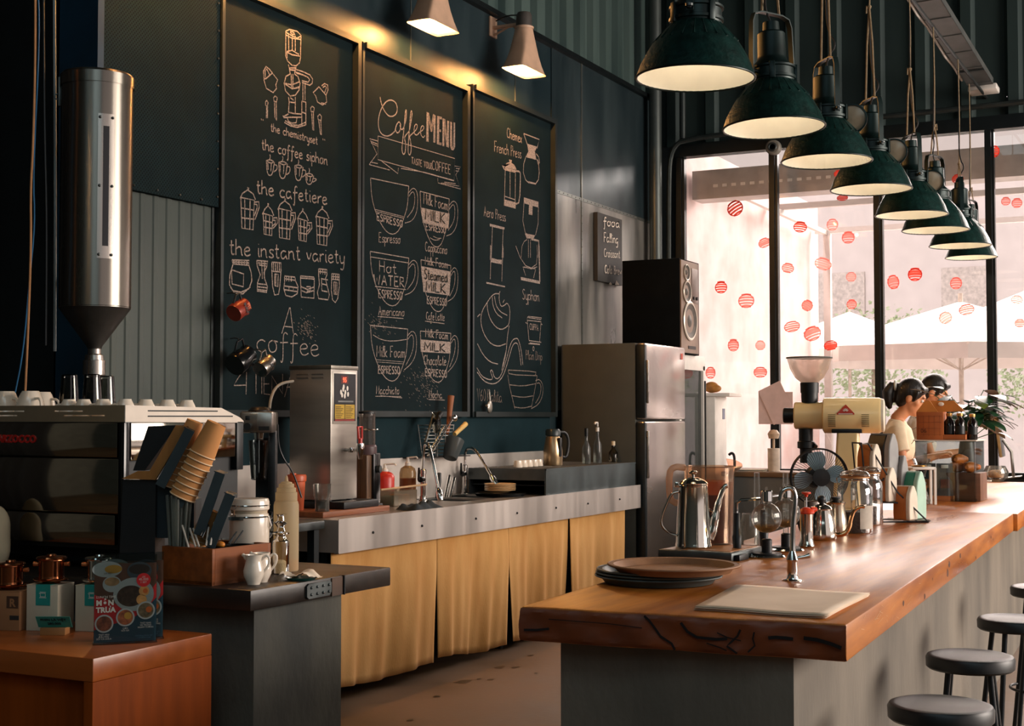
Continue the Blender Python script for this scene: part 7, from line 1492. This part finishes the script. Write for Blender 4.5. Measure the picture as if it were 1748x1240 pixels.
def person(lab, base, rz, head, neck, lean, arms, shirt, ponytail, glasses):
    t = thing('person', lab, 'person', base, rz)
    H = Vector(head[:3]); pit = head[3]; N0 = Vector(neck)
    hips = Vector((-.04, 0, .92)); chest = Vector((lean * .6, 0, 1.2)); sh = Vector((N0.x - .005, 0, N0.z - .085))
    m = MB()
    m.tube([hips + Vector((0, 0, -.12)), hips, (hips + chest) / 2, chest, sh, N0 + Vector((0, 0, -.02))], [(.10, .15), (.105, .16), (.085, .13), (.095, .15), (.08, .16), (.05, .075)], 24, flat=(1, 0, 0))
    m.tube([N0 - Vector((0, 0, .06)), N0, N0 * .45 + H * .55 - Vector((.0, 0, .03)), H - Vector((.02, 0, .03))], [.06, .05, .047, .05], 16)
    for sg in (-1, 1):
        m.tube([hips + Vector((0, sg * .085, -.02)), Vector((-.03, sg * .095, .70)), Vector((-.01, sg * .095, .49)), Vector((-.03, sg * .095, .28)), Vector((-.05, sg * .095, .08))], [.095, .085, .058, .055, .036], 16)
        m.tube([Vector((-.08, sg * .095, .04)), Vector((.0, sg * .1, .04)), Vector((.1, sg * .105, .03)), Vector((.14, sg * .105, .025))], [(.035, .034), (.036, .042), (.026, .044), (.018, .03)], 12, flat=(0, 0, 1))
        S, E, W = [Vector(a) for a in arms[sg]]
        m.tube([sh + Vector((0, sg * .09, .01)), S, S * .5 + E * .5, E, E * .5 + W * .5, W], [.055, .05, .041, .036, .034, .024], 14)
        hand(m, W, (W - E), (0, 0, 1), .55)
    # head: skull, jaw, nose, brow, chin, ears, lips, pitched about the neck
    hm = MB().at(H, ry=pit)
    hm.sphere((0, 0, .02), .1, 24, 16, (.92, .76, 1.02)); hm.sphere((.035, 0, -.045), .07, 20, 14, (.9, .82, 1.05)); hm.sphere((.07, 0, -.093), .026, 14, 10, (1, 1.1, .8)); hm.tube([(.086, 0, .02), (.102, 0, -.008), (.112, 0, -.03), (.094, 0, -.042)], [.010, .012, .016, .012], 10)
    hm.sphere((.088, 0, -.062), .016, 12, 8, (.8, 1.5, .55)); hm.sphere((.087, 0, -.073), .015, 12, 8, (.8, 1.3, .55)); hm.tube([(.082, -.05, .032), (.092, -.02, .038), (.094, .0, .034), (.092, .02, .038), (.082, .05, .032)], .009, 8)
    for sg in (-1, 1): hm.sphere((-.005, sg * .079, -.01), .03, 12, 10, (.7, .28, 1.1)); hm.sphere((.055, sg * .045, -.02), .03, 12, 8, (.8, .8, .9))
    m.v += []; o_ = len(m.v); m.v += hm.v; m.f += [tuple(i + o_ for i in f) for f in hm.f]
    body = blob(m, 'body', SKIN, t)
    fe = MB().at(H, ry=pit)
    for sg in (-1, 1): fe.sphere((.083, sg * .034, .008), .011, 12, 8)
    fe.build('eyes', mk('eye_white', '#e8e2da', .2), body)
    ir = MB().at(H, ry=pit)
    for sg in (-1, 1): ir.sphere((.0905, sg * .035, .006), .0055, 10, 6); ir.tube([(.09, sg * .018, .03), (.093, sg * .035, .034), (.083, sg * .055, .028)], .003, 6)
    ir.build('irises_and_brows', HAIR, body)
    # hair
    hr = MB().at(H, ry=pit); hr.sphere((-.012, 0, .035), .105, 28, 18, (.94, .82, 1.0)); hr.sphere((-.04, 0, .0), .085, 20, 14, (.8, .9, 1.1)); hr.tube([(.05, -.06, .075), (.075, 0, .09), (.05, .06, .075)], .022, 10)
    hr.tube([(.03, -.077, .06), (.035, -.082, .02), (.03, -.078, -.02)], [.02, .013, .006], 8); hr.tube([(.03, .077, .06), (.035, .082, .02), (.03, .078, -.02)], [.02, .013, .006], 8)
    if ponytail:
        b = MB().at(H, ry=0); P = [(-.075, 0, .075), (-.12, 0, .085), (-.15, 0, .04), (-.15, 0, -.03), (-.135, 0, -.08)]
        hr.M = Matrix.Translation(H); hr.tube(P, [.025, .034, .042, .036, .012], 14)
    hair = blob(hr, 'hair', HAIR, t, .008, 3)
    if ponytail: MB().at(H + Vector((-.10, 0, .085)), ry=pi / 2).torus((0, 0, 0), .03, .010, 24, 10).build('hair_tie', mk('hair_tie_pale', '#cfd6d2', .4), hair)
    if glasses: MB().at(H, ry=pit).torus((.098, -.034, .006), .022, .0025, 20, 6, 'X').torus((.098, .034, .006), .022, .0025, 20, 6, 'X').tube([(.095, -.056, .01), (.0, -.084, .01)], .003).tube([(.095, .056, .01), (.0, .084, .01)], .003).build('glasses', mk('pale_frame', '#cfc9c0', .3, .5), body)
    # shirt with short sleeves, trousers
    c = MB(); c.tube([hips + Vector((0, 0, -.03)), hips + Vector((0, 0, .06)), (hips + chest) / 2, chest, sh, N0 + Vector((-.005, 0, -.045)), N0 + Vector((0, 0, -.015))], [(.125, .175), (.12, .175), (.105, .155), (.115, .168), (.098, .175), (.07, .10), (.058, .064)], 28, flat=(1, 0, 0))
    for sg in (-1, 1):
        S, E, W = [Vector(a) for a in arms[sg]]; c.tube([sh + Vector((0, sg * .09, .01)), S, S * .55 + E * .45, S * .38 + E * .62], [.066, .066, .062, .064], 18)
    blob(c, 'shirt', shirt, t, .009, 5)
    tr = MB(); tr.tube([hips + Vector((0, 0, -.14)), hips + Vector((0, 0, .02))], [(.118, .168), (.122, .172)], 24, flat=(1, 0, 0))
    for sg in (-1, 1): tr.tube([hips + Vector((0, sg * .085, -.04)), Vector((-.03, sg * .095, .70)), Vector((-.01, sg * .095, .49)), Vector((-.03, sg * .095, .1))], [.108, .098, .078, .06], 18)
    blob(tr, 'trousers', APR, t, .01, 4); return t
B1 = atd(1530, 700, 9.85); B1.z = 0
person('woman with black hair in a ponytail and cream T-shirt, bowed over the bar', B1, YAW - radians(16), (.095, 0, 1.535, .42), (.01, 0, 1.395), .03,
       {-1: ((.0, -.165, 1.30), (.05, -.21, 1.07), (.25, -.16, 1.13)), 1: ((.0, .165, 1.30), (.06, .2, 1.07), (.26, .12, 1.12))}, SHIRT, True, False)
B2 = atd(1566, 700, 10.55); B2.z = 0
person('second person with black hair and pale shirt, bent forward behind the ponytailed woman', B2, YAW - radians(16), (.115, 0, 1.585, .5), (.02, 0, 1.44), .04,
       {-1: ((.01, -.165, 1.34), (.10, -.2, 1.11), (.33, -.14, 1.15)), 1: ((.01, .165, 1.34), (.10, .2, 1.11), (.33, .12, 1.13))}, SHIRT2, False, True)
# ------------------------------------------------------------------ the street outside the windows
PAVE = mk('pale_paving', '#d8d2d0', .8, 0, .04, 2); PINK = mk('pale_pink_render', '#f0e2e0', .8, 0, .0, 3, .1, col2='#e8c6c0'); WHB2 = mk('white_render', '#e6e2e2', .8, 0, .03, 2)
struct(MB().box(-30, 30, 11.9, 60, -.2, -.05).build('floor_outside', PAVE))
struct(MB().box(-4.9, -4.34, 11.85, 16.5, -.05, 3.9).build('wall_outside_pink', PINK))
sh = MB().box(-4.3, -1.0, 12.0, 12.25, 3.36, 3.62); o = sh.build('shutter_box', mk('grey_shutter_box', '#b8b0a8', .5, .2, .1, 6)); tag(o, 'grey shutter box with a row of small holes painted bright outside the first window head', 'shutter')
hl = MB()  # white patches stand in for light showing bright at the holes
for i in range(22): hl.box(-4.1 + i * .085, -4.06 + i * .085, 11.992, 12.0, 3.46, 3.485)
hl.build('bright_hole_patch', PRINTW, o)
t = thing('porch_frame', 'pale steel porch frame with a clear sheet roof outside the windows', 'porch', (0, 0, 0)); PF = mk('porch_white', '#ded6d0', .6, 0, .03)
m = MB()
for y, z in ((12.6, 3.62), (14.4, 3.58), (16.2, 3.54)): m.box(-4.3, 6, y, y + .06, z, z + .06)
for x in (-4.2, -2.9, -1.2, .6, 2.4): m.box(x, x + .05, 12.2, 16.3, 3.52, 3.57)
for x in (-4.2, 2.4): m.box(x, x + .08, 16.2, 16.28, -.05, 3.54)
m.build('frame', PF, t)
UM = mk('umbrella_canvas', '#e4ddd8', .8, 0, .04, 5); UD = mk('umbrella_pole', '#c4b8ac', .5)
def umbrella(x, y, z, r, h, lab, a0=.0, n=8):
    t = thing('parasol', lab, 'parasol', (x, y, -.05), a0, 'parasols on the terrace outside')
    vs = [(0, 0, z + h)]
    for i in range(n):
        a = 2 * pi * i / n; vs.append((r * cos(a), r * sin(a), z))
    for i in range(n):
        a = 2 * pi * i / n; vs.append((r * cos(a), r * sin(a), z - .18))
    o = MB().add(vs, [(0, 1 + i, 1 + (i + 1) % n) for i in range(n)] + [(1 + i, 1 + n + i, 1 + n + (i + 1) % n, 1 + (i + 1) % n) for i in range(n)]).build('canopy', UM, t, smooth=False); so = o.modifiers.new('s', 'SOLIDIFY'); so.thickness = .01
    rb = MB()
    for i in range(n):
        a = 2 * pi * i / n; rb.tube([(0, 0, z + h - .03), (r * cos(a), r * sin(a), z - .02)], .015, 6)
        MB().tube([(.02 * cos(a), .02 * sin(a), z - .25), (r * .5 * cos(a), r * .5 * sin(a), z + h * .45)], .01, 5).build('strut', UD, t)
    rb.build('ribs', mk('umbrella_rib', '#eee6dc', .6), t); MB().cyl((0, 0, 0), (0, 0, z + h + .1), .03).build('pole', UD, t); MB().lathe([(0, 0), (.3, 0), (.3, .06), (.05, .1)], 24).build('base', UD, t)
def ux(px, y): return aty(px, 560, y).x
umbrella(ux(1640, 18), 18, 2.28, 2.0, .6, 'beige parasol in the middle of the third window outside', .2); umbrella(ux(1450, 26), 26, 2.6, 2.1, .8, 'beige parasol behind the second window outside', .5); umbrella(ux(1775, 22), 22, 2.65, 1.9, .75, 'beige parasol at the right edge outside', .1)
LFO = mk('hazed_foliage', '#cfdcc0', .7, 0, .0, 5, col2='#a8bf92')  # leaf colour bleached, outdoor glare haze put into the green
random.seed(31)
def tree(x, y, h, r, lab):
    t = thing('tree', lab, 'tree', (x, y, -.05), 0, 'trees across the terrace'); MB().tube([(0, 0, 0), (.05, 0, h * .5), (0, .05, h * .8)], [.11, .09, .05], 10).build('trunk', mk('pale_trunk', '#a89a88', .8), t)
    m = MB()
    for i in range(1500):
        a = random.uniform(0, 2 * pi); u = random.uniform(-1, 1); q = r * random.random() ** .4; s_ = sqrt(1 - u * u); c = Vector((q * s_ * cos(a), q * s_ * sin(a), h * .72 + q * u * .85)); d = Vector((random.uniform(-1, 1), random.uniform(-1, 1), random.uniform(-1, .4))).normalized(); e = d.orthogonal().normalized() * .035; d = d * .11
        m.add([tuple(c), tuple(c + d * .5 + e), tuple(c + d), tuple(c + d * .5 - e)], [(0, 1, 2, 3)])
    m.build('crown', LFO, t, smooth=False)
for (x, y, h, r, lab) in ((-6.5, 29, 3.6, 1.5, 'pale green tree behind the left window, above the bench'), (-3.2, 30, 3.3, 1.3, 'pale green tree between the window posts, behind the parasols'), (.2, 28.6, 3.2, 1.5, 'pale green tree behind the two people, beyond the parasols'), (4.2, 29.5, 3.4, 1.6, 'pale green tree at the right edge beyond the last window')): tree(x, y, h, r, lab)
struct(MB().box(-30, 30, 34, 34.4, -.05, 7.6).build('wall_across_street', WHB2))
wl = MB()
for x in (-9, -6, -3, 0, 3, 6): wl.box(x, x + 1.2, 33.9, 34, 3.4, 4.9)
struct(wl.build('window_20', mk('far_window_grey', '#dcd6d2', .4)))
